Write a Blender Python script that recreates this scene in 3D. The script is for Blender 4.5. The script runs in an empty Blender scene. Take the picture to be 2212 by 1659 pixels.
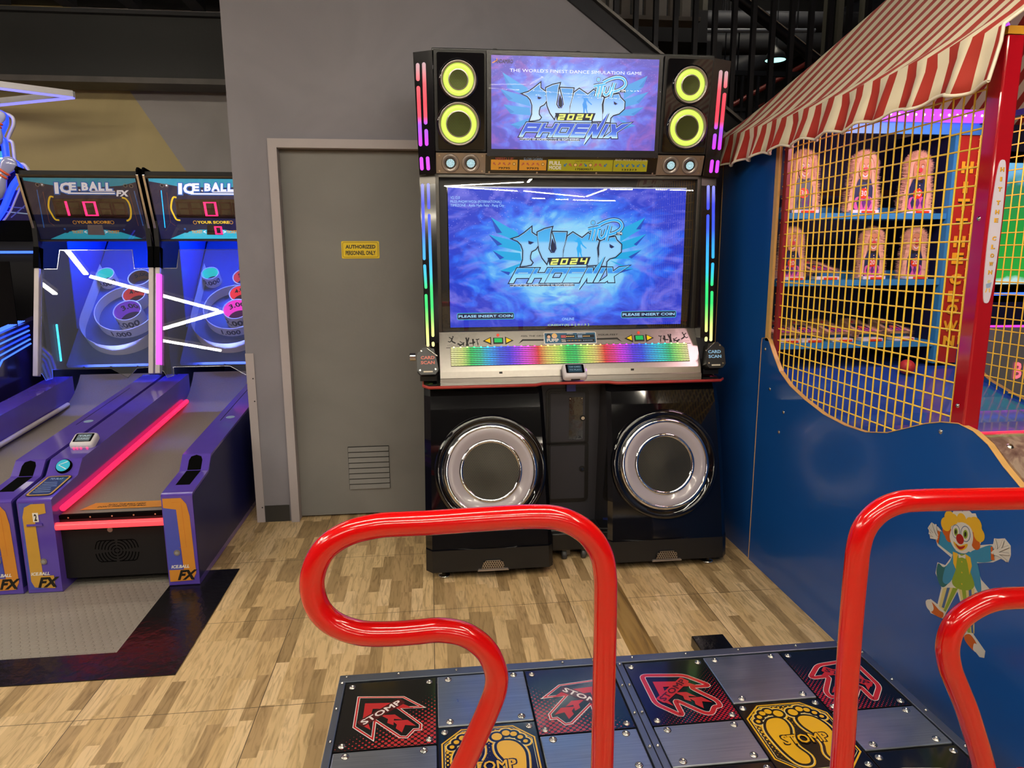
import bpy, bmesh, math, random
from mathutils import Vector, Matrix
from math import sin, cos, pi, radians, sqrt
random.seed(7)
SC = bpy.context.scene
COL = SC.collection
# ------------------------------------------------------------------ camera
W, H = 2212, 1659
FOC = 1508.0
YAW, PITCH, ROLL, CH = 0.1143, 0.1817, -0.00471, 1.5214
def cam_axes():
    cy, sy, cp, sp = cos(YAW), sin(YAW), cos(PITCH), sin(PITCH)
    f = Vector((sy*cp, cy*cp, -sp)); r = Vector((cy, -sy, 0)); u = r.cross(f)
    cr, sr = cos(ROLL), sin(ROLL)
    return r*cr+u*sr, -r*sr+u*cr, f
CR, CU, CF = cam_axes()
CO = Vector((0, 0, CH))
cam = bpy.data.objects.new('camera', bpy.data.cameras.new('camera'))
COL.objects.link(cam)
cam.data.sensor_width = 36; cam.data.lens = FOC/W*36
cam.data.clip_start = .05; cam.data.clip_end = 100
cam.matrix_world = Matrix(((CR.x, CU.x, -CF.x, CO.x), (CR.y, CU.y, -CF.y, CO.y), (CR.z, CU.z, -CF.z, CO.z), (0, 0, 0, 1)))
SC.camera = cam
SC.view_settings.view_transform = 'Standard'; SC.view_settings.look = 'None'
SC.view_settings.gamma = 1; SC.view_settings.exposure = 0.0
SC.cycles.use_denoising = True
SC.cycles.max_bounces = 7; SC.cycles.transparent_max_bounces = 12
SC.cycles.caustics_reflective = False; SC.cycles.caustics_refractive = False
SC.cycles.sample_clamp_indirect = 4
wd = bpy.data.worlds.new('dim_hall'); SC.world = wd; wd.use_nodes = True
wd.node_tree.nodes['Background'].inputs[0].default_value = (.75, .78, 1, 1)
wd.node_tree.nodes['Background'].inputs[1].default_value = .10
# ceiling tubes: some mirrored in the machine glass, others unseen and added for light
TUBE_POWER = 85.0
TUBE_COL = (1.0, .90, .72)
TUBES = [  # x0,y0,x1,y1,z : zigzag of linear tubes over the hall
 (-3.78, 3.07, -3.88, 2.10, 3.0), (-3.86, 2.04, -2.74, 1.07, 3.0), (-2.70, 1.03, -3.65, .48, 3.0), (-3.81, .10, -3.10, -.35, 3.0),
 (-4.52, 2.75, -4.45, 1.60, 3.0), (-1.7, 1.5, -.4, .9, 3.1), (-.4, .8, .9, 1.3, 3.1), (.9, 1.2, 2.0, .4, 3.1), (-1.3, -.2, .2, -.6, 3.1),  # all but the first here are unseen, added to light the machine area
 (.3, -.7, 1.7, -.3, 3.1), (2.2, .1, 2.9, -1.0, 3.1), (-2.9, -1.2, -1.4, -1.7, 3.1), (-.9, -2.2, .7, -2.0, 3.1), (1.1, -2.4, 2.6, -2.9, 3.1),  # unseen tubes, added for more light over the hall
 (-3.3, 4.45, -1.9, 4.6, 3.26), (-6.0, 4.3, -4.4, 4.5, 3.26), (1.2, 6.6, 2.6, 6.6, 5.2), (2.6, 5.6, 4.2, 7.2, 5.2),  # unseen tubes, added to brighten the mustard wall and the stairwell
 (.41, -10.85, 2.18, -9.62, 3.0), (.45, -10.98, 2.36, -12.33, 3.0), (2.56, -12.32, 4.70, -14.54, 3.0), (4.72, -14.34, 4.63, -11.59, 3.0),
 (4.75, -11.58, 5.33, -11.55, 3.0), (2.29, -9.61, 2.17, -7.22, 3.0), (3.21, -15.22, 3.62, -15.42, 3.0), (4.05, -15.84, 4.46, -15.82, 3.0),
 (4.67, -16.04, 6.16, -16.45, 3.0), (5.82, -11.52, 7.08, -11.76, 3.0)]
# ------------------------------------------------------------------ colour / material helpers
def lin(c):
    if isinstance(c, str):
        c = c.lstrip('#'); c = tuple(int(c[i:i+2], 16)/255 for i in (0, 2, 4))
    return tuple(x/12.92 if x <= .04045 else ((x+.055)/1.055)**2.4 for x in c) + (1,)
MATS = {}
def nmat(name):
    m = bpy.data.materials.new(name); m.use_nodes = True
    return m, m.node_tree, m.node_tree.nodes, m.node_tree.links, m.node_tree.nodes['Principled BSDF']
def mat(name, col, rough=.5, metal=0, var=.08, scale=18, coat=0, bump=0, bscale=60, spec=None):
    """plain surface: base colour with a little procedural mottling"""
    if name in MATS: return MATS[name]
    m, nt, N, L, b = nmat(name)
    c = lin(col)
    tc = N.new('ShaderNodeTexCoord'); nz = N.new('ShaderNodeTexNoise'); nz.inputs['Scale'].default_value = scale; nz.inputs['Detail'].default_value = 3
    L.new(tc.outputs['Object'], nz.inputs['Vector'])
    mx = N.new('ShaderNodeMix'); mx.data_type = 'RGBA'
    mx.inputs[6].default_value = tuple(x*(1-var) for x in c[:3])+(1,); mx.inputs[7].default_value = tuple(min(1, x*(1+var)) for x in c[:3])+(1,)
    L.new(nz.outputs['Fac'], mx.inputs[0]); L.new(mx.outputs[2], b.inputs['Base Color'])
    b.inputs['Roughness'].default_value = rough; b.inputs['Metallic'].default_value = metal
    if spec is not None: b.inputs['Specular IOR Level'].default_value = spec
    if coat: b.inputs['Coat Weight'].default_value = coat; b.inputs['Coat Roughness'].default_value = .06
    if bump:
        n2 = N.new('ShaderNodeTexNoise'); n2.inputs['Scale'].default_value = bscale; n2.inputs['Detail'].default_value = 4
        L.new(tc.outputs['Object'], n2.inputs['Vector'])
        bp = N.new('ShaderNodeBump'); bp.inputs['Strength'].default_value = bump; bp.inputs['Distance'].default_value = .01
        L.new(n2.outputs['Fac'], bp.inputs['Height']); L.new(bp.outputs['Normal'], b.inputs['Normal'])
    MATS[name] = m
    return m
def glow(name, col, s=1.0, base=None):
    if name in MATS: return MATS[name]
    m, nt, N, L, b = nmat(name)
    c = lin(col)
    b.inputs['Base Color'].default_value = lin(base) if base else tuple(x*.3 for x in c[:3])+(1,)
    b.inputs['Emission Color'].default_value = c; b.inputs['Emission Strength'].default_value = s
    b.inputs['Roughness'].default_value = .3
    MATS[name] = m
    return m
def sock(N, L, v, tgt):
    if isinstance(v, (int, float)): tgt.default_value = v
    else: L.new(v, tgt)
def mth(N, L, op, a, b=None, c=None):
    n = N.new('ShaderNodeMath'); n.operation = op
    sock(N, L, a, n.inputs[0])
    if b is not None: sock(N, L, b, n.inputs[1])
    if c is not None: sock(N, L, c, n.inputs[2])
    return n.outputs[0]
def ramp(N, L, fac, stops, interp='LINEAR'):
    r = N.new('ShaderNodeValToRGB'); r.color_ramp.interpolation = interp
    el = r.color_ramp.elements
    el[0].position = stops[0][0]; el[0].color = lin(stops[0][1]); el[1].position = stops[-1][0]; el[1].color = lin(stops[-1][1])
    for p, c in stops[1:-1]:
        e = el.new(p); e.color = lin(c)
    L.new(fac, r.inputs[0]); return r.outputs[0]
def geo_xyz(N, L):
    g = N.new('ShaderNodeNewGeometry'); s = N.new('ShaderNodeSeparateXYZ'); L.new(g.outputs['Position'], s.inputs[0]); return s.outputs
def ramp_glow(name, axis, lo, hi, stops, s):
    """LED strip whose colour runs along one world axis (the strip's own pixels)"""
    if name in MATS: return MATS[name]
    m, nt, N, L, b = nmat(name)
    o = geo_xyz(N, L)[axis]
    f = mth(N, L, 'DIVIDE', mth(N, L, 'SUBTRACT', o, lo), hi-lo)
    c = ramp(N, L, f, stops)
    L.new(c, b.inputs['Emission Color']); b.inputs['Emission Strength'].default_value = s
    b.inputs['Base Color'].default_value = (.04, .04, .04, 1); b.inputs['Roughness'].default_value = .4
    MATS[name] = m; return m
def pane(name, tint=(1, 1, 1), ior=1.5, haze=0.0, rough=.0, boost=1.0):
    """thin clear sheet: transparent plus fresnel mirror, with an optional milky share"""
    if name in MATS: return MATS[name]
    m, nt, N, L, b = nmat(name); N.remove(b)
    out = N['Material Output']
    t = N.new('ShaderNodeBsdfTransparent'); t.inputs[0].default_value = tint+(1,)
    g = N.new('ShaderNodeBsdfGlossy'); g.inputs['Roughness'].default_value = rough; g.inputs[0].default_value = (1, 1, 1, 1)
    fr = N.new('ShaderNodeFresnel'); fr.inputs[0].default_value = ior
    d = N.new('ShaderNodeBsdfDiffuse'); d.inputs[0].default_value = (.75, .8, .9, 1)
    a = N.new('ShaderNodeMixShader'); a.inputs[0].default_value = haze; L.new(t.outputs[0], a.inputs[1]); L.new(d.outputs[0], a.inputs[2])
    x = N.new('ShaderNodeMixShader'); L.new(mth(N, L, 'MINIMUM', mth(N, L, 'MULTIPLY', fr.outputs[0], boost), 1.0), x.inputs[0])
    L.new(a.outputs[0], x.inputs[1]); L.new(g.outputs[0], x.inputs[2]); L.new(x.outputs[0], out.inputs[0])
    MATS[name] = m; return m
# ------------------------------------------------------------------ frames: a flat place in the world with its own u,v
class Fr:
    def __init__(s, o, x=(1, 0, 0), y=(0, 0, 1)):
        s.o = Vector(o); s.x = Vector(x).normalized(); y = Vector(y); y = y - s.x*y.dot(s.x); s.y = y.normalized(); s.n = s.x.cross(s.y)
    def __call__(s, u, v, d=0): return s.o + s.x*u + s.y*v + s.n*d
    def px(s, a, b):      # where the line of sight through that pixel meets this plane, as u,v
        d = CF + CR*((a-W/2)/FOC) - CU*((b-H/2)/FOC)
        t = (s.o-CO).dot(s.n)/d.dot(s.n); p = CO + d*t - s.o
        return (p.dot(s.x), p.dot(s.y))
    def zp(s, pts, ox, oy, k): return [s.px(ox+a/k, oy+b/k) for a, b in pts]
    def moved(s, d): return Fr(s.o+Vector(d), s.x, s.y)
def inset(poly, d):
    n = len(poly); A = sum(poly[i][0]*poly[(i+1) % n][1]-poly[(i+1) % n][0]*poly[i][1] for i in range(n))
    sg = 1 if A > 0 else -1; out = []
    for i in range(n):
        p0, p1, p2 = Vector(poly[i-1]), Vector(poly[i]), Vector(poly[(i+1) % n])
        a = (p1-p0); b = (p2-p1)
        if a.length < 1e-9 or b.length < 1e-9: out.append(tuple(p1)); continue
        a.normalize(); b.normalize()
        n1 = Vector((-a.y, a.x))*sg; n2 = Vector((-b.y, b.x))*sg; m = n1+n2
        if m.length < .3: m = n1*.3
        k = d/max(.35, m.normalized().dot(n1)); out.append(tuple(p1+m.normalized()*k))
    return out
def circ(cx, cy, r, n=28, ry=None, a0=0, a1=2*pi):
    full = abs(a1-a0-2*pi) < 1e-6
    return [(cx+r*cos(a0+(a1-a0)*i/(n if full else n-1)), cy+(ry or r)*sin(a0+(a1-a0)*i/(n if full else n-1))) for i in range(n)]
def rrect(x0, y0, x1, y1, r, n=5):
    r = min(r, (x1-x0)/2*.999, (y1-y0)/2*.999); out = []
    for cx, cy, a in ((x1-r, y0+r, -pi/2), (x1-r, y1-r, 0), (x0+r, y1-r, pi/2), (x0+r, y0+r, pi)):
        for i in range(n): out.append((cx+r*cos(a+pi/2*i/(n-1)), cy+r*sin(a+pi/2*i/(n-1))))
    return out
def spline(pts, n=8, closed=False):
    P = [Vector(p) for p in pts]; out = []; m = len(P)
    rng = range(m if closed else m-1)
    for i in rng:
        p0 = P[i-1] if (i > 0 or closed) else P[0]*2-P[1]
        p1 = P[i]; p2 = P[(i+1) % m]; p3 = P[(i+2) % m] if (i+2 < m or closed) else P[-1]*2-P[-2]
        for k in range(n):
            t = k/n
            out.append(.5*((2*p1)+(p2-p0)*t+(2*p0-5*p1+4*p2-p3)*t*t+(3*p1-p0-3*p2+p3)*t*t*t))
    if not closed: out.append(P[-1])
    return out
_tc = {}
def text_geo(s, bold):
    k = (s, bold)
    if k not in _tc:
        cu = bpy.data.curves.new('t', 'FONT'); cu.body = s; cu.resolution_u = 2; cu.offset = bold; cu.fill_mode = 'FRONT'
        ob = bpy.data.objects.new('t', cu); COL.objects.link(ob); dg = bpy.context.evaluated_depsgraph_get(); dg.update()
        me = bpy.data.meshes.new_from_object(ob.evaluated_get(dg))
        V = [tuple(v.co) for v in me.vertices]; F = [tuple(p.vertices) for p in me.polygons]
        bpy.data.objects.remove(ob); bpy.data.curves.remove(cu); bpy.data.meshes.remove(me)
        _tc[k] = (V, F)
    return _tc[k]
class G:
    def __init__(s): s.v = []; s.f = []; s.m = []; s.sm = []; s.mats = []
    def mi(s, m):
        if m not in s.mats: s.mats.append(m)
        return s.mats.index(m)
    def add(s, V, F, m, smooth=False):
        o = len(s.v); i = s.mi(m); s.v += [Vector(a) for a in V]
        for f in F: s.f.append([o+k for k in f]); s.m.append(i); s.sm.append(smooth)
        return s
    def box(s, x0, x1, y0, y1, z0, z1, m):
        V = [(x, y, z) for z in (z0, z1) for y in (y0, y1) for x in (x0, x1)]
        return s.add(V, [(0, 2, 3, 1), (4, 5, 7, 6), (0, 1, 5, 4), (2, 6, 7, 3), (0, 4, 6, 2), (1, 3, 7, 5)], m)
    def fbox(s, F, u0, u1, v0, v1, d0, d1, m):
        V = [F(u, v, d) for d in (d0, d1) for v in (v0, v1) for u in (u0, u1)]
        return s.add(V, [(0, 2, 3, 1), (4, 5, 7, 6), (0, 1, 5, 4), (2, 6, 7, 3), (0, 4, 6, 2), (1, 3, 7, 5)], m)
    def prism(s, F, poly, d0, d1, m, smooth=False, ms=None):
        n = len(poly); V = [F(u, v, d0) for u, v in poly]+[F(u, v, d1) for u, v in poly]
        s.add(V, [tuple(range(n))[::-1], tuple(range(n, 2*n))], m)
        s.add(V, [(i, (i+1) % n, n+(i+1) % n, n+i) for i in range(n)], ms or m, smooth); return s
    def flat(s, F, poly, d, m):
        s.k = getattr(s, 'k', 0)+1; d += s.k*4e-6
        return s.add([F(u, v, d) for u, v in poly], [tuple(range(len(poly)))], m)
    def loop(s, F, A, B, d, m, d1=None):    # band between two outlines of equal count
        s.k = getattr(s, 'k', 0)+1; d += s.k*4e-6
        n = len(A); V = [F(u, v, d) for u, v in A]+[F(u, v, d if d1 is None else d1) for u, v in B]
        return s.add(V, [(i, (i+1) % n, n+(i+1) % n, n+i) for i in range(n)], m)
    def stroke(s, F, pts, w, d, m, closed=False):
        s.k = getattr(s, 'k', 0)+1; d += s.k*4e-6
        P = [Vector(p) for p in pts]; n = len(P); Lf = []; Rt = []
        for i in range(n):
            a = P[i-1] if (i > 0 or closed) else P[i]; b = P[(i+1) % n] if (i < n-1 or closed) else P[i]
            t = (b-a); t = t.normalized() if t.length > 1e-9 else Vector((1, 0)); q = Vector((-t.y, t.x))*w/2
            Lf.append(P[i]+q); Rt.append(P[i]-q)
        V = [F(p.x, p.y, d) for p in Lf]+[F(p.x, p.y, d) for p in Rt]
        return s.add(V, [(i, (i+1) % n, n+(i+1) % n, n+i) for i in range(n if closed else n-1)], m)
    def lathe(s, F, cu, cv, prof, m, n=40, smooth=True, sx=1, sy=1):
        V = []; k = len(prof)
        for r, d in prof:
            for i in range(n): a = 2*pi*i/n; V.append(F(cu+r*cos(a)*sx, cv+r*sin(a)*sy, d))
        fs = [(j*n+i, j*n+(i+1) % n, (j+1)*n+(i+1) % n, (j+1)*n+i) for j in range(k-1) for i in range(n)]
        return s.add(V, fs, m, smooth)
    def disc(s, F, cu, cv, r, d, m, n=28, d0=None, ry=None):
        if d0 is None: return s.flat(F, circ(cu, cv, r, n, ry), d, m)
        return s.prism(F, circ(cu, cv, r, n, ry), d0, d, m)
    def tube(s, pts, r, m, n=12, closed=False, caps=True, smooth=True):
        P = [Vector(p) for p in pts]; k = len(P); V = []; up = None
        for i in range(k):
            a = P[i-1] if (i > 0 or closed) else P[i]; b = P[(i+1) % k] if (i < k-1 or closed) else P[i]
            t = (b-a).normalized()
            if up is None: up = Vector((0, 0, 1)) if abs(t.z) < .9 else Vector((0, 1, 0))
            up = (up - t*up.dot(t)); up = up.normalized() if up.length > 1e-6 else t.orthogonal().normalized()
            sd = t.cross(up); rr = r[i] if isinstance(r, (list, tuple)) else r
            for j in range(n): q = 2*pi*j/n; V.append(P[i]+(up*cos(q)+sd*sin(q))*rr)
        fs = [(i*n+j, i*n+(j+1) % n, ((i+1) % k)*n+(j+1) % n, ((i+1) % k)*n+j) for i in range(k if closed else k-1) for j in range(n)]
        s.add(V, fs, m, smooth)
        if caps and not closed:
            s.add(V[:n], [tuple(range(n))], m); s.add(V[-n:], [tuple(range(n))], m)
        return s
    def bar(s, a, b, w, h, m):     # rectangular bar between two points, h measured upwards
        a = Vector(a); b = Vector(b); t = (b-a).normalized(); up = Vector((0, 0, 1)) if abs(t.z) < .95 else Vector((0, 1, 0))
        sd = t.cross(up).normalized(); up = sd.cross(t)
        V = [p+sd*i*w/2+up*j*h/2 for p in (a, b) for i, j in ((-1, -1), (1, -1), (1, 1), (-1, 1))]
        return s.add(V, [(0, 1, 2, 3), (7, 6, 5, 4), (0, 4, 5, 1), (1, 5, 6, 2), (2, 6, 7, 3), (3, 7, 4, 0)], m)
    def text(s, F, st, u0, v0, u1, v1, d, m, bold=0.0, shear=0.0, rot=0.0, thick=0.0):
        s.k = getattr(s, 'k', 0)+1; d += s.k*4e-6
        if bold and ('M' in st or 'W' in st):      # heavier strokes by overprinting
            V0, F0 = text_geo(st, 0.0); V = []; Fc = []
            for ox, oy in ((-.7, -.7), (.7, -.7), (.7, .7), (-.7, .7), (0, 0)):
                o = len(V); V += [(a[0]+ox*bold, a[1]+oy*bold, o*1e-9+len(Fc)/max(1, len(F0))*6e-5) for a in V0]; Fc += [tuple(q+o for q in f) for f in F0]
        else: V, Fc = text_geo(st, bold)
        if not V: return s
        xs = [a[0] for a in V]; ys = [a[1] for a in V]; x0, x1, y0, y1 = min(xs), max(xs), min(ys), max(ys)
        w = u1-u0; h = v1-v0; cu, cv = (u0+u1)/2, (v0+v1)/2; c, sn = cos(rot), sin(rot); out = []
        for a in V:
            y = (a[1]-y0)/(y1-y0)-.5; x = (a[0]-x0)/(x1-x0)-.5
            x = x*w+y*h*shear; y = y*h; out.append(F(cu+x*c-y*sn, cv+x*sn+y*c, d+a[2]))
        return s.add(out, Fc, m)
    def build(s, name, parent=None, label=None, cat=None, group=None, kind=None, bevel=0, loc=None):
        base = root_loc(parent) if parent else Vector(loc or (0, 0, 0))
        me = bpy.data.meshes.new(name); me.from_pydata([tuple(v-base) for v in s.v], [], s.f)
        for m in s.mats: me.materials.append(m)
        me.polygons.foreach_set('material_index', s.m); me.polygons.foreach_set('use_smooth', s.sm); me.update()
        o = bpy.data.objects.new(name, me); COL.objects.link(o)
        if parent: o.parent = parent
        else: o.location = base
        if bevel:
            b = o.modifiers.new('bevel', 'BEVEL'); b.width = bevel; b.segments = 2; b.limit_method = 'ANGLE'; b.angle_limit = radians(40)
        return tag(o, label, cat, group, kind)
def root_loc(o):
    v = Vector((0, 0, 0))
    while o: v += Vector(o.location); o = o.parent
    return v
def tag(o, label=None, cat=None, group=None, kind=None):
    if label: o['label'] = label
    if cat: o['category'] = cat
    if group: o['group'] = group
    if kind: o['kind'] = kind
    return o
def thing(name, label, cat, loc, group=None):
    o = bpy.data.objects.new(name, None); o.empty_display_size = .1; COL.objects.link(o); o.location = loc
    return tag(o, label, cat, group)
def copy_tree(o, parent=None):
    c = o.copy(); COL.objects.link(c)
    if parent: c.parent = parent
    for ch in list(o.children): copy_tree(ch, c)
    return c
def struct(g, name, **k): return g.build(name, kind='structure', **k)
# seven-segment style block strokes in a unit box (w 1, h 1), stroke t
def seg_rects(ch, t=.2, th=.14):
    A = {'top': (0, 1-th, 1, 1), 'mid': (0, .5-th/2, 1, .5+th/2), 'bot': (0, 0, 1, th), 'tl': (0, .5, t, 1), 'tr': (1-t, .5, 1, 1), 'bl': (0, 0, t, .5), 'br': (1-t, 0, 1, .5)}
    D = {'0': 'top bot tl tr bl br', '1': 'tr br', '2': 'top tr mid bl bot', '3': 'top tr mid br bot', '4': 'tl tr mid br', '5': 'top tl mid br bot', '8': 'top mid bot tl tr bl br',
         'O': 'top bot tl tr bl br', 'E': 'top mid bot tl bl', 'P': 'top mid tl tr bl', 'H': 'tl tr bl br mid'}
    if ch == 'I': return [(.5-t*.6, 0, .5+t*.6, 1)]
    return [A[k] for k in D[ch].split()]
# ================================================================== the hall
def floor_material():
    m, nt, N, L, b = nmat('wood_look_vinyl')
    x, y, z = geo_xyz(N, L)
    xs = mth(N, L, 'DIVIDE', mth(N, L, 'ADD', x, 10.0216), .05)
    col = mth(N, L, 'FLOOR', xs)
    w1 = N.new('ShaderNodeTexWhiteNoise'); w1.noise_dimensions = '1D'; L.new(col, w1.inputs['W'])
    ys = mth(N, L, 'ADD', mth(N, L, 'DIVIDE', mth(N, L, 'ADD', y, 10.0), .26), mth(N, L, 'MULTIPLY', w1.outputs['Value'], 9.0))
    row = mth(N, L, 'FLOOR', ys)
    cb = N.new('ShaderNodeCombineXYZ'); L.new(col, cb.inputs[0]); L.new(row, cb.inputs[1])
    w2 = N.new('ShaderNodeTexWhiteNoise'); w2.noise_dimensions = '2D'; L.new(cb.outputs[0], w2.inputs['Vector'])
    c = ramp(N, L, w2.outputs['Value'], [(0, '#d6b788'), (.25, '#ccac7c'), (.45, '#dec094'), (.62, '#ceb083'), (.74, '#b09268'), (.86, '#a3875e'), (1, '#b99c70')], 'CONSTANT')
    # grain
    g = N.new('ShaderNodeCombineXYZ'); L.new(mth(N, L, 'MULTIPLY', x, 60), g.inputs[0]); L.new(mth(N, L, 'ADD', mth(N, L, 'MULTIPLY', y, 7), mth(N, L, 'MULTIPLY', w2.outputs['Value'], 40)), g.inputs[1])
    nz = N.new('ShaderNodeTexNoise'); nz.inputs['Scale'].default_value = 1; nz.inputs['Detail'].default_value = 5; nz.inputs['Distortion'].default_value = 1.2
    L.new(g.outputs[0], nz.inputs['Vector'])
    gm = N.new('ShaderNodeMix'); gm.data_type = 'RGBA'; gm.blend_type = 'MULTIPLY'; gm.inputs[0].default_value = 1
    L.new(c, gm.inputs[6]); L.new(ramp(N, L, nz.outputs['Fac'], [(.3, '#c8c4bc'), (.55, '#ffffff'), (1, '#ffffff')]), gm.inputs[7])
    # tile seams every 0.6 m
    def seam(v, off):
        f = mth(N, L, 'FRACT', mth(N, L, 'DIVIDE', mth(N, L, 'ADD', v, off), .6))
        return mth(N, L, 'LESS_THAN', mth(N, L, 'MINIMUM', f, mth(N, L, 'SUBTRACT', 1.0, f)), .0022)
    s = mth(N, L, 'MAXIMUM', seam(x, 6.6216), seam(y, 15-2.2447+.6))
    sm = N.new('ShaderNodeMix'); sm.data_type = 'RGBA'; L.new(s, sm.inputs[0]); L.new(gm.outputs[2], sm.inputs[6]); sm.inputs[7].default_value = lin('#4a3b28')
    L.new(sm.outputs[2], b.inputs['Base Color'])
    b.inputs['Roughness'].default_value = .42
    bp = N.new('ShaderNodeBump'); bp.inputs['Strength'].default_value = .25; bp.inputs['Distance'].default_value = .002
    L.new(mth(N, L, 'ADD', nz.outputs['Fac'], mth(N, L, 'MULTIPLY', s, -1.5)), bp.inputs['Height']); L.new(bp.outputs['Normal'], b.inputs['Normal'])
    return m
def painted_wall(name, col, dirty=.1):
    m, nt, N, L, b = nmat(name)
    g = N.new('ShaderNodeNewGeometry')
    n1 = N.new('ShaderNodeTexNoise'); n1.inputs['Scale'].default_value = 1.7; n1.inputs['Detail'].default_value = 6; n1.inputs['Distortion'].default_value = .8; L.new(g.outputs['Position'], n1.inputs['Vector'])
    n2 = N.new('ShaderNodeTexNoise'); n2.inputs['Scale'].default_value = 40; n2.inputs['Detail'].default_value = 4; L.new(g.outputs['Position'], n2.inputs['Vector'])
    c = lin(col)
    mx = N.new('ShaderNodeMix'); mx.data_type = 'RGBA'; mx.inputs[6].default_value = tuple(v*(1-dirty) for v in c[:3])+(1,); mx.inputs[7].default_value = tuple(v*(1+dirty) for v in c[:3])+(1,)
    L.new(ramp(N, L, n1.outputs['Fac'], [(.35, '#000000'), (.65, '#ffffff')]), mx.inputs[0]); L.new(mx.outputs[2], b.inputs['Base Color'])
    b.inputs['Roughness'].default_value = .62; b.inputs['Specular IOR Level'].default_value = .35
    bp = N.new('ShaderNodeBump'); bp.inputs['Strength'].default_value = .18; bp.inputs['Distance'].default_value = .004
    L.new(n2.outputs['Fac'], bp.inputs['Height']); L.new(bp.outputs['Normal'], b.inputs['Normal'])
    return m
M_floor = floor_material()
M_gray = painted_wall('grey_wall_paint', '#83808a', .09)
M_trimp = painted_wall('pale_grey_trim_paint', '#aaa2a6', .05)
M_doorp = painted_wall('grey_door_paint', '#7b7978', .07)
M_yel = painted_wall('mustard_wall_paint', '#b8a678', .06)
M_yel2 = painted_wall('far_grey_wall_paint', '#a09a9a', .06)
M_black = mat('black_ceiling_paint', '#1d1d22', .7, bump=.2)
M_beam = mat('black_beam_paint', '#0b0b0e', .6, bump=.15)
M_beamlip = mat('scuffed_beam_lip', '#4a4442', .55, var=.5, scale=6)
M_dark = mat('dark_void_paint', '#0b0b0e', .8)
struct(G().box(-8, 9, -18, 9, -.1, 0, M_floor), 'floor')
WY = 4.005
FB = Fr((0, WY, 0))
# back wall, cut off by the stairs above it; the doorway is an opening in the outline
g = G(); zt = lambda x: 2.871-(x-.767)*.7135
out = [(-1.035, 0), (-.80, 0), (-.80, 2.10), (.10, 2.10), (.10, 0), (3.2, 0), (3.2, zt(3.2)), (-1.035, zt(-1.035))]
g.prism(FB, out, -.2, 0, M_gray); struct(g, 'wall_back')
struct(G().box(-1.035, -.9, WY+.2, 7.0, 0, 4.15, M_yel2), 'wall_side')
FY = Fr((0, 6.9, 0))
a0 = FY.px(262, 170); a1 = FY.px(416, 390); sl = (a1[0]-a0[0])/(a1[1]-a0[1]); xt = a0[0]+(4.0-a0[1])*sl; xb = a0[0]+(0-a0[1])*sl
g = G().flat(FY, [(-7.5, 0), (xb, 0), (xt, 4.0), (-7.5, 4.0)], .002, M_yel)
g.box(-7.5, -.9, 6.9, 7.0, 0, 4, M_yel2); struct(g, 'wall_far_left')
struct(G().box(-7.6, -7.5, -18, 9, 0, 4.2, mat('hall_side_paint', '#77727c', .7)), 'wall_left')
struct(G().box(8.6, 8.7, -18, 9, 0, 6.0, MATS['hall_side_paint']), 'wall_right')
struct(G().box(-8, 9, 8.9, 9.0, 0, 6.0, M_dark), 'wall_far')
struct(G().box(-8, 9, -18.1, -18, 0, 6.0, mat('hall_rear_paint', '#6a6672', .8)), 'wall_front')
struct(G().box(-8, 9, -18, 2.2, 3.9, 4.0, M_black).box(-8, -1.1, 2.2, 7.0, 3.9, 4.0, M_black), 'ceiling')
struct(G().box(-8, 9, 2.2, 9, 5.9, 6.0, M_black), 'ceiling_stairwell')
# corner guard, plinth paint patch, door frame
g = G().box(-1.037, -.992, WY-.006, WY, 0, .992, M_trimp)
for z in (.85, .72, .09): g.disc(Fr((0, WY-.0065, 0)), -1.003, z, .004, .0005, M_dark)
struct(g, 'trim_1', label='pale metal corner guard on the wall edge')
struct(G().box(-.990, -.852, WY-.004, WY, 0, .098, mat('charcoal_skirting_paint', '#2f2e2e', .5)), 'baseboard_back')
g = G(); xo0, xo1, zo, wf = -.838, .14, 2.137, .046
g.prism(FB, [(xo0, .001), (xo0+wf, .001), (xo0+wf, zo-wf), (xo1-wf, zo-wf), (xo1-wf, .001), (xo1, .001), (xo1, zo), (xo0, zo)], -.09, .03, M_trimp)
struct(g, 'trim_2', bevel=.004, label='painted door frame')
d = struct(G().box(-.792, .094, WY+.035, WY+.075, .012, 2.09, M_doorp), 'door_1', bevel=.002)
FD = Fr((0, WY+.035, 0))
g = G(); (u0, v1), (u1, _) = FD.px(751, 965), FD.px(840, 965); v0 = .165; n = 8
g.fbox(FD, u0, u1, v0, v1, .0005, .003, M_dark)
for k in range(n):
    z0 = v0+(v1-v0)*k/n; hh = (v1-v0)/n
    V = [FD(u0+.002, z0+.002, .010), FD(u1-.002, z0+.002, .010), FD(u1-.002, z0+hh*.86, .003), FD(u0+.002, z0+hh*.86, .003)]
    g.add(V, [(0, 1, 2, 3)], M_doorp)
    g.add([FD(u0+.002, z0+.002, .010), FD(u1-.002, z0+.002, .010), FD(u1-.002, z0+.002, 0), FD(u0+.002, z0+.002, 0)], [(0, 1, 2, 3)], M_dark)
g.build('louvre_vent', parent=d)
M_syel = mat('yellow_sign_vinyl', '#e3c214', .35, var=.04); M_ink = mat('black_sign_ink', '#15130f', .5)
(u0, v1), (u1, v0) = FD.px(737, 521), FD.px(820, 558)
g = G().prism(FD, rrect(u0, v0, u1, v1, .006), .0005, .003, M_syel)
A = rrect(u0+.006, v0+.006, u1-.006, v1-.006, .010); g.loop(FD, A, inset(A, .0018), .0036, M_ink)
g.text(FD, 'AUTHORIZED', u0+.022, (v0+v1)/2+.006, u1-.02, v1-.02, .0038, M_ink, .035)
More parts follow.
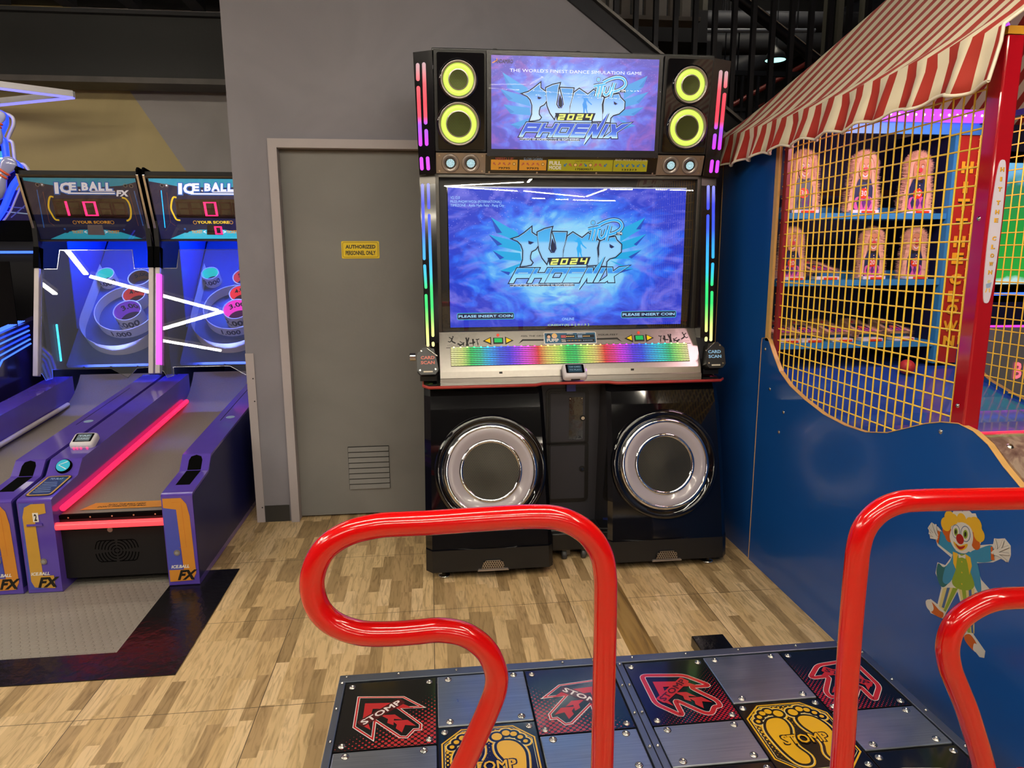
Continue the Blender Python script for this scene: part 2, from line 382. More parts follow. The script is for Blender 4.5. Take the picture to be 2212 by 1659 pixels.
g.text(FD, 'PERSONNEL ONLY', u0+.022, v0+.018, u1-.02, (v0+v1)/2-.005, .0038, M_ink, .035)
g.build('door_sign', label='yellow AUTHORIZED PERSONNEL ONLY sign on the grey door', cat='sign')
# black beam and joists over the ball-rolling lanes
FBm = Fr((0, 6.55, 0)); zb = FBm.px(200, 180)[1]; ztp = FBm.px(200, 32)[1]
g = G().box(-7.5, -.9, 6.55, 6.8, zb+.05, ztp, M_beam).box(-7.5, -.9, 6.50, 6.8, zb, zb+.045, M_beamlip).box(-7.5, -.9, 6.49, 6.8, ztp, ztp+.03, M_black)
g.build('ceiling_beam', label='wide black steel beam across the wall above the ball-rolling machines', cat='beam')
M_joist = mat('dusty_black_joist', '#2c2c33', .55, var=.35, scale=9)
for k in range(13):
    x = -6.9+k*.5
    G().box(x, x+.11, 2.3, 6.49, ztp+.035, ztp+.155, M_joist).build('ceiling_joist', label='black joist running under the ceiling above the black beam', cat='joist', group='joists above the black beam')
struct(G().box(-7.5, -1.04, 2.2, 6.85, ztp+.156, ztp+.20, M_black), 'ceiling_lane_bay')
# ---- ceiling tubes
M_tube = glow('tube_diffuser', (1, 1, 1), 1.0); bt = M_tube.node_tree.nodes['Principled BSDF']; bt.inputs['Emission Color'].default_value = TUBE_COL+(1,); bt.inputs['Emission Strength'].default_value = TUBE_POWER
M_alu = mat('white_aluminium_profile', '#d8d6dc', .4)
for x0, y0, x1, y1, z in TUBES:
    t = thing('tube_light', 'white linear tube light hung under the dark ceiling, mirrored in the glass of the machines', 'ceiling light', ((x0+x1)/2, (y0+y1)/2, z), 'linear tube lights over the hall')
    G().bar((x0, y0, z-.02), (x1, y1, z-.02), .045, .018, M_tube).build('diffuser', t)
    G().bar((x0, y0, z+.015), (x1, y1, z+.015), .05, .045, M_alu).build('housing', t)
# the lamp seen at the upper left, its sides white
FL = Fr((0, 0, 2.78), (1, 0, 0), (0, 1, 0))
t = thing('angular_lamp', 'white V-shaped linear lamp hanging before the mustard wall', 'ceiling light', (-3.0, 6.2, 2.78))
q = [FL.px(-40, 184), FL.px(157, 209), FL.px(-60, 231)]
def hb(a, b, w, h, z, m): return G().bar((a[0], a[1], z), (b[0], b[1], z), w, h, m)
hb(q[0], q[1], .05, .045, 2.80, M_alu).build('arm', t); hb(q[2], q[1], .05, .045, 2.80, M_alu).build('arm', t)
M_tube2 = glow('blue_edge_diffuser', '#8f8cff', 1.2)
hb(q[0], q[1], .04, .012, 2.772, M_tube2).build('diffuser', t); hb(q[2], q[1], .04, .012, 2.772, M_tube2).build('diffuser', t)
# ---- stairs above the wall
M_steel = mat('black_stair_steel', '#1b1b20', .35, .6, var=.2)
st = thing('staircase', 'black steel staircase with tall vertical bars rising behind the dance machine', 'staircase', (1.2, WY, 2.6))
zs = lambda x: zt(x)
g = G()
for y0, y1 in ((WY-.02, WY+.03), (WY+.95, WY+1.0)):
    V = [(-1.2, y, zs(-1.2)+o) for y in (y0, y1) for o in (.0, .10)]+[(2.75, y, zs(2.75)+o) for y in (y0, y1) for o in (.0, .10)]
    g.add(V, [(0, 1, 3, 2), (4, 6, 7, 5), (0, 4, 5, 1), (2, 3, 7, 6), (0, 2, 6, 4), (1, 5, 7, 3)], M_steel)
g.build('stringer', st)
G().bar((-1.2, WY-.035, zs(-1.2)+.105), (2.75, WY-.035, zs(2.75)+.105), .03, .014, mat('worn_steel_edge', '#6d6a68', .3, .8)).build('edge_strip', st)
x = -.9; k = 0
xk = FB.px(1588, 60)[0]
for k in range(-17, 10):
    x = xk+k*.1128
    G().box(x-.0125, x+.0125, WY+.0, WY+.03, zs(x)+.1, min(5.8, zs(x)+2.9), M_steel).build('baluster', st)
for i in range(15):
    xx = -1.0+i*.25
    G().box(xx, xx+.3, WY+.05, WY+.95, zs(xx+.15)+.04, zs(xx+.15)+.07, M_steel).build('tread', st)
FS = Fr((0, WY+1.0, 0)); p0 = FS.px(1560, -30); p1 = FS.px(1775, 140); p2 = FS.px(1745, 155)
def on(F, q, d=0): return F(q[0], q[1], d)
G().tube([on(FS, p0), on(FS, p1), on(FS, (p1[0]+.06, p1[1]-.01))], .038, M_steel).build('handrail', st)
G().tube([on(FS, (p0[0]+.03, p0[1]+.012), .03), on(FS, (p1[0]+.03, p1[1]+.012), .03)], .006, mat('rail_highlight', '#cfcabd', .15, .9)).build('handrail_highlight', st)  # thin bright tube added as the highlight along the handrail
FS2 = Fr((0, WY+1.7, 0)); a = FS2.px(1420, 30); b = FS2.px(1560, 175)
# background clutter high in the stairwell
M_box = mat('charcoal_bulkhead', '#25262d', .7); M_duct = mat('dusty_duct_metal', '#2e3038', .6, .3, var=.35, scale=5); M_redp = mat('dark_red_pipe', '#6b1f1c', .45)
FU = Fr((0, 6.4, 0)); (u0, v0), (u1, v1) = FU.px(1395, 88), FU.px(1530, 22)
G().box(u0-1.3, u1, 6.4, 7.4, v0, v1, M_box).box(u0+.7, u1, 6.4, 7.4, v0-.18, v0+.01, M_box).build('bulkhead', label='dark grey boxed bulkhead behind the stair bars', cat='bulkhead')
FP = Fr((0, 5.7, 0)); (u0, v0), (u1, v1) = FP.px(1262, 30), FP.px(1500, 6)
sh = thing('stacked_panel_rack', 'rack of pale upright panels at the top edge behind the stair bars', 'rack', ((u0+u1)/2, 5.7, v0))
M_pan = mat('pale_grey_panel', '#8e8984', .5); M_pan2 = mat('brown_grey_panel', '#6d655e', .5)
for k in range(9):
    xx = u0+(u1-u0)*k/9
    G().box(xx, xx+(u1-u0)/9*.72, 5.7, 5.75, v0, v0+.5, (M_pan, M_pan2)[k % 2]).build('panel', sh)
G().box(u0-.05, u1+.05, 5.68, 5.85, v0-.03, v0, M_pan2).build('rail', sh)
def far_pipe(a, b, Y, r, m, label, nm='ceiling_pipe', grp=None):
    F = Fr((0, Y, 0)); p, q = on(F, F.px(*a)), on(F, F.px(*b)); g = G().tube([p, q], r, m)
    for t_ in (.15, .85): c = p.lerp(q, t_); g.tube([c, (c.x, c.y, 5.9)], .008, M_steel, 6)
    g.build(nm, label=label, cat='pipe' if nm == 'ceiling_pipe' else 'duct', group=grp)
far_pipe((1520, 262), (1980, 4), 7.55, .026, M_redp, 'dark red pipe climbing to the right under the roof behind the lit pendant')
far_pipe((1520, 300), (1780, 150), 7.68, .018, M_redp, 'thin dark red pipe running below the thicker red pipe')
far_pipe((1480, 45), (2000, 50), 7.4, .10, M_duct, 'level grey air duct high behind the stair bars', 'air_duct')
far_pipe((1500, 95), (1980, 92), 8.0, .12, mat('shadowed_duct', '#22242b', .6), 'darker level air duct under the grey one', 'air_duct')
far_pipe((1500, 185), (1900, 15), 8.6, .16, mat('blue_grey_duct', '#2a2d36', .5), 'wide blue-grey duct slanting up to the right', 'air_duct')
far_pipe((1500, 66), (1760, 66), 6.9, .02, mat('pale_conduit', '#565a66', .4), 'thin pale conduit behind the stair bars')
for k, (px0, w) in enumerate(((1790, .05), (1812, .05), (1868, .06), (1520, .05))):
    F = Fr((0, 7.0, 0)); u, v = F.px(px0, 100)
    G().box(u-w/2, u+w/2, 7.0, 7.1, 2.6, 5.8, mat('olive_hanger', '#35332c', .6)).build('roof_hanger', label='upright steel hanger under the roof behind the stair', cat='hanger', group='roof hangers behind the stair')
# pendant
FQ = Fr((0, 6.0, 0)); u, v = FQ.px(1675, 129)
pn = thing('pendant_lamp', 'round pendant lamp with pale teal light behind the stair bars', 'pendant lamp', (u, 6.0, v))
FH = Fr((u, 6.0, v), (1, 0, 0), (0, 1, 0))
G().disc(FH, 0, 0, .083, -.004, glow('teal_lamp', '#b4fff2', 1.6), 32).build('diffuser', pn)
G().lathe(FH, 0, 0, [(.088, -.006), (.09, .0), (.07, .05), (.02, .09), (.008, .12), (.004, .2), (.004, 2.2)], mat('dark_shade', '#20242a', .4), 32).build('lamp_shade', pn)
# back landing railing behind the machine's right shoulder
rl = thing('landing_railing', 'dark mesh-filled landing railing seen between the machine and the striped awning', 'railing', (2.4, 5.6, 2.0))
FR = Fr((0, 5.6, 0)); (u0, v0), (u1, v1) = FR.px(1570, 325), FR.px(1850, 160)
vm = FR.px(1700, 236)[1]; vl = FR.px(1700, 300)[1]
M_rail = mat('dark_rail_steel', '#23262c', .4, .4)
for z, hh in ((v1, .035), (vm, .025), (vl, .03)): G().box(u0-.3, u1+.6, 5.58, 5.62, z-hh, z, M_rail).build('rail', rl)
for k in range(13): G().box(u0-.3+k*.13, u0-.28+k*.13, 5.59, 5.61, vl-.4, v1, M_rail).build('baluster', rl)
for x in (u0-.25, u1+.55): G().box(x-.03, x+.03, 5.655, 5.70, 0, v1, M_rail).build('post', rl)
G().box(u0-.3, u1+.6, 5.64, 5.65, vl-.3, vm, mat('blue_grey_infill', '#272b38', .6)).build('infill_panel', rl)
# ---- floor things
M_mat = None
def mat_rubber():
    m, nt, N, L, b = nmat('coin_rubber'); x, y, z = geo_xyz(N, L)
    def cell(v, s, o=0.0): return mth(N, L, 'SUBTRACT', mth(N, L, 'FRACT', mth(N, L, 'ADD', mth(N, L, 'DIVIDE', v, s), o)), .5)
    row = mth(N, L, 'FLOOR', mth(N, L, 'DIVIDE', y, .03))
    off = mth(N, L, 'MULTIPLY', mth(N, L, 'MODULO', row, 2.0), .5)
    cx = mth(N, L, 'MULTIPLY', mth(N, L, 'SUBTRACT', mth(N, L, 'FRACT', mth(N, L, 'ADD', mth(N, L, 'DIVIDE', x, .034), off)), .5), .034); cy = mth(N, L, 'MULTIPLY', cell(y, .03), .03)
    r = mth(N, L, 'SQRT', mth(N, L, 'ADD', mth(N, L, 'MULTIPLY', cx, cx), mth(N, L, 'MULTIPLY', cy, cy)))
    hgt = mth(N, L, 'SMOOTH_MIN', mth(N, L, 'MULTIPLY', mth(N, L, 'SUBTRACT', .0135, r), 400), 1.0, .3)
    hgt = mth(N, L, 'MAXIMUM', hgt, 0.0)
    bp = N.new('ShaderNodeBump'); bp.inputs['Strength'].default_value = .9; bp.inputs['Distance'].default_value = .0018; L.new(hgt, bp.inputs['Height']); L.new(bp.outputs['Normal'], b.inputs['Normal'])
    nz = N.new('ShaderNodeTexNoise'); nz.inputs['Scale'].default_value = 5; nz.inputs['Detail'].default_value = 5
    L.new(ramp(N, L, nz.outputs['Fac'], [(.3, '#7d7872'), (.7, '#969087')]), b.inputs['Base Color']); b.inputs['Roughness'].default_value = .45
    return m
FF = Fr((0, 0, 0), (1, 0, 0), (0, 1, 0))
mt = thing('rubber_mat', 'grey studded rubber mat with black border in front of the ball-rolling machines', 'mat', (-2.3, 2.9, 0))
G().box(-5.2, -1.255, 2.655, 5.9, 0, .004, mat_rubber()).build('mat_surface', mt)
g = G().box(-5.2, -.975, 2.475, 2.655, 0, .004, mat('black_edging', '#121114', .22, var=.5, scale=14, bump=.3, bscale=25)).box(-1.255, -.975, 2.655, 3.37, 0, .004, MATS['black_edging'])
g.build('border_strip', mt, label='glossy black border')
def cable():
    m, nt, N, L, b = nmat('plain_wood_cover'); x, y, z = geo_xyz(N, L)
    c = N.new('ShaderNodeCombineXYZ'); L.new(mth(N, L, 'MULTIPLY', x, 30), c.inputs[0]); L.new(mth(N, L, 'MULTIPLY', y, 2.5), c.inputs[1])
    nz = N.new('ShaderNodeTexNoise'); nz.inputs['Scale'].default_value = 1; nz.inputs['Detail'].default_value = 4; nz.inputs['Distortion'].default_value = 1; L.new(c.outputs[0], nz.inputs['Vector'])
    L.new(ramp(N, L, nz.outputs['Fac'], [(.3, '#6d522c'), (.5, '#94733f'), (.75, '#a5834f')]), b.inputs['Base Color']); b.inputs['Roughness'].default_value = .4; return m
g = G(); xa, xb2 = .735, .845
g.prism(Fr((0, 2.03, 0)), [(xa, 0), (xb2, 0), (xb2-.018, .009), (xa+.018, .009)], 0, -.98, cable())
g.build('cable_cover', label='low wood-look cable ramp on the floor from the dance machine to the pad', cat='cable cover')
# ================================================================== the dance machine
MX = .69
M_gloss = mat('black_gloss_plastic', '#0a0a0e', .05, coat=.6, var=.02)
M_blk = mat('black_satin', '#101013', .35, var=.1)
M_blk2 = mat('black_gloss_wing', '#0b080f', .12, coat=.4)
M_alum = mat('brushed_aluminium', '#c9c3bc', .28, 1.0, var=.06, scale=60)
M_silver = mat('silver_paint', '#a39a96', .32, .7)
M_chrome = mat('polished_chrome', '#dcdcdf', .09, 1.0, var=.02)
M_steelc = mat('dull_cabinet_steel', '#5d5a57', .3, .9, var=.2)
M_char = mat('charcoal_coin_panel', '#2d2c33', .45, var=.04)
M_charedge = mat('coin_door_seal', '#0b0b0d', .4)
M_redtrim = mat('red_edge_trim', '#a3342e', .35)
M_bolt = mat('bolt_steel', '#c6c2bb', .22, 1.0)
dm = thing('dance_machine', 'tall black dance game cabinet with two glowing screens and big round woofers', 'arcade machine', (MX, 3.6, 0))
def mesh_grille(name, c1='#20201c', c2='#6b6d58', s=.006):
    if name in MATS: return MATS[name]
    m, nt, N, L, b = nmat(name); x, y, z = geo_xyz(N, L)
    row = mth(N, L, 'FLOOR', mth(N, L, 'DIVIDE', z, s*.866)); off = mth(N, L, 'MULTIPLY', mth(N, L, 'MODULO', row, 2.0), .5)
    cx = mth(N, L, 'SUBTRACT', mth(N, L, 'FRACT', mth(N, L, 'ADD', mth(N, L, 'DIVIDE', x, s), off)), .5)
    cz = mth(N, L, 'MULTIPLY', mth(N, L, 'SUBTRACT', mth(N, L, 'FRACT', mth(N, L, 'DIVIDE', z, s*.866)), .5), .866)
    r = mth(N, L, 'SQRT', mth(N, L, 'ADD', mth(N, L, 'MULTIPLY', cx, cx), mth(N, L, 'MULTIPLY', cz, cz)))
    f = mth(N, L, 'GREATER_THAN', r, .34)
    mx = N.new('ShaderNodeMix'); mx.data_type = 'RGBA'; L.new(f, mx.inputs[0]); mx.inputs[6].default_value = lin('#030303'); mx.inputs[7].default_value = lin(c2)
    L.new(mx.outputs[2], b.inputs['Base Color']); L.new(f, b.inputs['Metallic']); b.inputs['Roughness'].default_value = .35
    MATS[name] = m; return m
# --- rear body
g = G().box(MX-.70, MX+.70, 3.56, 3.98, .91, 2.40, M_blk).box(MX-.66, MX+.66, 3.46, 3.98, .04, .90, M_blk)
g.build('body', dm, bevel=.004)
# --- speaker cabinets (left, right)
def cab(side):
    s = side
    def X(v): return MX+s*v
    prof = [(.905, 3.335), (.86, 3.300), (.80, 3.275), (.66, 3.235), (.50, 3.195), (.34, 3.16), (.20, 3.135), (.155, 3.128), (.15, 3.120), (.045, 3.112)]
    g = G(); V = []; xi0, xo0, xi1, xo1 = .160, .735, .135, .745
    for i, (z, y) in enumerate(prof):
        t = (.905-z)/.86; xi = xi0+(xi1-xi0)*t; xo = xo0+(xo1-xo0)*t
        V += [(X(xi), 3.90, z), (X(xi), y+.02, z), (X(xi+.02), y, z), (X(xo-.03), y, z), (X(xo), y+.035, z), (X(xo), 3.90, z)]
    n = len(prof)
    for i in range(n-1):
        mt_ = M_gloss if prof[i][0] > .152 else M_blk
        fs = [(i*6+j, i*6+j+1, (i+1)*6+j+1, (i+1)*6+j) for j in range(5)]
        g.add(V, fs, mt_, False)
    g.add(V[:6], [(0, 1, 2, 3, 4, 5)], M_blk); g.add(V[-6:], [(0, 1, 2, 3, 4, 5)], M_blk)
    c = g.build('speaker_cabinet', dm)
    # woofer on a tilted plane
    Fw = Fr((X(.4275), 3.190, .513), (1, 0, 0), (0, .225, 1))
    G().lathe(Fw, 0, 0, [(.268, -.04), (.268, .006), (.262, .012), (.250, .014), (.238, .010), (.226, .002)], M_gloss, 64).build('outer_bezel', c)
    G().lathe(Fw, 0, 0, [(.226, .002), (.223, .012), (.206, .018), (.203, .013)], M_chrome, 64).build('chrome_ring', c)
    G().lathe(Fw, 0, 0, [(.204, .014), (.190, .017), (.175, .012), (.160, .006), (.150, .002)], mat('milky_speaker_ring', '#a8a0a8', .18, .0, coat=.5, var=.03), 64).build('diffuser_ring', c)
    G().lathe(Fw, 0, 0, [(.151, .002), (.149, .008), (.136, .006), (.134, .003)], M_chrome, 64).build('chrome_ring', c)
    G().lathe(Fw, 0, 0, [(.134, .003), (.10, .002), (.05, .004), (.0001, .005)], mesh_grille('woofer_grille', c2='#57534b', s=.0082), 48).build('speaker_grille', c)
    for k in range(8):
        a = k*pi/4+.4; G().disc(Fw, .143*cos(a), .143*sin(a), .0035, .012, M_steelc, 10).build('screw', c)
    # small vent near the foot
    Fv = Fr((X(.4275), 3.112, .04)); w = .055
    G().prism(Fv, [(-.075, .006), (.075, .006), (.07, .014), (-.07, .014)], 0, .012, M_silver).build('vent_lip', c)
    G().prism(Fv, [(-w, .016), (w, .016), (w*.88, .045), (w*.6, .056), (-w*.6, .056), (-w*.88, .045)], 0, .008, mesh_grille('vent_grille', c2='#b3aaa4', s=.011)).build('foot_vent', c)
    for xx, yy in ((.66, 3.17), (.66, 3.8), (.22, 3.8)):
        Ff = Fr((X(xx), yy, 0), (1, 0, 0), (0, 1, 0))
        G().lathe(Ff, 0, 0, [(.0001, 0), (.028, 0), (.030, .006), (.026, .012), (.012, .014), (.012, .046), (.0001, .046)], M_chrome, 20).build('levelling_foot', c)
cab(-1); cab(1)
# --- centre coin section
FCn = Fr((MX, 3.345, 0), (1, 0, 0), (0, .16, 1))
cp = G().prism(Fr((MX, 3.42, 0), (1, 0, 0), (0, .02, 1)), [(-.165, .05), (.165, .05), (.165, .91), (-.165, .91)], -.02, .0, M_char).build('coin_panel', dm)
FC2 = Fr((MX, 3.4205, 0), (1, 0, 0), (0, .02, 1))
zc = lambda y: FC2.px(1245, y)[1]
def cpx(x, y): return FC2.px(x, y)
(a0, b1), (a1, b0) = cpx(1205, 845), cpx(1277, 1075)
(_, bm) = cpx(1240, 956)
a0, a1 = -.105, .082
for nm, v0, v1 in (('upper_coin_door', bm+.004, b1), ('lower_coin_door', b0, bm-.004)):
    g = G(); A = rrect(a0-.018, v0-.016, a1+.018, v1+.014, .026); B = inset(A, .009); C_ = inset(A, .014); D_ = inset(A, .022)
    g.prism(FC2, A, 0, .006, M_charedge); g.prism(FC2, C_, .006, .011, M_charedge); g.prism(FC2, D_, .011, .014, M_char)
    o = g.build(nm, cp, label='flush charcoal door')
FLk = FC2
for px_, py_ in ((1267, 901), (1272, 1010)):
    u, v = cpx(px_, py_); u = min(u, .07)
    G().disc(FC2, u-.004, v, .016, .0185, M_charedge, 24, .014).disc(FC2, u-.004, v, .0085, .023, M_chrome, 20, .018).fbox(FC2, u-.005, u-.003, v-.005, v+.005, .0229, .0234, M_blk).build('lock', cp, label='round key lock')
(u0, v1), (u1, v0) = cpx(1228, 857), cpx(1262, 947)
g = G().fbox(FC2, u0, u1-.012, v0, v1, .0145, .0165, mat('clear_sleeve_over_card', '#0c0c0e', .05, coat=1, bump=.3, bscale=14))
for uu in (u0+.006, u1-.018): g.disc(FC2, uu, v1-.008, .003, .0172, M_bolt, 10)
g.build('card_sleeve', cp)
(u0, v1), (u1, v0) = cpx(1222, 824), cpx(1241, 843)
G().fbox(FC2, u0, u1, v0, v1+.006, .001, .03, mat('blue_plastic_tab', '#3b45a6', .4)).build('blue_tab', cp)
G().box(MX-.165, MX+.165, 3.30, 3.42, .05, .155, M_blk).box(MX-.12, MX+.14, 3.262, 3.30, .055, .150, M_blk).box(MX-.15, MX-.12, 3.27, 3.30, .05, .17, M_blk).build('wheel_housing', dm, bevel=.008)
G().fbox(Fr((MX, 3.40, 0)), -.13, .10, .158, .170, 0, .004, mat('blue_sticker', '#2f3a80', .4)).build('blue_strip', dm)
for sx in (-.04, .06):
    Fc = Fr((MX+sx-.01, 3.29, .025), (0, 1, 0), (0, 0, 1))
    G().lathe(Fc, 0, 0, [(.0001, -.012), (.022, -.012), (.025, -.008), (.025, .008), (.022, .012), (.0001, .012)], mat('grey_rubber', '#3a3a3c', .5), 20).box(MX+sx-.02, MX+sx+.02, 3.28, 3.31, .025, .06, M_steelc).build('castor', dm)
# --- shelf with red edge
ol = [(-.735, 0), (-.735, -.29), (-.71, -.335), (-.20, -.335), (-.165, -.305), (.165, -.305), (.20, -.335), (.725, -.335), (.755, -.29), (.755, 0)]
FSh = Fr((MX, 3.60, .905), (1, 0, 0), (0, 1, 0))
sh_ = G().prism(FSh, ol, -.004, .012, M_gloss).build('console_shelf', dm)
G().tube([FSh(u, v, .004) for u, v in ol[0:10]], .0075, M_redtrim, 8).build('red_edge', sh_)
M_grn = mat('green_graffiti', '#4c6a2b', .5); M_mag = mat('magenta_graffiti', '#8b2452', .5)
for sx, m_ in ((-.695, M_grn), (.70, M_mag)):
    g = G()
    for k in range(9): a = (sx-.03+.06*random.random(), -.30+.10*random.random()); g.stroke(FSh, [a, (a[0]+.02*random.uniform(-1, 1), a[1]+.012), (a[0]+.03*random.uniform(-1, 1), a[1]-.008)], .004, .0126+.0001*k, m_)
    g.build('shelf_scribble', sh_)
# --- console
PC = [(3.46, 1.150), (3.352, .968), (3.346, .938), (3.340, .936), (3.338, .917)]
g = G(); V = []
for y, z in PC: V += [(MX-.655, y, z), (MX+.655, y, z)]
g.add(V, [(2*i, 2*i+1, 2*i+3, 2*i+2) for i in range(4)], M_alum)
for sx in (-.655, .655):
    g.add([(MX+sx, y, z) for y, z in PC]+[(MX+sx, 3.60, .917), (MX+sx, 3.60, 1.150)], [tuple(range(7))], M_alum)
g.add([(MX-.655, 3.46, 1.15), (MX+.655, 3.46, 1.15), (MX+.655, 3.6, 1.15), (MX-.655, 3.6, 1.15)], [(0, 1, 2, 3)], M_alum)
con = g.build('control_console', dm)
FK = Fr((MX, 3.352, .968), (1, 0, 0), (0, .108, .182))    # u across, v up the slope (0 .. .2116)
# rainbow light bars
RB = ['#fff0a0', '#e8ff80', '#10c050', '#10c090', '#08a4ff', '#1c52ff', '#3018ff', '#a020ff', '#ff30c8', '#ff2020', '#ffd060', '#d0ff60', '#10c850', '#10c060', '#c0ff60', '#ffd070', '#ff2020', '#ff2090', '#c820ff', '#5020ff', '#1c40ff', '#08a0ff', '#08c8d0', '#10c070', '#b0ff70', '#ffeca0']
uL0 = FK.px(972, 775)[0]; uL1 = FK.px(1496, 765)[0]
vT = FK.px(1235, 752)[1]; vB = FK.px(1235, 790)[1]
vB, vT = .030, .128
stops = [(i/(len(RB)-1), c) for i, c in enumerate(RB)]
M_rb = ramp_glow('rainbow_bars', 0, MX-.60, MX+.60, stops, 1.6)
M_rbd = mat('dark_light_slot', '#1a1714', .35, .4)
lb = G().fbox(FK, -.602, .602, vB-.002, vT+.002, .0005, .0015, ramp_glow('rainbow_dim', 0, MX-.60, MX+.60, stops, .10)).build('light_panel', con)
for k in range(10):
    v = vB+(vT-vB)*(k+.5)/10
    g = G()
    n = 150; top = []; bot = []
    hh = .0027
    for i in range(n+1):
        u = -.60+1.2*i/n; z_ = .0012 if (i % 2 and k % 3 != 1) else 0
        top.append((u, v+hh)); bot.append((u, v-hh*.4-z_))
    V = [FK(u, w_, .004) for u, w_ in top]+[FK(u, w_, .004) for u, w_ in bot]
    g.add(V, [(i, n+1+i, n+2+i, i+1) for i in range(n)], M_rb)
    g.build('light_bar', lb)
g = G()
for k in range(36):
    u = -.585+1.17*k/35; g.disc(FK, u, vT-.001, .0042, .0055, ramp_glow('rainbow_leds', 0, MX-.60, MX+.60, stops, 4.0), 8)
g.build('led_row', lb)
# artwork and buttons
M_art = mat('black_print', '#15120f', .4)
def zk(pts): return FK.zp(pts, 890, 680, 6.506)      # from the left detail
def fig(g, pts, w, m=M_art, d=.0008): g.stroke(FK, spline(pts, 4), w, d, m)
def dancers(g, mir):
    def T(p): u, v = FK.px(890+p[0]/6.506, 680+p[1]/6.506); return (-u if mir else u, v)
    P = lambda L_: [Vector(T(p)) for p in L_]
    for L_, w in (([(520, 315), (555, 340), (580, 315)], .005), ([(565, 330), (555, 360), (570, 380), (612, 402)], .007), ([(560, 365), (530, 385), (505, 375)], .005),
                  ([(640, 405), (680, 425), (725, 410), (725, 435)], .008), ([(670, 375), (700, 392), (720, 400)], .004), ([(660, 430), (690, 440)], .005),
                  ([(757, 320), (768, 350), (772, 400), (765, 440)], .008), ([(797, 322), (790, 355), (778, 390), (790, 440)], .007), ([(855, 340), (860, 380), (860, 410)], .009), ([(805, 402), (850, 400), (880, 390)], .006), ([(860, 400), (862, 438)], .004),
                  ([(895, 345), (915, 350), (945, 340)], .005), ([(915, 350), (915, 380), (925, 400), (928, 435)], .004)):
        g.stroke(FK, P(L_), w, .0008, M_art)
    for c in ((575, 308), (728, 395), (778, 412), (880, 385), (925, 405)):
        u, v = T(c); g.disc(FK, u, v, .0035, .0009, M_art, 10)
    u0, v0 = T((480, 468)); u1, v1 = T((1075, 455)); g.stroke(FK, [(u0, v0), ((u0+u1)/2, v0+.0015), (u1, v1-.001)], .0028, .0008, M_art)
    for k in range(5):
        for j in range(3):
            x0 = 500+random.random()*40+j*140; u0, v0 = T((x0, 270+k*18)); u1, _ = T((x0+90+random.random()*40, 270+k*18)); g.stroke(FK, [(u0, v0), (u1, v0)], .0006, .0008, M_art)
    for k in range(6):
        x0 = 497+k*26; hgt = 15+random.random()*35
        for j in range(int(hgt/7)):
            u0, v0 = T((x0, 440-j*7)); u1, _ = T((x0+18, 440-j*7)); g.stroke(FK, [(u0, v0), (u1, v0)], .0006, .0008, M_art)
g = G(); dancers(g, False); dancers(g, True)
for s_ in (-1, 1):
    pts = [FK.px(890+x/6.506, 680+y/6.506) for x, y in ((1495, 410), (1550, 345), (1850, 345), (1850, 365), (1560, 368))]
    g.flat(FK, [(u if s_ < 0 else -u, v) for u, v in pts], .0008, M_art)
    for k in range(8):
        for j in range(random.randint(2, 7)):
            u, v = FK.px(890+(1590+k*34)/6.506, 680+(455-j*8)/6.506); w_ = .0045; u = u if s_ < 0 else -u
            g.stroke(FK, [(u-w_/2, v), (u+w_/2, v)], .0007, .0008, M_art)
a = FK.px(890+1535/6.506, 680+313/6.506); b = FK.px(890+1850/6.506, 680+283/6.506)
g.text(FK, 'FEEL THE GRO', a[0], a[1], b[0], b[1]-.001, .0008, M_art, .01, .3)
g.text(FK, 'YOUR FEET', -b[0]+.01, a[1], -a[0], b[1]-.001, .0008, M_art, .01, .3)
g.build('console_artwork', con)
M_byel = glow('yellow_button', '#d8b400', .55, '#d8b400'); M_bgrn = glow('green_button', '#12a552', .6, '#12a552'); M_bred = glow('red_button', '#d8452f', .5, '#d8452f')
for s_, cx_ in ((-1, 1076), (1, 1381)):
    u0 = FK.px(cx_, 735)[0]; v0 = .160
    for dx, dr in ((-.054, -1), (.054, 1)):
        tri = [(u0+dx-dr*.019, v0-.021), (u0+dx+dr*.022, v0), (u0+dx-dr*.019, v0+.021)]
        tri2 = inset(tri, .005)
        b_ = G().prism(FK, tri, .0005, .004, M_art).build('arrow_button', con)
        G().prism(FK, tri2, .004, .008, M_byel).build('button_cap', b_)
    b_ = G().fbox(FK, u0-.025, u0+.025, v0-.016, v0+.016, .0005, .004, M_art).build('select_button', con)
    G().fbox(FK, u0-.019, u0+.019, v0-.010, v0+.011, .004, .008, M_bgrn).build('button_cap', b_)
    G().disc(FK, u0, v0+.030, .007, .006, M_bred, 18, .0005).build('red_button', con)
FLp = Fr((MX, 3.346, .938), (1, 0, 0), (0, .006, .03))
for u, in ((-.36,), (.30,)): G().fbox(FLp, u-.008, u+.008, .017, .027, .0, .0012, M_art).build('socket', con)
G().bar((MX-.66, 3.342, .927), (MX+.66, 3.342, .927), .004, .003, M_art).build('panel_seam', con)
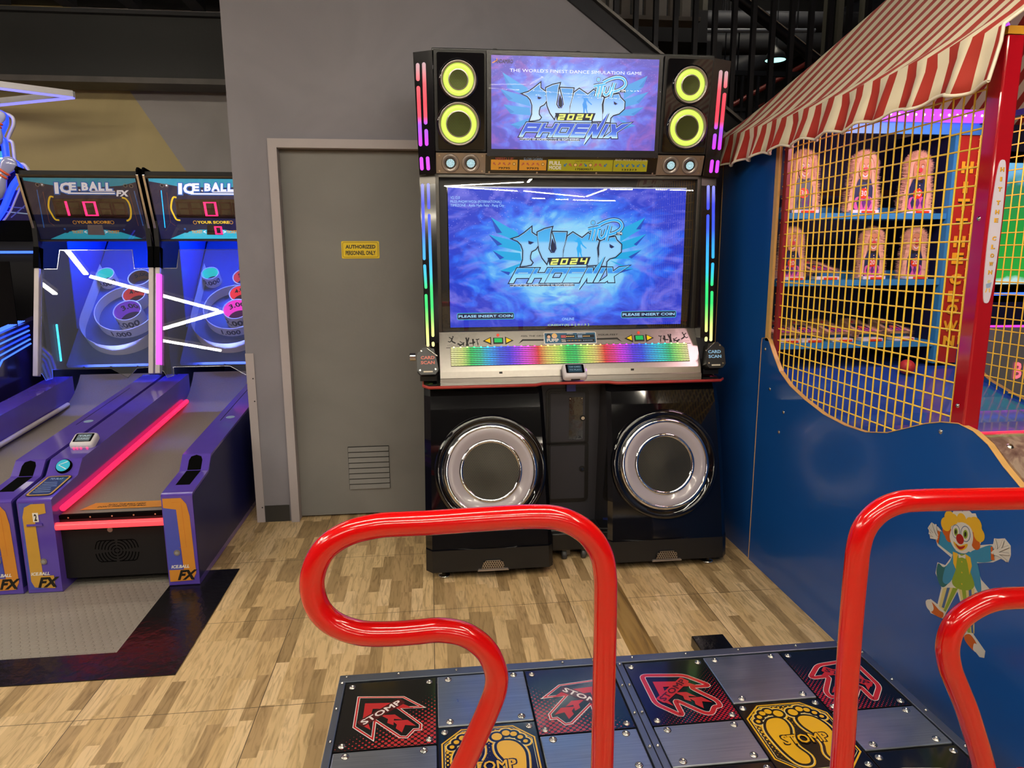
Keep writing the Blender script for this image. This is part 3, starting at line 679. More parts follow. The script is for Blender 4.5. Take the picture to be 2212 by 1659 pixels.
# song-code sticker lying on the console
u0 = FK.px(1176, 745)[0]; u1 = FK.px(1289, 740)[0]; v0, v1 = .135, .200
M_wht = mat('white_vinyl', '#e8e4e0', .35); M_stb = mat('sticker_blue', '#2d6285', .35); M_std = mat('sticker_dark', '#14161c', .35); M_stp = mat('sticker_pink', '#c25a60', .35); M_sty = mat('sticker_cream', '#ecc47a', .35); M_stl = mat('sticker_pale_blue', '#8aa2c6', .35)
g = G().prism(FK, rrect(u0, v0, u1, v1, .006), .001, .003, M_wht).prism(FK, rrect(u0+.004, v0+.005, u1-.004, v1-.004, .003), .003, .0034, M_stb)
w_ = u1-u0; g.fbox(FK, u0+.085, u0+.158, v0+.032, v0+.050, .0034, .0037, M_std).fbox(FK, u0+.166, u1-.010, v0+.032, v0+.050, .0034, .0037, M_std).fbox(FK, u0+.085, u1-.010, v0+.009, v0+.027, .0034, .0037, M_std)
g.fbox(FK, u0+.087, u0+.112, v0+.034, v0+.048, .0037, .0039, M_stp).fbox(FK, u0+.172, u0+.196, v0+.034, v0+.048, .0037, .0039, M_stl)
g.text(FK, 'FULL', u0+.088, v0+.019, u0+.110, v0+.0255, .0039, M_wht, .03).text(FK, 'MODE', u0+.088, v0+.0105, u0+.110, v0+.017, .0039, M_wht, .03)
for k in range(5):
    g.disc(FK, u0+.117+k*.0085, v0+.041, .0032, .0039, M_sty, 8); g.disc(FK, u0+.202+k*.0075, v0+.041, .003, .0039, M_sty, 8)
for k in range(9): g.disc(FK, u0+.118+k*.0085, v0+.018, .003, .0039, M_sty if k % 2 else M_stl, 8)
for k in range(6): g.disc(FK, u0+.20+k*.0085, v0+.018, .003, .0039, M_stl, 8)
g.text(FK, 'SPEED', u0+.118, v0+.053, u0+.150, v0+.058, .0037, M_wht, .02).text(FK, 'SLOW DOWN', u0+.170, v0+.053, u0+.215, v0+.058, .0037, M_wht, .02)
g.disc(FK, u0+.025, v0+.045, .013, .0037, M_std, 18).disc(FK, u0+.025, v0+.040, .0085, .0039, mat('pale_skin_print', '#e8c0a4', .4), 16).disc(FK, u0+.054, v0+.045, .014, .0037, M_sty, 18).disc(FK, u0+.054, v0+.039, .0085, .0039, MATS['pale_skin_print'], 16)
g.text(FK, 'PUMP', u0+.014, v0+.012, u0+.074, v0+.030, .0041, M_wht, .04)
g.build('code_sticker', con, label='blue and white code card sticker')
# white card reader at the console front
def reader(parent, F, w, h, mats, txt, name='card_reader'):
    M_body, M_scr = mats
    A = rrect(-w/2, -h/2, w/2, h/2, .016); g = G(); n = len(A)
    B = [(u*.86, v*.80+.002) for u, v in A]
    V = [F(u, v, 0) for u, v in A]+[F(u, v, .020) for u, v in A]+[F(u*.97, v*.95, .028) for u, v in A]+[F(u, v, .034) for u, v in B]
    g.add(V, [(i+k*n, (i+1) % n+k*n, n+(i+1) % n+k*n, n+i+k*n) for k in range(3) for i in range(n)]+[tuple(range(3*n, 4*n))], M_body, True)
    r = g.build(name, parent)
    g2 = G().prism(F, rrect(-w*.38, -h*.27, w*.38, h*.36, .005), .0335, .0355, M_gloss); g2.fbox(F, -w*.29, w*.29, -h*.22, h*.30, .0355, .0358, M_scr)
    M_rt = glow('reader_text', '#9fc4d8', .5)
    for i, t in enumerate(txt): g2.text(F, t, -w*.24, h*(.12-.22*i), w*.24, h*(.22-.22*i), .0361, M_rt, .01)
    g2.build('reader_screen', r)
    return r
FRd = Fr((MX-.004, 3.335, .958), (1, 0, 0), (0, .62, .60))
c0 = Fr((MX, 3.325, .95)).px(1240, 802)
FRd = Fr((MX+c0[0], 3.325, .95), (1, 0, 0), (0, .75, .66))
rd = reader(con, FRd, .118, .085, (mat('white_reader_plastic', '#d5d0d8', .35), glow('reader_display', '#2b4452', .6)), ('TAP CARD', 'TO PLAY!'))
G().tube([FRd(.052, -.03, .024), FRd(.055, 0, .026), FRd(.050, .03, .026)], .004, glow('violet_led', '#b45cff', 3)).build('status_light', rd)
G().fbox(FRd, -.022, .022, -.046, -.040, .006, .012, M_blk).build('card_slot', rd)
# --- main screen
FM = Fr((MX, 3.475, 1.15), (1, 0, 0), (0, -.008, 1))
FM_ = FM
g = G(); zb0, zb1 = 0.0, FM.px(1230, 383)[1]
A = [(-.66, zb0), (.66, zb0), (.66, zb1+.012), (-.66, zb1+.012)]
g = G()
for (x0, x1, y0, y1) in ((-.66, -.638, 0, zb1+.012), (.638, .66, 0, zb1+.012), (-.66, .66, zb1-.006, zb1+.012)):
    g.fbox(FM, x0, x1, y0, y1, -.06, .012, M_steelc)
bz = g.build('screen_frame', dm, bevel=.002)
G().fbox(FM, -.638, .638, 0, zb1-.006, -.05, -.032, M_blk).build('screen_bezel', dm)
sL = FM.px(962, 410)[0]; sR = FM.px(1487, 410)[0]; sT = FM.px(1225, 403)[1]; sB = FM.px(1225, 705)[1]
sL, sR = -.597, .597
# ================================================================== the two screens
def backdrop(name, cx, cz, sx, sz, centre, stops, s, magenta, mag_amt):
    m, nt, N, L, b = nmat(name); x, y, z = geo_xyz(N, L)
    u = mth(N, L, 'DIVIDE', mth(N, L, 'SUBTRACT', x, cx), sx); v = mth(N, L, 'DIVIDE', mth(N, L, 'SUBTRACT', z, cz), sz)
    c = N.new('ShaderNodeCombineXYZ'); L.new(u, c.inputs[0]); L.new(v, c.inputs[1])
    nz = N.new('ShaderNodeTexNoise'); nz.inputs['Scale'].default_value = 3.2; nz.inputs['Detail'].default_value = 7; nz.inputs['Distortion'].default_value = 1.6; L.new(c.outputs[0], nz.inputs['Vector'])
    r = mth(N, L, 'SQRT', mth(N, L, 'ADD', mth(N, L, 'MULTIPLY', u, u), mth(N, L, 'MULTIPLY', v, v)))
    f = mth(N, L, 'ADD', r, mth(N, L, 'MULTIPLY', mth(N, L, 'SUBTRACT', nz.outputs['Fac'], .5), 1.1))
    base = ramp(N, L, f, stops)
    n2 = N.new('ShaderNodeTexNoise'); n2.inputs['Scale'].default_value = 2.3; n2.inputs['Detail'].default_value = 8; n2.inputs['Distortion'].default_value = 2.5; L.new(c.outputs[0], n2.inputs['Vector'])
    k = mth(N, L, 'MULTIPLY', ramp(N, L, n2.outputs['Fac'], [(.48, '#000000'), (.66, '#ffffff')]), mag_amt)
    mx = N.new('ShaderNodeMix'); mx.data_type = 'RGBA'; L.new(k, mx.inputs[0]); L.new(base, mx.inputs[6]); mx.inputs[7].default_value = lin(magenta)
    # scattered sparks
    vo = N.new('ShaderNodeTexVoronoi'); vo.inputs['Scale'].default_value = 34; L.new(c.outputs[0], vo.inputs['Vector'])
    sp = mth(N, L, 'MULTIPLY', mth(N, L, 'LESS_THAN', vo.outputs['Distance'], .13), mth(N, L, 'GREATER_THAN', mth(N, L, 'ADD', v, mth(N, L, 'MULTIPLY', nz.outputs['Fac'], .8)), .62))
    m2 = N.new('ShaderNodeMix'); m2.data_type = 'RGBA'; L.new(mth(N, L, 'MULTIPLY', sp, .5), m2.inputs[0]); L.new(mx.outputs[2], m2.inputs[6]); m2.inputs[7].default_value = lin('#d8ccff')
    L.new(m2.outputs[2], b.inputs['Emission Color']); b.inputs['Emission Strength'].default_value = s
    b.inputs['Base Color'].default_value = (.01, .01, .015, 1); b.inputs['Roughness'].default_value = .3
    return m
FA = Fr((MX, 3.395, 2.011), (1, 0, 0), (0, -.035, .403))       # marquee screen, leaning forward at its top
mL, mR, mT, mB = -.392, .392, .405, .002
class Art:
    def __init__(s, g, F, T=None): s.g = g; s.F = F; s.T = T or (lambda p: p)
    def flat(s, p, d, m): s.g.flat(s.F, [s.T(q) for q in p], d, m)
    def stroke(s, p, w, d, m, closed=False): s.g.stroke(s.F, [s.T(q) for q in p], w*s.k(), d, m, closed)
    def k(s): a = s.T((0, 0)); b = s.T((1, 0)); return b[0]-a[0]
    def text(s, t, x0, y0, x1, y1, d, m, *a): p = s.T((x0, y0)); q = s.T((x1, y1)); s.g.text(s.F, t, p[0], p[1], q[0], q[1], d, m, *a)
def screen_mats(pre, S, white, mid, deep, feather, featherd, line):
    return dict(dark=glow(pre+'_outline', line, S*.35), white=glow(pre+'_white', white, S), mid=glow(pre+'_mid', mid, S), deep=glow(pre+'_deep', deep, S), fe=glow(pre+'_feather', feather, S*.8), fd=glow(pre+'_feather_dark', featherd, S*.8),
                yel=glow(pre+'_yellow', '#e9f27a', S), pure=glow(pre+'_letter', '#f4f8ff', S))
def vgrad(pre, z0, z1, stops, S):
    return ramp_glow(pre, 2, z0, z1, stops, S)
def logo(A, K, ltr, phx, itup):
    Z = lambda pts: [FA.px(1040+a/5.53, 110+b/5.53) for a, b in pts]
    for p in ([(250, 255), (545, 440), (600, 560), (480, 515), (310, 440)], [(222, 455), (450, 520), (560, 560), (590, 665), (320, 590)], [(262, 640), (575, 680), (590, 770), (345, 750)], [(345, 880), (600, 790), (540, 850), (440, 935)],
              [(1985, 298), (1700, 430), (1700, 575), (1930, 435)], [(1995, 490), (1700, 580), (1700, 675), (1880, 625)], [(1940, 672), (1690, 705), (1560, 775), (1820, 775)], [(1840, 895), (1560, 780), (1700, 860), (1670, 945)]):
        q = Z(p); A.flat(q, .0010, K['fe'])
        c = (sum(a for a, b in q)/len(q), sum(b for a, b in q)/len(q))
        tip = q[0]; A.flat([tip, q[-1], ((q[-1][0]+c[0])/2, (q[-1][1]+c[1])/2)], .0013, K['fd'])
    P1 = [(500, 512), (560, 495), (620, 455), (700, 390), (700, 445), (740, 475), (770, 495), (775, 590), (745, 635), (695, 662), (680, 715), (680, 760), (705, 795), (690, 815), (640, 825), (582, 830), (608, 760), (612, 650), (590, 580), (550, 535)]
    U = [(775, 445), (850, 410), (930, 392), (915, 440), (905, 540), (888, 640), (915, 690), (960, 690), (985, 640), (975, 560), (945, 445), (1095, 452), (1078, 560), (1050, 660), (1045, 745), (885, 748), (868, 800), (825, 740), (790, 650), (775, 520)]
    M = [(1110, 500), (1168, 458), (1270, 528), (1340, 470), (1420, 540), (1455, 560), (1432, 640), (1440, 760), (1440, 835), (1330, 838), (1350, 745), (1052, 745), (1070, 640)]
    P2 = [(1475, 570), (1560, 530), (1640, 520), (1655, 560), (1705, 610), (1700, 690), (1640, 745), (1570, 765), (1535, 800), (1530, 850), (1430, 845), (1462, 720), (1462, 640)]
    for p in (P1, P2, M, U): q = Z(p); A.flat(inset(q, -.0062), .0014, K['dark'])
    for i, p in enumerate((P1, P2, M, U)):
        q = Z(p); o = i*.0002; A.flat(inset(q, -.0032), .0016+o, K['dark']); A.flat(inset(q, -.0012), .00165+o, K['white']); A.flat(inset(q, .0006), .0017+o, K['deep']); A.flat(inset(q, .0014), .00175+o, ltr)
    for p in ([(670, 545), (720, 560), (690, 578), (672, 572)], [(1580, 605), (1622, 632), (1600, 645), (1582, 635)]):
        q = Z(p); A.flat(inset(q, -.002), .0026, K['deep']); A.flat(q, .0028, K['dark'])
    q = Z([(935, 520), (965, 600), (965, 660), (945, 680), (920, 660), (918, 600)]); A.flat(inset(q, -.0015), .0026, K['deep']); A.flat(q, .0028, K['dark'])
    W_ = Z([(1215, 522), (1240, 518), (1250, 545), (1262, 560), (1280, 600), (1320, 640), (1312, 648), (1270, 612), (1256, 590), (1250, 620), (1262, 660), (1258, 700), (1270, 745), (1258, 745), (1236, 680), (1230, 745), (1216, 745), (1214, 690), (1205, 640), (1222, 600), (1218, 570), (1195, 565), (1170, 545), (1200, 550), (1215, 535)])
    A.flat(W_, .0028, K['mid'])
    # wordmark of block letters, sheared
    def T2(u, v, k=0): # unit box -> zoom px
        x0, x1 = 455, 1700; yt, ybm = 862, 1020; sh = 85
        return (x0+(x1-x0-sh)*u+sh*v, ybm+(yt-ybm)*v+18*u)
    def rects(ch, a, b):
        w = b-a; t = .030/w*1.0
        return [[(a+w*r[0], r[1]), (a+w*r[2], r[1]), (a+w*r[2], r[3]), (a+w*r[0], r[3])] for r in seg_rects(ch, min(.3, t), .26)]
    polys = []
    for ch, a, b in (('P', 0, .155), ('H', .175, .325), ('O', .345, .495), ('E', .515, .66)): polys += rects(ch, a, b)
    polys += [[(.682, 1), (.714, 1), (.714, .1), (.695, -.55), (.682, .1)], [(.682, 1), (.722, 1), (.790, 0), (.750, 0)], [(.756, 0), (.790, 0), (.790, 1), (.775, 1.9), (.756, 1)], [(.815, 0), (.847, 0), (.847, 1), (.815, 1)],
              [(.868, 1), (.912, 1), (1.0, 0), (.95, 0)], [(.868, 0), (.912, 0), (1.06, 1.12), (.98, 1)]]
    Q = [Z([T2(u, v) for u, v in p]) for p in polys]
    for q in Q: A.flat(inset(q, -.0066), .0030, K['dark'])
    for q in Q: A.flat(inset(q, -.0026), .0032, K['white'])
    for q in Q: A.flat(inset(q, -.0008), .0036, phx)
    # year
    bg = Z([(878, 742), (1362, 745), (1325, 835), (900, 832)]); A.flat(bg, .0040, K['dark'])
    for i, ch in enumerate('2024'):
        x0 = 905+i*108; 
        for r in seg_rects(ch, .26, .24):
            pt = lambda u, v: (x0+78*u+24*v, 826-70*v)
            A.flat(Z([pt(r[0], r[1]), pt(r[2], r[1]), pt(r[2], r[3]), pt(r[0], r[3])]), .0044, K['yel'])
    # script word with its loop
    for w, d, m in ((.020, .0046, K['dark']), (.0135, .0049, K['pure'] if False else K['white']), (.0085, .0052, itup)):
        for L_ in ([(1365, 550), (1385, 470), (1400, 400)], [(1340, 425), (1420, 410), (1480, 400)], [(1405, 555), (1425, 470), (1440, 400)], [(1470, 430), (1460, 500), (1480, 530), (1520, 500), (1545, 430)], [(1540, 555), (1560, 480), (1585, 385)],
                   [(1450, 380), (1530, 340), (1620, 318), (1690, 335), (1718, 385), (1700, 430), (1640, 470), (1570, 490)]):
            A.stroke(spline(Z(L_), 5), w, d, m)
        c = Z([(1395, 345)])[0]; A.stroke(circ(c[0], c[1], .0045, 14), w*.6, d, m, True)
    p = Z([(1655, 498), (1722, 462)]); A.flat([(p[0][0], p[0][1]), (p[1][0], p[0][1]), (p[1][0], p[1][1]), (p[0][0], p[1][1])], .0053, K['dark']); A.text('TM', p[0][0]+.002, p[0][1]+.0012, p[1][0]-.002, p[1][1]-.0012, .0056, K['pure'], .02)
    p = Z([(455, 1078), (1170, 1042)]); A.stroke([(p[0][0]-.002, (p[0][1]+p[1][1])/2), (p[1][0]+.002, (p[0][1]+p[1][1])/2-.0005)], .0075, .0038, K['dark'])
    A.text('COPYRIGHT ©BY ANDAMIRO CO.,LTD. ALL RIGHTS RESERVED.', p[0][0], p[0][1]+.0014, p[1][0], p[1][1]-.001, .0041, K['pure'])
# marquee
ub = G().fbox(FA, -.412, .412, -.03, .425, -.05, -.001, mat('marquee_bezel', '#15121b', .25)).build('marquee_screen', dm)
Mb = backdrop('marquee_backdrop', MX, 2.20, .40, .27, None, [(0, '#d2ecff'), (.45, '#9cc4ff'), (.66, '#7391f6'), (.88, '#6c6ae0'), (1, '#6258c4')], 1.0, '#a868c4', .6)
g = G().fbox(FA, mL, mR, mB, mT, 0, .0006, Mb)
K1 = screen_mats('mq', 1.0, '#d6ecff', '#3f8fe0', '#6f8cf0', '#57a7ee', '#4a8fe0', '#232a4a')
A1 = Art(g, FA)
ltr = vgrad('mq_letters', 2.11, 2.26, [(0, '#dff4ff'), (.45, '#bfe2ff'), (.72, '#9ccbff'), (1, '#4f9fe6')], 1.0)
phx = vgrad('mq_phoenix', 2.045, 2.10, [(0, '#c8f0ff'), (.45, '#b4e6ff'), (.7, '#4f86f0'), (1, '#2c58d8')], 1.0)
logo(A1, K1, ltr, phx, glow('mq_script', '#59b6ff', 1.0))
(u0, v0), (u1, v1) = FA.px(1101, 152), FA.px(1387, 145); (_, v2) = FA.px(1387, 160)
g.text(FA, "THE WORLD'S FINEST DANCE SIMULATION GAME", u0, v0-.006, u1, v0+.008, .001, glow('mq_tag', '#e6ecff', 1))
(u0, v0), (u1, v1) = FA.px(1069, 136), FA.px(1108, 128)
g.text(FA, 'ANDAMIRO', u0, v0-.001, u1, v1-.001, .001, glow('mq_maker', '#3c3238', .5), .03)
g.stroke(FA, [(u0-.012, v0), (u0+.01, v1-.006), (u0+.008, v1+.002)], .004, .0012, glow('mq_orange', '#e58a2c', 1))
g.build('screen_image', ub, label='blue and violet title picture')
M_glass2 = pane('screen_glass', ior=1.5, boost=1.15)
G().fbox(FA, -.405, .405, -.01, .415, .0075, .0095, pane('matt_cover_glass', ior=1.5, boost=.06)).build('cover_glass', ub)
# main
sc = G().fbox(FM, sL-.004, sR+.004, sB-.004, sT+.002, -.032, -.030, M_gloss)
Mb2 = backdrop('main_backdrop', MX, 1.50, .60, .35, None, [(0, '#b8f0ff'), (.42, '#86d4ff'), (.62, '#3f9aff'), (.82, '#1f62f4'), (1, '#1238d0')], 1.0, '#8a86f4', .55)
sc = sc.build('main_screen', dm)
g = G().fbox(FM, sL, sR, sB, sT-.006, -.030, -.0294, Mb2)
g.fbox(FM, sL, sR, sT-.0055, sT, -.030, -.0290, glow('top_scanline', '#b9c0d8', .9))
FMs = FM.moved(FM.n*(-.0294))
# affine from the marquee's logo to the same logo on the main screen
def zb_(a, b): return FMs.px(1040+a/5.82, 440+b/5.82)
a1_, a2_ = FA.px(1040+485/5.53, 110+512/5.53), FA.px(1040+1762/5.53, 110+855/5.53)
b1_, b2_ = zb_(385, 440), zb_(1822, 780)
kx = (b2_[0]-b1_[0])/(a2_[0]-a1_[0])
a3_, a4_ = FA.px(1040+712/5.53, 110+378/5.53), FA.px(1040+1213/5.53, 110+1150/5.53); b3_, b4_ = zb_(632, 292), zb_(1232, 1112); ky = (b4_[1]-b3_[1])/(a4_[1]-a3_[1])
T = lambda p: (b1_[0]+(p[0]-a1_[0])*kx, b3_[1]+(p[1]-a3_[1])*ky)
K2 = screen_mats('mn', 1.0, '#a6dcff', '#14a6f0', '#123a9a', '#12b2f4', '#1c4fc8', '#182a58')
z3 = FMs(0, T((0, FA.px(1245, 260)[1]))[1]).z; z4 = FMs(0, T((0, FA.px(1245, 178)[1]))[1]).z
ltr2 = vgrad('mn_letters', z3, z4, [(0, '#9cd8ff'), (.55, '#8fd2ff'), (.62, '#3cb8fa'), (1, '#12a4ee')], 1.0)
z5 = FMs(0, T((0, FA.px(1245, 296)[1]))[1]).z; z6 = FMs(0, T((0, FA.px(1245, 264)[1]))[1]).z
phx2 = vgrad('mn_phoenix', z5, z6, [(0, '#9be4ff'), (.5, '#86dcff'), (.6, '#1f8af0'), (1, '#22b4f4')], 1.0)
logo(Art(g, FMs, T), K2, ltr2, phx2, glow('mn_script', '#25a8f0', 1.0))
M_t = glow('mn_text', '#a9dcff', .9); M_tc = glow('mn_cyan', '#39c6d8', .8); M_ty = glow('mn_credit', '#b8e878', .9); M_tp = glow('mn_white', '#d8f0ff', 1); M_box2 = glow('mn_box', '#0c2a5c', .5)
def mt_(t, x0, y0, x1, y1, m=M_t, bold=.0):
    (a, b), (c, d) = FMs.px(x0, y1), FMs.px(x1, y0); g.text(FMs, t, a, b, c, d, .0012, m, bold)
mt_('V2.12.0', 973, 424, 993, 430); mt_('PIU25-PHQW1WD26 (INTERNATIONAL)', 973, 433, 1083, 440); mt_('TIMEZONE - Ayala Malls Feliz - Pasig City', 973, 441, 1089, 448)
mt_('ONLINE', 1214, 686, 1240, 692); mt_('CREDIT(S) 0 [ 0 / 3 ]', 1183, 699, 1272, 705.5, M_ty, .01)
for x0, x1, y0, y1 in ((989, 1109, 676, 690), (1343, 1459, 672, 686)):
    (a, b), (c, d) = FMs.px(x0, y1), FMs.px(x1, y0); R_ = rrect(a-.004, b-.003, c+.004, d+.003, .008)
    g.flat(FMs, R_, .0006, M_box2); g.loop(FMs, R_, inset(R_, .0028), .0009, M_tc)
    g.text(FMs, 'PLEASE INSERT COIN', a+.004, b+.0085, c-.004, d-.0075, .0014, M_tp, .02)
g.build('screen_image', sc, label='bright blue title picture')
G().fbox(FM, -.637, .637, .004, zb1-.008, -.004, -.001, M_glass2).build('cover_glass', dm)
# --- upper speaker boxes
FSB = Fr((MX, 3.402, 2.0), (1, 0, 0), (0, -.062, .42))
M_ring = glow('lime_ring', '#d4f860', 1.05); M_grl = mesh_grille('horn_grille', c2='#56622c', s=.0075)
for s in (-1, 1):
    u0, u1 = (-.652, -.415) if s < 0 else (.415, .652)
    g = G().fbox(FSB, u0, u1, .0, .432, -.20, -.004, M_blk)
    R_ = rrect(u0+.014, .010, u1-.010, .420, .008); g.prism(FSB, R_, -.004, .006, M_gloss)
    bx = g.build('upper_speaker_box', dm, bevel=.002)
    for (pxx, pyy), ro in (((990, 172), .088), ((991, 268), .101)):
        uu, vv = FSB.px(pxx, pyy); uu = uu if s < 0 else -uu
        G().lathe(FSB, uu, vv, [(ro, .005), (ro-.002, .016), (ro-.008, .018)], M_gloss, 48).build('outer_bezel', bx)
        G().lathe(FSB, uu, vv, [(ro-.006, .016), (ro-.010, .019), (ro-.018, .012), (ro-.020, .006)], M_silver, 48).build('silver_ring', bx)
        G().lathe(FSB, uu, vv, [(ro-.020, .008), (ro-.028, .014), (ro-.037, .012), (ro-.043, .006)], M_ring, 48).build('glowing_ring', bx)
        G().lathe(FSB, uu, vv, [(ro-.042, .010), (ro-.047, .011)], M_silver, 40).lathe(FSB, uu, vv, [(ro-.046, .009), ((ro-.05)*.5, .008), (.0001, .0075)], M_grl, 40).build('speaker_grille', bx)
G().box(MX-.66, MX+.66, 3.36, 3.60, 2.425, 2.44, M_blk).build('top_panel', dm, bevel=.004)
for u in (-.37, .02): G().disc(Fr((MX+u, 3.42, 2.44), (1, 0, 0), (0, 1, 0)), 0, 0, .012, .015, M_blk, 14, 0).build('top_bolt', dm)
# --- light band
FLb = Fr((MX, 3.445, 1.905), (1, 0, 0), (0, -.035, .095))
g = G().fbox(FLb, -.65, .65, -.002, .098, -.1, -.004, M_blk).build('light_band', dm)
lbz = g
for s in (-1, 1):
    u0, u1 = (-.650, -.418) if s < 0 else (.418, .650)
    pl_ = G().fbox(FLb, u0, u1, .002, .096, -.004, 0, mat('brushed_nickel_plate', '#9d938c', .3, .8)).build('lamp_plate', lbz)
    for pxx in (973, 1017):
        uu, vv = FLb.px(pxx, 352 if pxx < 1000 else 351); uu = uu if s < 0 else -uu
        G().lathe(FLb, uu, .050, [(.041, 0), (.042, .006), (.038, .009), (.030, .006), (.026, .002)], M_silver, 32).build('lamp_ring', pl_)
        g = G().disc(FLb, uu, .050, .026, .003, M_steelc, 24)
        M_led = glow('white_led', '#c9f4ff', 2.2)
        g.disc(FLb, uu, .050, .020, .0035, glow('led_backing', '#8fb4bd', .5), 20)
        for rr_, nn in ((.0, 1), (.006, 6), (.0115, 10), (.0165, 14)):
            for k in range(nn): a = 2*pi*k/nn; g.disc(FLb, uu+rr_*cos(a), .050+rr_*sin(a), .0017, .0045, M_led, 6)
        g.build('led_lamp', pl_)
    for uu in (u0+.016, u1-.016):
        for vv in (.014, .084): G().disc(FLb, uu, vv, .0045, .003, M_bolt, 12, 0).build('screw', pl_)
M_or = mat('orange_code_label', '#d99a35', .35); M_gy = mat('lime_code_label', '#a8a422', .35); M_pk = mat('pink_arrow_print', '#b45a52', .4); M_bl = mat('blue_arrow_print', '#2f6fae', .4)
g = G().fbox(FLb, -.418, .418, .002, .096, -.004, .001, mat('black_code_panel', '#120f10', .15, coat=.4))
g.fbox(FLb, -.418, .418, .092, .097, .001, .003, M_silver).fbox(FLb, -.418, .418, .000, .004, .001, .003, M_silver)
def lbp(x): return FLb.px(920+x/3.687, 350)[0]
def arrow(F, u, v, r, ang, d, m):
    P = [(-.9, .25), (.1, .25), (.1, .8), (1, 0), (.1, -.8), (.1, -.25), (-.9, -.25)]; c, s = cos(ang), sin(ang)
    g.flat(F, [(u+r*(x*c-y*s), v+r*(x*s+y*c)) for x, y in P], d, m)
for x0, x1, m_, ttl, code, seq in ((518, 730, M_or, 'SPEED UP', '79795', '7979o'), (745, 960, M_or, 'SLOW DOWN', '97975', '9797o')):
    a, b = lbp(x0), lbp(x1); g.fbox(FLb, a, b, .020, .068, .001, .0016, m_)
    g.text(FLb, ttl, a+.02, .066, b-.02, .079, .0018, M_pk if x0 < 700 else M_stl, .03)
    for i in range(5):
        u = a+(b-a)*(.13+.185*i)
        if seq[i] == 'o': g.disc(FLb, u, .049, .0075, .0018, M_ink, 14); g.disc(FLb, u, .049, .0055, .002, M_sty, 12)
        else: arrow(FLb, u, .049, .009, {'7': 3*pi/4, '9': pi/4}[seq[i]], .0019, M_pk)
    g.text(FLb, code, a+.035, .024, b-.035, .034, .0018, M_ink, .03)
a, b = lbp(972), lbp(1490); g.fbox(FLb, a, b, .018, .072, .001, .0016, M_gy); c_, d_ = lbp(1495), lbp(1765); g.fbox(FLb, c_, d_, .018, .072, .001, .0016, M_gy)
g.text(FLb, 'FULL', a+.006, .046, a+.064, .064, .0022, M_wht, .04).text(FLb, 'MODE', a+.006, .025, a+.066, .042, .0022, M_wht, .04)
for i, q in enumerate('17o93o9 7 1'.replace(' ', '')):
    u = a+.085+i*.0245
    if q == 'o': g.disc(FLb, u, .047, .009, .0018, M_ink, 14); g.disc(FLb, u, .047, .007, .002, M_sty, 12)
    else: arrow(FLb, u, .047, .0105, {'1': -3*pi/4, '7': 3*pi/4, '9': pi/4, '3': -pi/4}[q], .0019, M_pk if q in '79' else M_bl)
g.text(FLb, 'using USB MEMORY or', a+.13, .061, a+.22, .068, .0018, M_ink).text(FLb, '175839571', a+.135, .022, a+.22, .032, .0018, M_ink, .03)
for i, q in enumerate('131313'): arrow(FLb, c_+.018+i*.0265, .047, .0105, -3*pi/4 if q == '1' else -pi/4, .0019, M_bl)
g.text(FLb, 'BASIC MODE P1 HOLD only', c_+.008, .066, d_-.004, .077, .0018, M_wht).text(FLb, '131313', c_+.045, .022, d_-.05, .031, .0018, M_ink, .03)
for x in (-.40, -.17, .12, .40):
    for v in (.010, .087): g.disc(FLb, x, v, .0045, .0035, M_bolt, 12, .001)
g.build('code_panel', lbz, label='black strip with yellow arrow-code labels')
# --- side wings with LED slots
FW1 = Fr((MX, 3.418, 1.905), (1, 0, 0), (0, -.055, .53)); FW2 = Fr((MX, 3.372, 1.075), (1, 0, 0), (0, .078, .82))
st_top = [(0, '#d93cff'), (.14, '#d03aff'), (.26, '#d02cff'), (.42, '#a050ff'), (.50, '#ff3b5a'), (.62, '#ff2f4a'), (.80, '#f2485a'), (.93, '#c98a92'), (1, '#b99aa0')]
M_w1 = ramp_glow('wing_upper_led', 2, 1.92, 2.38, st_top, 1.25)
st_low = [(0, '#fff2a0'), (.06, '#fbff8a'), (.16, '#8fe86a'), (.24, '#14dc6a'), (.36, '#16e07a'), (.42, '#14c8c8'), (.50, '#16b4ff'), (.62, '#149cff'), (.72, '#1a50ff'), (.88, '#2a3cff'), (1, '#8f94ff')]
M_w2 = ramp_glow('wing_lower_led', 2, 1.10, 1.86, st_low, 1.25)
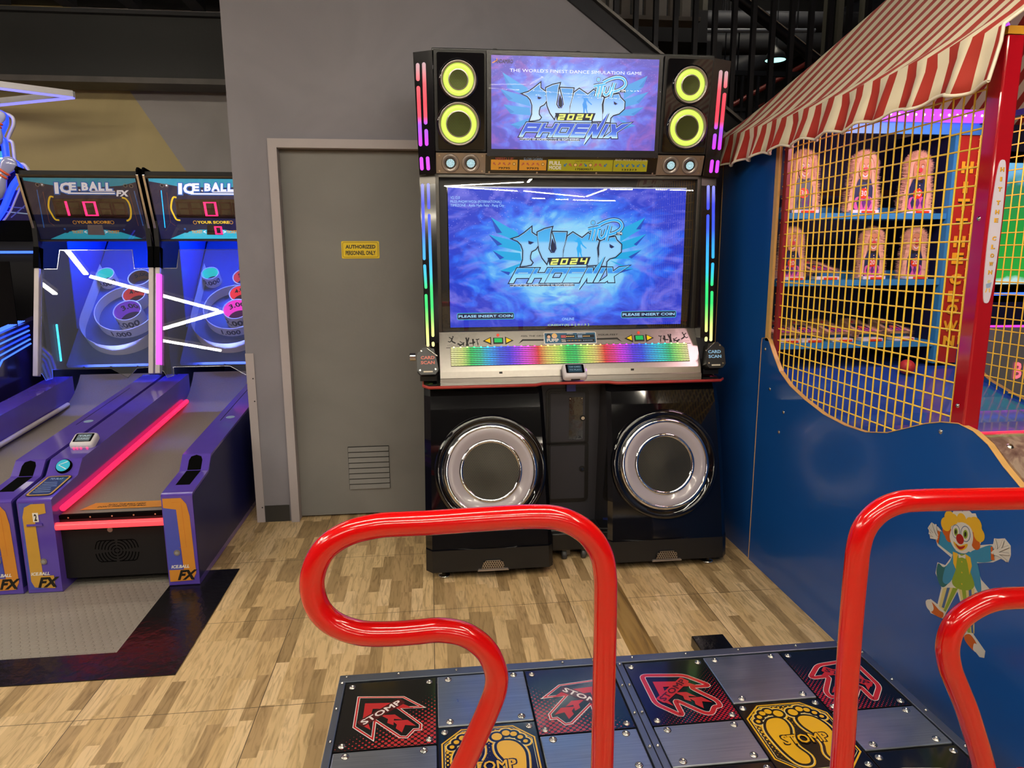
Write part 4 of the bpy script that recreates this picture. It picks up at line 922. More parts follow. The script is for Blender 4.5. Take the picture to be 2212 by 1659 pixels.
for s in (-1, 1):
    def sp(F, p): u, v = F.px(*p); return (u, v) if s < 0 else (-u, v)
    o1 = [sp(FW1, p) for p in ((892, 113), (933, 108), (941, 376), (906, 378))]
    o1 = [(-.742*(-s) if i in (0, 3) and s < 0 else u, v) for i, (u, v) in enumerate(o1)] if False else o1
    g = G().prism(FW1, o1, -.14, 0, M_blk2); wg = g.build('upper_wing', dm, bevel=.003)
    M_w1f = M_w1
    for cx0, cx1, segs in (((899, 906), (909.5, 916.5), None),)[0:0]: pass
    def slit(F, xa, ya, xb, yb, w, m, par):
        a, b = sp(F, (xa, ya)), sp(F, (xb, yb)); t = (Vector(b)-Vector(a)).normalized(); q = Vector((-t.y, t.x))*w/2; c1 = Vector(a)+t*w/2*.7; c2 = Vector(b)-t*w/2*.7; pts = []
        a0 = math.atan2(q.y, q.x)
        pts = [(c1.x+w/2*cos(a0+pi*i/5), c1.y+w/2*sin(a0+pi*i/5)) for i in range(6)]+[(c2.x+w/2*cos(a0+pi+pi*i/5), c2.y+w/2*sin(a0+pi+pi*i/5)) for i in range(6)]
        G().prism(F, pts, -.002, .0035, m).build('led_slot', par)
    for sg in ((902.3, 137.5, 902.8, 174), (903.5, 187, 908.5, 315), (915.5, 136, 919.5, 268), (920.5, 280, 921.8, 314), (910, 340, 911.6, 367), (923.5, 339, 925.3, 367)): slit(FW1, *sg, .0165, M_w1, wg)
    o2 = [sp(FW2, p) for p in ((906, 379), (940, 377), (949, 740), (919, 745))]
    g = G().prism(FW2, o2, -.14, 0, M_blk2); wl = g.build('lower_wing', dm, bevel=.003)
    tp = [sp(FW2, p) for p in ((906, 379), (940, 377), (940.5, 397), (907, 398))]; G().prism(FW2, tp, 0, .002, M_steelc).build('wing_cap', wl)
    for sg in ((912.5, 398, 916.5, 561), (917.2, 572, 920.2, 623), (920.2, 636, 924.5, 748), (925, 397, 926.5, 451), (926.8, 463, 935.3, 727), (935.4, 739, 936, 748)): slit(FW2, *sg, .0135, M_w2, wl)
# --- card scan boxes either side
for s, mt1 in ((-1, glow('card_scan_red', '#b5503c', .9)), (1, glow('card_scan_blue', '#7fa8c4', .9))):
    Fcs = Fr((MX, 3.33, 1.03), (1, 0, 0), (0, .35, 1))
    def q(x, y): return (x*s*-1*-1, y)
    out_ = [(-.030, .055), (.020, .062), (.052, .030), (.052, -.050), (.035, -.070), (-.035, -.070), (-.050, -.045)]
    cx_ = s*.712
    out_ = [(cx_+x*s*1.0, y) for x, y in out_]
    cs = G().prism(Fcs, out_, -.05, .012, M_blk).build('card_scan_box', dm, bevel=.004)
    g = G(); xa = cx_-.034; g.text(Fcs, 'CARD', xa, .004, xa+.066, .020, .0127, mt1, .03).text(Fcs, 'SCAN', xa, -.020, xa+.066, -.004, .0127, mt1, .03); g.build('lettering', cs)
    G().fbox(Fcs, cx_-.022, cx_+.022, -.060, -.053, .012, .016, mat('slot_light', '#c9c1ae', .4)).build('card_slot', cs)
    G().tube([Fcs(cx_-s*.045, .018, .014), Fcs(cx_+s*.002, .056, .014)], .004, M_bolt, 8).build('flip_lever', cs)
    if s < 0: G().tube([Fcs(cx_-.058, .02, 0), Fcs(cx_-.085, .02, 0)], .021, M_chrome, 20).build('chrome_knob', cs)
    for dx, dy in ((-.035, -.045), (.038, -.048), (.03, .045)): G().disc(Fcs, cx_+dx*s, dy, .0045, .0135, M_bolt, 10, .012).build('screw', cs)
    G().box(MX+cx_-.04, MX+cx_+.04, 3.36, 3.56, .925, .975, M_blk).build('scan_base', cs)
# ================================================================== the dance platform
pf = thing('dance_platform', 'steel two-player dance platform with arrow panels and red safety bars', 'dance platform', (.535, 1.6, 0))
PT = .22
FP0 = Fr((0, 0, PT), (1, 0, 0), (0, 1, 0))
def brushed():
    m, nt, N, L, b = nmat('scuffed_steel_plate'); x, y, z = geo_xyz(N, L)
    c = N.new('ShaderNodeCombineXYZ'); L.new(mth(N, L, 'MULTIPLY', x, 6), c.inputs[0]); L.new(mth(N, L, 'MULTIPLY', y, 220), c.inputs[1])
    n1 = N.new('ShaderNodeTexNoise'); n1.inputs['Scale'].default_value = 1; n1.inputs['Detail'].default_value = 3; L.new(c.outputs[0], n1.inputs['Vector'])
    g = N.new('ShaderNodeNewGeometry'); n2 = N.new('ShaderNodeTexNoise'); n2.inputs['Scale'].default_value = 9; n2.inputs['Detail'].default_value = 6; L.new(g.outputs['Position'], n2.inputs['Vector'])
    L.new(ramp(N, L, n1.outputs['Fac'], [(.3, '#b4bdca'), (.7, '#ccd3dc')]), b.inputs['Base Color'])
    b.inputs['Metallic'].default_value = 1
    L.new(mth(N, L, 'ADD', mth(N, L, 'MULTIPLY', n2.outputs['Fac'], .30), .20), b.inputs['Roughness'])
    bp = N.new('ShaderNodeBump'); bp.inputs['Strength'].default_value = .05; bp.inputs['Distance'].default_value = .002; L.new(n2.outputs['Fac'], bp.inputs['Height']); L.new(bp.outputs['Normal'], b.inputs['Normal'])
    return m
M_plate = brushed(); M_frame = mat('steel_edge_frame', '#9aa3b4', .38, 1.0, var=.15, scale=8)
M_tileb = mat('worn_black_tile_edge', '#0c0a0d', .3, var=.4, scale=9)
def dots(name, col, cx, cy, dx, dy, r0, pitch, flip=1):
    """black gloss tile with printed halftone dots fading away from one corner"""
    m, nt, N, L, b = nmat(name); x, y, z = geo_xyz(N, L)
    def lc(v, o): return mth(N, L, 'SUBTRACT', v, o)
    X, Y = lc(x, cx), lc(y, cy)
    a = mth(N, L, 'MULTIPLY', mth(N, L, 'ADD', X, Y), .7071/pitch); c = mth(N, L, 'MULTIPLY', mth(N, L, 'SUBTRACT', X, Y), .7071/pitch)
    fa = mth(N, L, 'SUBTRACT', mth(N, L, 'FRACT', a), .5); fc = mth(N, L, 'SUBTRACT', mth(N, L, 'FRACT', c), .5)
    r = mth(N, L, 'SQRT', mth(N, L, 'ADD', mth(N, L, 'MULTIPLY', fa, fa), mth(N, L, 'MULTIPLY', fc, fc)))
    d = mth(N, L, 'ADD', mth(N, L, 'MULTIPLY', X, dx), mth(N, L, 'MULTIPLY', Y, dy))
    lim = mth(N, L, 'MULTIPLY', mth(N, L, 'ADD', d, r0), 2.4)
    f = mth(N, L, 'LESS_THAN', r, mth(N, L, 'MINIMUM', mth(N, L, 'MAXIMUM', lim, 0.0), .42))
    mx = N.new('ShaderNodeMix'); mx.data_type = 'RGBA'; L.new(f, mx.inputs[0]); mx.inputs[6].default_value = lin('#0b0a0c'); mx.inputs[7].default_value = lin(col)
    L.new(mx.outputs[2], b.inputs['Base Color']); b.inputs['Roughness'].default_value = .16; b.inputs['Coat Weight'].default_value = .5; b.inputs['Coat Roughness'].default_value = .08
    return m
M_ared = mat('arrow_red_print', '#b3272b', .2, coat=.4, var=.03); M_awht = mat('arrow_white_print', '#d9d2d2', .2, coat=.4, var=.03); M_adk = mat('arrow_dark_red', '#4a0f14', .2, coat=.4); M_ablk = mat('arrow_black_print', '#0b0a0c', .16, coat=.5)
M_fyel = mat('foot_yellow_print', '#d8a51c', .2, coat=.4, var=.03); M_fpal = mat('foot_cream_print', '#d9cf9c', .2, coat=.4)
F1 = Fr((0, 0, PT+.010), (1, 0, 0), (0, 1, 0))
def bolts(par, F, pts, r=.0085, ring=True):
    for u, v in pts:
        g = G()
        if ring: g.lathe(F, u, v, [(r*1.45, .0), (r*1.35, .0022), (r*1.0, .003)], M_bolt, 16)
        g.lathe(F, u, v, [(r, .002), (r*.9, .0045), (r*.5, .0048), (r*.45, .002), (.0001, .002)], M_bolt, 14); g.build('bolt', par)
# arrow artwork digitised in the first tile, then mirrored / moved to the others
tx0, tx1, ty0, ty1 = -.290, -.013, 1.682, 1.990
def Zt(pts): return [F1.px(640+a/2.7236, 1050+b/2.7236) for a, b in pts]
ARW = Zt([(360, 1240), (635, 1238), (765, 1306), (620, 1313), (742, 1402), (740, 1440), (698, 1442), (655, 1488), (605, 1486), (470, 1396), (456, 1508), (330, 1425)])
CH1 = Zt([(402, 1280), (612, 1276), (690, 1308), (445, 1312), (420, 1400), (400, 1395), (420, 1420), (385, 1415)])
CHV = [Zt([(495, 1352), (580, 1348), (625, 1378), (575, 1374), (572, 1412), (535, 1398), (540, 1375)]), Zt([(565, 1385), (655, 1380), (705, 1415), (640, 1410), (622, 1455), (585, 1430), (592, 1408)])]
BIG = Zt([(405, 1282), (610, 1278), (690, 1310), (450, 1315), (425, 1405), (438, 1440), (385, 1412)])
SC0 = Zt([(378, 1405), (618, 1268)])
def arrow_tile(par, x0, x1, y0, y1, flip, style):
    cx = (x0+x1)/2; cy = (y0+y1)/2
    md = dots('halftone_%s_%d' % ('red', len(MATS)+int(x0*1000)), '#a92a2d', cx, cy, (.9 if not flip else -.9), -1.2, -.005, .0125) if style == 0 else dots('halftone_bar_%d' % int(x0*1000), '#a51c2a', cx, cy, (.8 if not flip else -.8), -.8, .01, .0095)
    g = G().fbox(FP0, x0+.0015, x1-.0015, y0+.0015, y1-.0015, -.01, .010, M_tileb); g.fbox(FP0, x0+.004, x1-.004, y0+.004, y1-.004, .010, .0102, md)
    t = g.build('arrow_panel', par)
    ox, oy = (tx0+tx1)/2, (ty0+ty1)/2; sx = (x1-x0)/(tx1-tx0); sy = (y1-y0)/(ty1-ty0)
    def T(p): return [(cx+(-1 if flip else 1)*(u-ox)*sx, cy+(v-oy)*sy) for u, v in p]
    g = G(); A = T(ARW)
    if style:
        def rnd(P, r):
            out = []
            for i in range(len(P)):
                a, b, c = Vector(P[i-1]), Vector(P[i]), Vector(P[(i+1) % len(P)])
                d1 = min(r, (a-b).length*.4); d2 = min(r, (c-b).length*.4); p1 = b+(a-b).normalized()*d1; p2 = b+(c-b).normalized()*d2
                for k in range(5): t_ = k/4; out.append(tuple(p1*(1-t_)**2+b*2*t_*(1-t_)+p2*t_*t_))
            return out
        A = rnd(A, .018)
    g.flat(F1, A, .0005, M_ablk)
    if style: g.stroke(F1, A, .0175, .0009, M_awht, True); g.stroke(F1, A, .0140, .0011, M_ared, True)
    else: g.flat(F1, A, .0007, M_awht); g.flat(F1, inset(A, .0022), .0009, M_ared); g.flat(F1, inset(A, .0075), .0011, M_awht); g.flat(F1, inset(A, .0090), .0013, M_ablk)
    g.flat(F1, T(BIG), .0015, M_ared)
    for c in CHV: g.flat(F1, T(c), .0015, M_ared)
    s0, s1 = T(SC0); ang = math.atan2(s1[1]-s0[1], s1[0]-s0[0]); cxx, cyy = (s0[0]+s1[0])/2, (s0[1]+s1[1])/2; ln = (Vector(s1)-Vector(s0)).length
    if flip: ang -= pi
    R_ = [(cxx+a*cos(ang)-b*sin(ang), cyy+a*sin(ang)+b*cos(ang)) for a, b in rrect(-ln/2-.004, -.0155, ln/2+.004, .0155, .005)]
    g.flat(F1, R_, .0017, M_adk if style == 0 else M_ared)
    g.text(F1, 'STOMP', cxx-ln/2+.004, cyy-.0105, cxx+ln/2-.004, cyy+.0105, .0020, M_awht if style == 0 else M_adk, .03, 0, ang)
    g.build('arrow_print', t)
    bolts(t, F1, [(x0+.022, y0+.022), (x1-.022, y0+.022), (x0+.022, y1-.022), (x1-.022, y1-.022)], .007)
    return t
def foot_tile(par, x0, x1, y0, y1):
    cx, cy = (x0+x1)/2, (y0+y1)/2
    g = G().fbox(FP0, x0+.0015, x1-.0015, y0+.0015, y1-.0015, -.01, .010, M_tileb).fbox(FP0, x0+.004, x1-.004, y0+.004, y1-.004, .010, .0102, M_ablk)
    t = g.build('foot_panel', par); w, h = (x1-x0)/2, (y1-y0)/2; c = .065
    O = [(cx-w+.010, cy-h+c), (cx-w+c, cy-h+.012), (cx+w-c, cy-h+.012), (cx+w-.010, cy-h+c), (cx+w-.010, cy+h-c), (cx+w-c, cy+h-.012), (cx-w+c, cy+h-.012), (cx-w+.010, cy+h-c)]
    g = G(); md = dots('halftone_yellow_%d' % int(x0*1000), '#d2a21d', cx, cy, -1.1, 1.0, -.0, .0105)
    g.flat(F1, O, .0005, M_fyel); g.flat(F1, inset(O, .0045), .0007, M_ablk); g.flat(F1, inset(O, .0085), .0009, M_fpal); g.flat(F1, inset(O, .0098), .0011, md)
    for s in (-1, 1):
        def T(p, s=s): return [(cx+s*a*w, cy+b*h) for a, b in p]
        foot = [tuple(q) for q in spline(T([(.30, .50), (.52, .44), (.66, .20), (.66, -.10), (.60, -.45), (.48, -.70), (.28, -.72), (.20, -.55), (.30, -.30), (.28, -.05), (.16, .20), (.16, .42)]), 4, True)]
        toes = [(.17, .62, .105), (.36, .70, .080), (.51, .66, .068), (.63, .56, .056), (.72, .44, .048)]
        for off, d, m in ((.013, .0013, M_fyel), (.009, .0015, M_fpal), (.0075, .0017, M_ablk), (0, .0021, M_fyel)):
            g.flat(F1, inset(foot, -off), d, m)
            for a, b, r in toes: q = T([(a, b)])[0]; g.disc(F1, q[0], q[1], r*w+off, d, m, 18)
    g.text(F1, 'STOMP', cx-.068, cy-.038, cx+.068, cy+.004, .0023, M_ablk, .07).text(F1, 'STOMP', cx-.064, cy-.034, cx+.064, cy, .0026, M_fyel, .02)
    g.build('foot_print', t)
    bolts(t, F1, [(x0+.020, y0+.020), (x1-.020, y0+.020), (x0+.020, y1-.020), (x1-.020, y1-.020)], .007)
def plate(par, x0, x1, y0, y1):
    t = G().fbox(FP0, x0+.002, x1-.002, y0+.002, y1-.002, -.01, .012, M_plate).build('steel_plate', par, bevel=.003)
    F = Fr((0, 0, PT+.012), (1, 0, 0), (0, 1, 0)); bolts(t, F, [(x0+.036, y0+.020), (x1-.036, y0+.020), (x0+.036, y1-.020), (x1-.036, y1-.020)], .0078)
px1 = (-.290, -.013, .262, .537); px2 = (.582, .846, 1.108, 1.362)
xl, xr, yb_, yf = -.312, 1.392, 1.14, 2.03
g = G()
g.box(xl, xr, yb_, yf, .012, PT-.012, M_frame)
for x0, x1, y0, y1 in ((xl, xr, 1.994, yf), (xl, xr, yb_, 1.200), (xl, -.291, 1.2, 1.994), (.539, .558, 1.2, 1.994), (.560, .580, 1.2, 1.994), (1.364, xr, 1.2, 1.994)): g.box(x0, x1, y0, y1, PT-.012, PT+.014, M_frame)
g.build('base_frame', pf, bevel=.002)
F2 = Fr((0, 0, PT+.014), (1, 0, 0), (0, 1, 0))
fr_pts = [(-.29, 2.015), (-.30, 1.985), (-.302, 1.86), (-.30, 1.72)]+[(x, 2.013) for x in (-.13, .05, .39, .49, .62, .80, .98, 1.18, 1.33)]+[(x, y) for x in (.548, .570) for y in (1.98, 1.87, 1.74, 1.6)]+[(1.378, y) for y in (1.95, 1.8, 1.65, 1.5)]
for q_ in fr_pts: bolts(pf, F2, [q_], .0045, False)
for k, X in enumerate((px1, px2)):
    pd = G().box(X[0], X[3], 1.2, 1.99, PT-.03, PT-.011, M_tileb).build('pad_tray', pf)
    arrow_tile(pd, X[0], X[1], 1.684, 1.990, False, k); arrow_tile(pd, X[2], X[3], 1.684, 1.990, True, k)
    plate(pd, X[1], X[2], 1.750, 1.990); foot_tile(pd, X[1], X[2], 1.455, 1.748)
    plate(pd, X[0], X[1], 1.520, 1.682); plate(pd, X[2], X[3], 1.520, 1.682); plate(pd, X[1], X[2], 1.205, 1.453)
    arrow_tile(pd, X[0], X[1], 1.205, 1.516, True, k); arrow_tile(pd, X[2], X[3], 1.205, 1.516, False, k)
G().box(.985, 1.115, 2.032, 2.43, 0, .045, mat('black_cable_duct', '#0e0d0f', .18, var=.4, bump=.2, bscale=20)).build('cable_duct', pf, bevel=.004)
# safety bars: bent red tube in an upright plane across the back of the platform
FBr = Fr((0, 1.10, 0)); M_red = mat('red_gloss_tube', '#cc0a0c', .16, coat=.7, var=.05, scale=5)
def bar(pts_px, nm_pts_lo0, nm_lo1):
    P = [FBr.px(*p) for p in pts_px]
    P = [nm_pts_lo0]+P+[nm_lo1] if nm_pts_lo0 else P
    pts = [FBr(u, v) for u, v in [tuple(q) for q in spline(P, 7)]]
    b = G().tube(pts, .0205, M_red, 24).build('safety_bar', pf)
    return b
Lb = [(1301, 1640), (1304, 1500), (1307, 1370), (1308, 1290), (1307, 1245), (1298, 1196), (1266, 1150), (1214, 1122), (1154, 1116), (1050, 1121), (934, 1129), (870, 1132), (816, 1136), (750, 1153), (699, 1190), (675, 1248), (684, 1307), (721, 1347), (779, 1367), (846, 1369), (900, 1365), (952, 1361), (1007, 1372), (1050, 1405), (1071, 1450), (1070, 1491), (1051, 1542), (1024, 1602), (998, 1659)]
a, b = FBr.px(1301, 1640), FBr.px(998, 1659)
b1 = bar(Lb, (a[0]-.002, .06), (b[0]-.10, b[1]-.22))
G().tube([FBr(b[0]-.10, b[1]-.22), FBr(b[0]-.13, .50), FBr(b[0]-.14, .06)], .0205, M_red, 24).build('safety_bar_leg', b1)
Rb = [(1819, 1640), (1829, 1480), (1840, 1330), (1849, 1230), (1855, 1180), (1868, 1140), (1898, 1106), (1941, 1086), (1989, 1081), (2080, 1079), (2212, 1077)]
Q = [FBr.px(*p) for p in Rb]; c_ = 1.030
lo = [FBr.px(*p) for p in [(2260, 1290), (2212, 1291), (2148, 1296), (2098, 1317), (2062, 1350), (2047, 1395), (2052, 1440), (2067, 1480), (2088, 1532), (2108, 1595), (2126, 1659)]]
P = [(Q[0][0]+.002, .06)]+Q+[(1.14, Q[-1][1]-.002), (1.215, Q[-1][1]-.045), (1.242, (Q[-1][1]+lo[0][1])/2), (1.215, lo[0][1]+.032), (1.14, lo[0][1])]+lo[1:]+[(lo[-1][0]+.08, lo[-1][1]-.22), (lo[-1][0]+.10, .5), (lo[-1][0]+.10, .06)]
b2 = G().tube([FBr(u, v) for u, v in [tuple(q) for q in spline(P, 7)]], .0205, M_red, 24).build('safety_bar', pf)
for x in (Q[0][0]+.002, a[0]-.002, b[0]-.14, lo[-1][0]+.10): G().box(x-.04, x+.04, 1.06, 1.14, .02, .10, M_frame).build('bar_socket', pf, bevel=.004)
# ================================================================== ball-rolling lanes
M_pur = mat('purple_gloss_cabinet', '#5a44ae', .16, coat=.5, var=.06); M_navy = mat('navy_side_panel', '#232660', .35, var=.1, spec=.25)
M_lane = mat('grey_lane_carpet', '#7d736e', .85, var=.12, scale=160, bump=.3, bscale=300); M_lblk = mat('lane_black_panel', '#151417', .5, spec=.3)
M_slot = mat('slot_black', '#050506', .9, spec=.05); M_post = mat('white_edge_post', '#c9c0c2', .35); M_glassl = pane('lane_guard_glass', ior=1.5, haze=.045, boost=1.6)
M_ora = mat('orange_lane_print', '#d08a34', .3); M_oral = mat('amber_lane_print', '#c99a3e', .3); M_orad = mat('deep_orange_print', '#c4702a', .3); M_lbl = mat('blue_lane_print', '#4a52b4', .3)
M_hoop = mat('white_target_ring', '#e6e8f4', .3); M_pf = mat('blue_target_board', '#27427f', .4); M_chr2 = mat('chrome_edge_lane', '#d8d6e2', .12, 1.0)
M_digit = glow('red_digit', '#ff1f5e', 2.6); M_doff = mat('unlit_digit', '#471a1e', .4); M_disp = mat('smoked_display', '#2a1216', .1, coat=.6)
DX = .775
def lanes(dx, lit, label):
    """one machine, measured at the right-hand one and shifted by dx"""
    S = Vector((dx, 0, .0046)); Xl, Xr = -1.868, -1.115
    r = thing('ball_rolling_machine', label, 'arcade machine', (-1.49+dx, 4.8, 0), 'ice ball lanes side by side')
    def B(g, name, par=None, **k):
        g.v = [v+S for v in g.v]; return g.build(name, par or r, **k)
    FX = lambda x: Fr((x, 0, 0), (0, 1, 0), (0, 0, 1))
    prof = [(3.215, .0), (3.215, .445), (3.23, .452), (3.47, .482), (3.53, .548), (4.77, .668), (5.12, .705), (5.12, 0)]
    # left and right side boards
    for x0, x1, nm in ((Xl, -1.722, 'side_board'), (-1.252, Xr, 'side_board')):
        left = x0 == Xl
        g = G(); n = len(prof)
        V = [(x0, y, z) for y, z in prof]+[(x1, y, z) for y, z in prof]
        g.add(V, [tuple(range(n)), tuple(range(n, 2*n))], M_pur if left else M_pur)
        g.add(V, [(i, (i+1) % n, n+(i+1) % n, n+i) for i in range(n)], M_pur)
        sb = B(g, nm, bevel=.006)
        if not left: B(G().prism(FX(x1+.0008), [(y+(.004 if y < 4 else 0), z-.012 if z > .1 else .03) for y, z in prof], 0, .0006, M_navy), 'outer_panel', sb)
        F = Fr((0, 3.2140, 0)); cx = (x0+x1)/2; w = x1-x0
        g = G()
        if left:
            P = [(x1-.028, .430), (x0+.060, .430), (x0+.030, .415), (x0+.018, .37), (x0+.018, .06), (x0+.03, .03), (x1-.028, .022), (x1-.028, .085), (x0+.072, .085), (x0+.068, .375), (x1-.028, .385)]
            g.flat(F, [(x0+.008, .02), (x0+.07, .02), (x0+.07, .435), (x0+.008, .435)], .0008, M_lbl); g.flat(F, P, .0012, M_oral)
        else:
            P = [(x0+.006, .430), (x1-.05, .430), (x1-.028, .40), (x1-.018, .34), (x1-.012, .06), (x1-.03, .025), (x0+.006, .022), (x0+.006, .080), (x1-.066, .080), (x1-.075, .375), (x0+.006, .385)]
            g.flat(F, [(x0+.004, .08), (x1-.07, .08), (x1-.075, .385), (x0+.004, .385)], .0008, M_lbl); g.flat(F, P, .0012, M_ora)
            g.stroke(F, [(x0+.045, .41), (x1-.05, .41), (x1-.045, .19), (x0+.06, .19)], .0016, .0016, M_orad)
        g.text(F, 'FX', cx-.020, .028, x1-.012, .078, .0018, M_ink, .05, .35); g.text(F, 'ICE.BALL', cx-.05, .088, cx+.03, .104, .0018, M_wht, .04, .25)
        B(g, 'front_graphic', sb)
        B(G().disc(Fr((0, 3.2135, 0)), cx+(.01 if left else -.02), .155 if left else .165, .014, .004, M_silver, 22, 0).disc(Fr((0, 3.2135, 0)), cx+(.01 if left else -.02), .155 if left else .165, .008, .0055, M_chrome, 16, .004), 'lock', sb)
        if left:
            B(G().fbox(F, cx-.012, cx+.012, .345, .388, .0015, .002, M_wht).text(F, '2' if lit else '1', cx-.006, .350, cx+.006, .383, .0024, M_ink, .04), 'number_sticker', sb)
            B(G().fbox(F, cx-.040, cx+.026, .327, .336, 0, .006, M_pur), 'coin_slot_plate', sb)
            # instruction plate, button and card reader on top
            Fi = Fr((cx, 3.235, .4536), (1, 0, 0), (0, .24, .030)); R_ = rrect(-.058, .012, .058, .228, .02)
            g = G().prism(Fi, R_, .0005, .002, M_ink).flat(Fi, inset(R_, .004), .0024, M_oral).flat(Fi, inset(R_, .012), .0028, mat('instruction_blue', '#17305c', .25))
            for k in range(6): g.fbox(Fi, -.038, .036-.008*(k % 3), .050+k*.020, .054+k*.020, .0029, .0031, M_stl)
            g.text(Fi, 'TO PLAY', -.03, .180, .03, .200, .0031, M_stl, .04); B(g, 'instruction_plate', sb)
            Fb_ = Fr((cx, 3.50, .515), (1, 0, 0), (0, .06, .066))
            g = G().lathe(Fb_, 0, .002, [(.037, 0), (.036, .010), (.031, .014)], M_slot, 28).disc(Fb_, 0, .002, .031, .015, glow('teal_button', '#0a8fa8', .6, '#0a8fa8'), 28, .004).stroke(Fb_, [(.018, .022), (-.020, .004), (.018, -.018)], .004, .0158, M_wht); B(g, 'select_button', sb)
            Fr_ = Fr((cx+.004, 3.72, .575), (1, 0, 0), (0, .86, .42))
            Fr2 = Fr(Fr_.o+S, Fr_.x, Fr_.y)
            rr = reader(sb, Fr2, .115, .10, (MATS['white_reader_plastic'], MATS['reader_display']), ('TAP', 'CARD'))
            M_rl = glow('reader_red_led', '#ff2a4a', 5) if lit else M_post
            if lit:
                for uu in (-.034, -.018, .0, .03): G().disc(Fr2, uu, -.0505, .004, .016, M_rl, 8, .0).build('status_led', rr)
        else:
            # ball cup: black pocket in step and tray
            Ft = Fr((cx, 3.4715, .4835), (1, 0, 0), (0, .06, .066)); A1_ = [(-.032, -.001), (.032, -.001), (.032, .055), (.024, .075), (.0, .084), (-.024, .075), (-.032, .055)]
            B(G().prism(Ft, A1_, -.01, .0009, M_slot), 'ball_pocket', sb)
            Ft2 = Fr((cx, 3.235, .4525), (1, 0, 0), (0, .24, .030)); B(G().prism(Ft2, [(-.034, .075), (.030, .075), (.034, .238), (-.034, .238)], -.01, .0009, M_slot), 'ball_pocket', sb)
            Ft3 = Fr((cx, 4.05, .5975), (1, 0, 0), (0, 1.24, .120)); g = G().fbox(Ft3, -.045, .045, 0, .95, .0002, .0008, mat('pale_blue_rules_label', '#4a55a0', .12, coat=.5)).stroke(Ft3, [(-.03, 0), (-.03, .95)], .004, .001, M_slot)
            g.disc(Ft3, .01, .06, .025, .001, M_stl, 16); B(g, 'rules_label', sb)
    # lane: carpet, rising into a curved ramp
    pr = [(3.26, .352)]+[(3.3+(4.75-3.3)*k/6, .354+.125*k/6) for k in range(7)]+[(4.75+.55*sin(a), .479+.42*(1-cos(a))) for a in [pi/2*k/8*.68 for k in range(1, 9)]]
    g = G(); V = [(x, y, z) for y, z in pr for x in (-1.724, -1.250)]
    g.add(V, [(2*i, 2*i+1, 2*i+3, 2*i+2) for i in range(len(pr)-1)], M_lane, True); g.box(-1.724, -1.25, 3.26, 3.30, .335, .353, M_slot); ln = B(g, 'lane')
    Fln = Fr((-1.49, 3.3, .3555), (1, 0, 0), (0, 1.45, .125)); g = G().flat(Fln, [(-.165, .012), (.205, .012), (.222, .085), (-.125, .085)], .0015, M_ora)
    g.text(Fln, 'ROLL THE BALL HERE.', -.055, .052, .115, .066, .002, M_ink, .03, .1).text(Fln, "DON'T THROW THE BALL.", -.095, .030, .125, .046, .002, M_ink, .03, .1)
    for u in (-.13, .165): arrow(Fln, u, .05, .018, pi/2, .002, M_ared)
    B(g, 'lane_sticker', ln)
    M_l1 = glow('red_lane_led', '#ff1c44', 2.3) if lit else M_post; M_l2 = glow('red_front_led', '#ff3a40', 2.1) if lit else M_post
    B(G().tube([(-1.705, 3.27, .385), (-1.705, 3.5, .400), (-1.705, 4.98, .532)], .0145, M_l1, 12), 'lane_side_light')
    B(G().tube([(-1.722, 3.232, .313), (-1.252, 3.232, .313)], .0175, M_l2, 12), 'front_light')
    for k in range(5): B(G().disc(Fr((0, 3.2565, 0)), -1.68+.095*k, .343, .004, .001, M_bolt, 8, 0), 'screw', ln)
    g = G().box(-1.722, -1.252, 3.262, 5.1, .045, .333, M_lblk); fp = B(g, 'front_panel')
    Fp = Fr((-1.487, 3.262, .170)); g = G()
    for rr_ in (.012, .026, .040, .054, .068, .082, .096):
        for a0 in (0, pi/2, pi, 3*pi/2):
            pts = [(rr_*cos(a), max(-.052, min(.052, rr_*sin(a)))) for a in [a0+.12+(pi/2-.24)*k/7 for k in range(8)]]
            g.stroke(Fp, pts, .0045, .001, M_slot)
    B(g, 'speaker_slots', fp); B(G().disc(Fp, -.02, .105, .012, .004, M_silver, 20, 0), 'lock', fp)
    # cabinet around the target
    g = G().box(Xl, Xl+.03, 5.12, 6.42, 0, 2.04, M_lblk).box(Xr-.03, Xr, 5.12, 6.42, 0, 2.04, M_lblk).box(Xl, Xr, 6.38, 6.42, 0, 2.04, M_lblk).box(Xl, Xr, 5.02, 6.42, 2.03, 2.075, M_lblk).box(Xl+.03, Xr-.03, 5.3, 6.4, .02, .06, M_lblk)
    cb = B(g, 'cabinet')
    for x0, x1 in ((Xl+.03, Xl+.034), (Xr-.034, Xr-.03)):
        g = G().add([(x0, 5.45, .9), (x0, 6.38, 1.9), (x0, 6.38, .9)], [(0, 1, 2)], mat('blue_inner_side', '#1c52c8', .35)).add([(x1, 5.45, .9), (x1, 6.38, 1.9), (x1, 6.38, .9)], [(0, 1, 2)], MATS['blue_inner_side'])
        g.box(x0, x1, 5.5, 6.38, 1.0, 1.95, MATS['blue_inner_side']); B(g, 'inner_side', cb)
    # sloping board with the scoring rings
    Fq = Fr((-1.49, 5.22, .72), (1, 0, 0), (0, 1, 1)); Fl = Fq.moved((-DX, 0, 0))     # rings read off the left machine
    B(G().fbox(Fq, -.335, .335, .06, 1.5, -.03, 0, M_pf), 'target_board', cb)
    B(G().box(-1.70, -1.27, 5.245, 5.258, .672, .684, glow('added_blue_white_strip', '#7f90ff', 160)), 'unseen_flood_strip', cb)  # unseen strip, added behind the ramp lip to light the ring walls
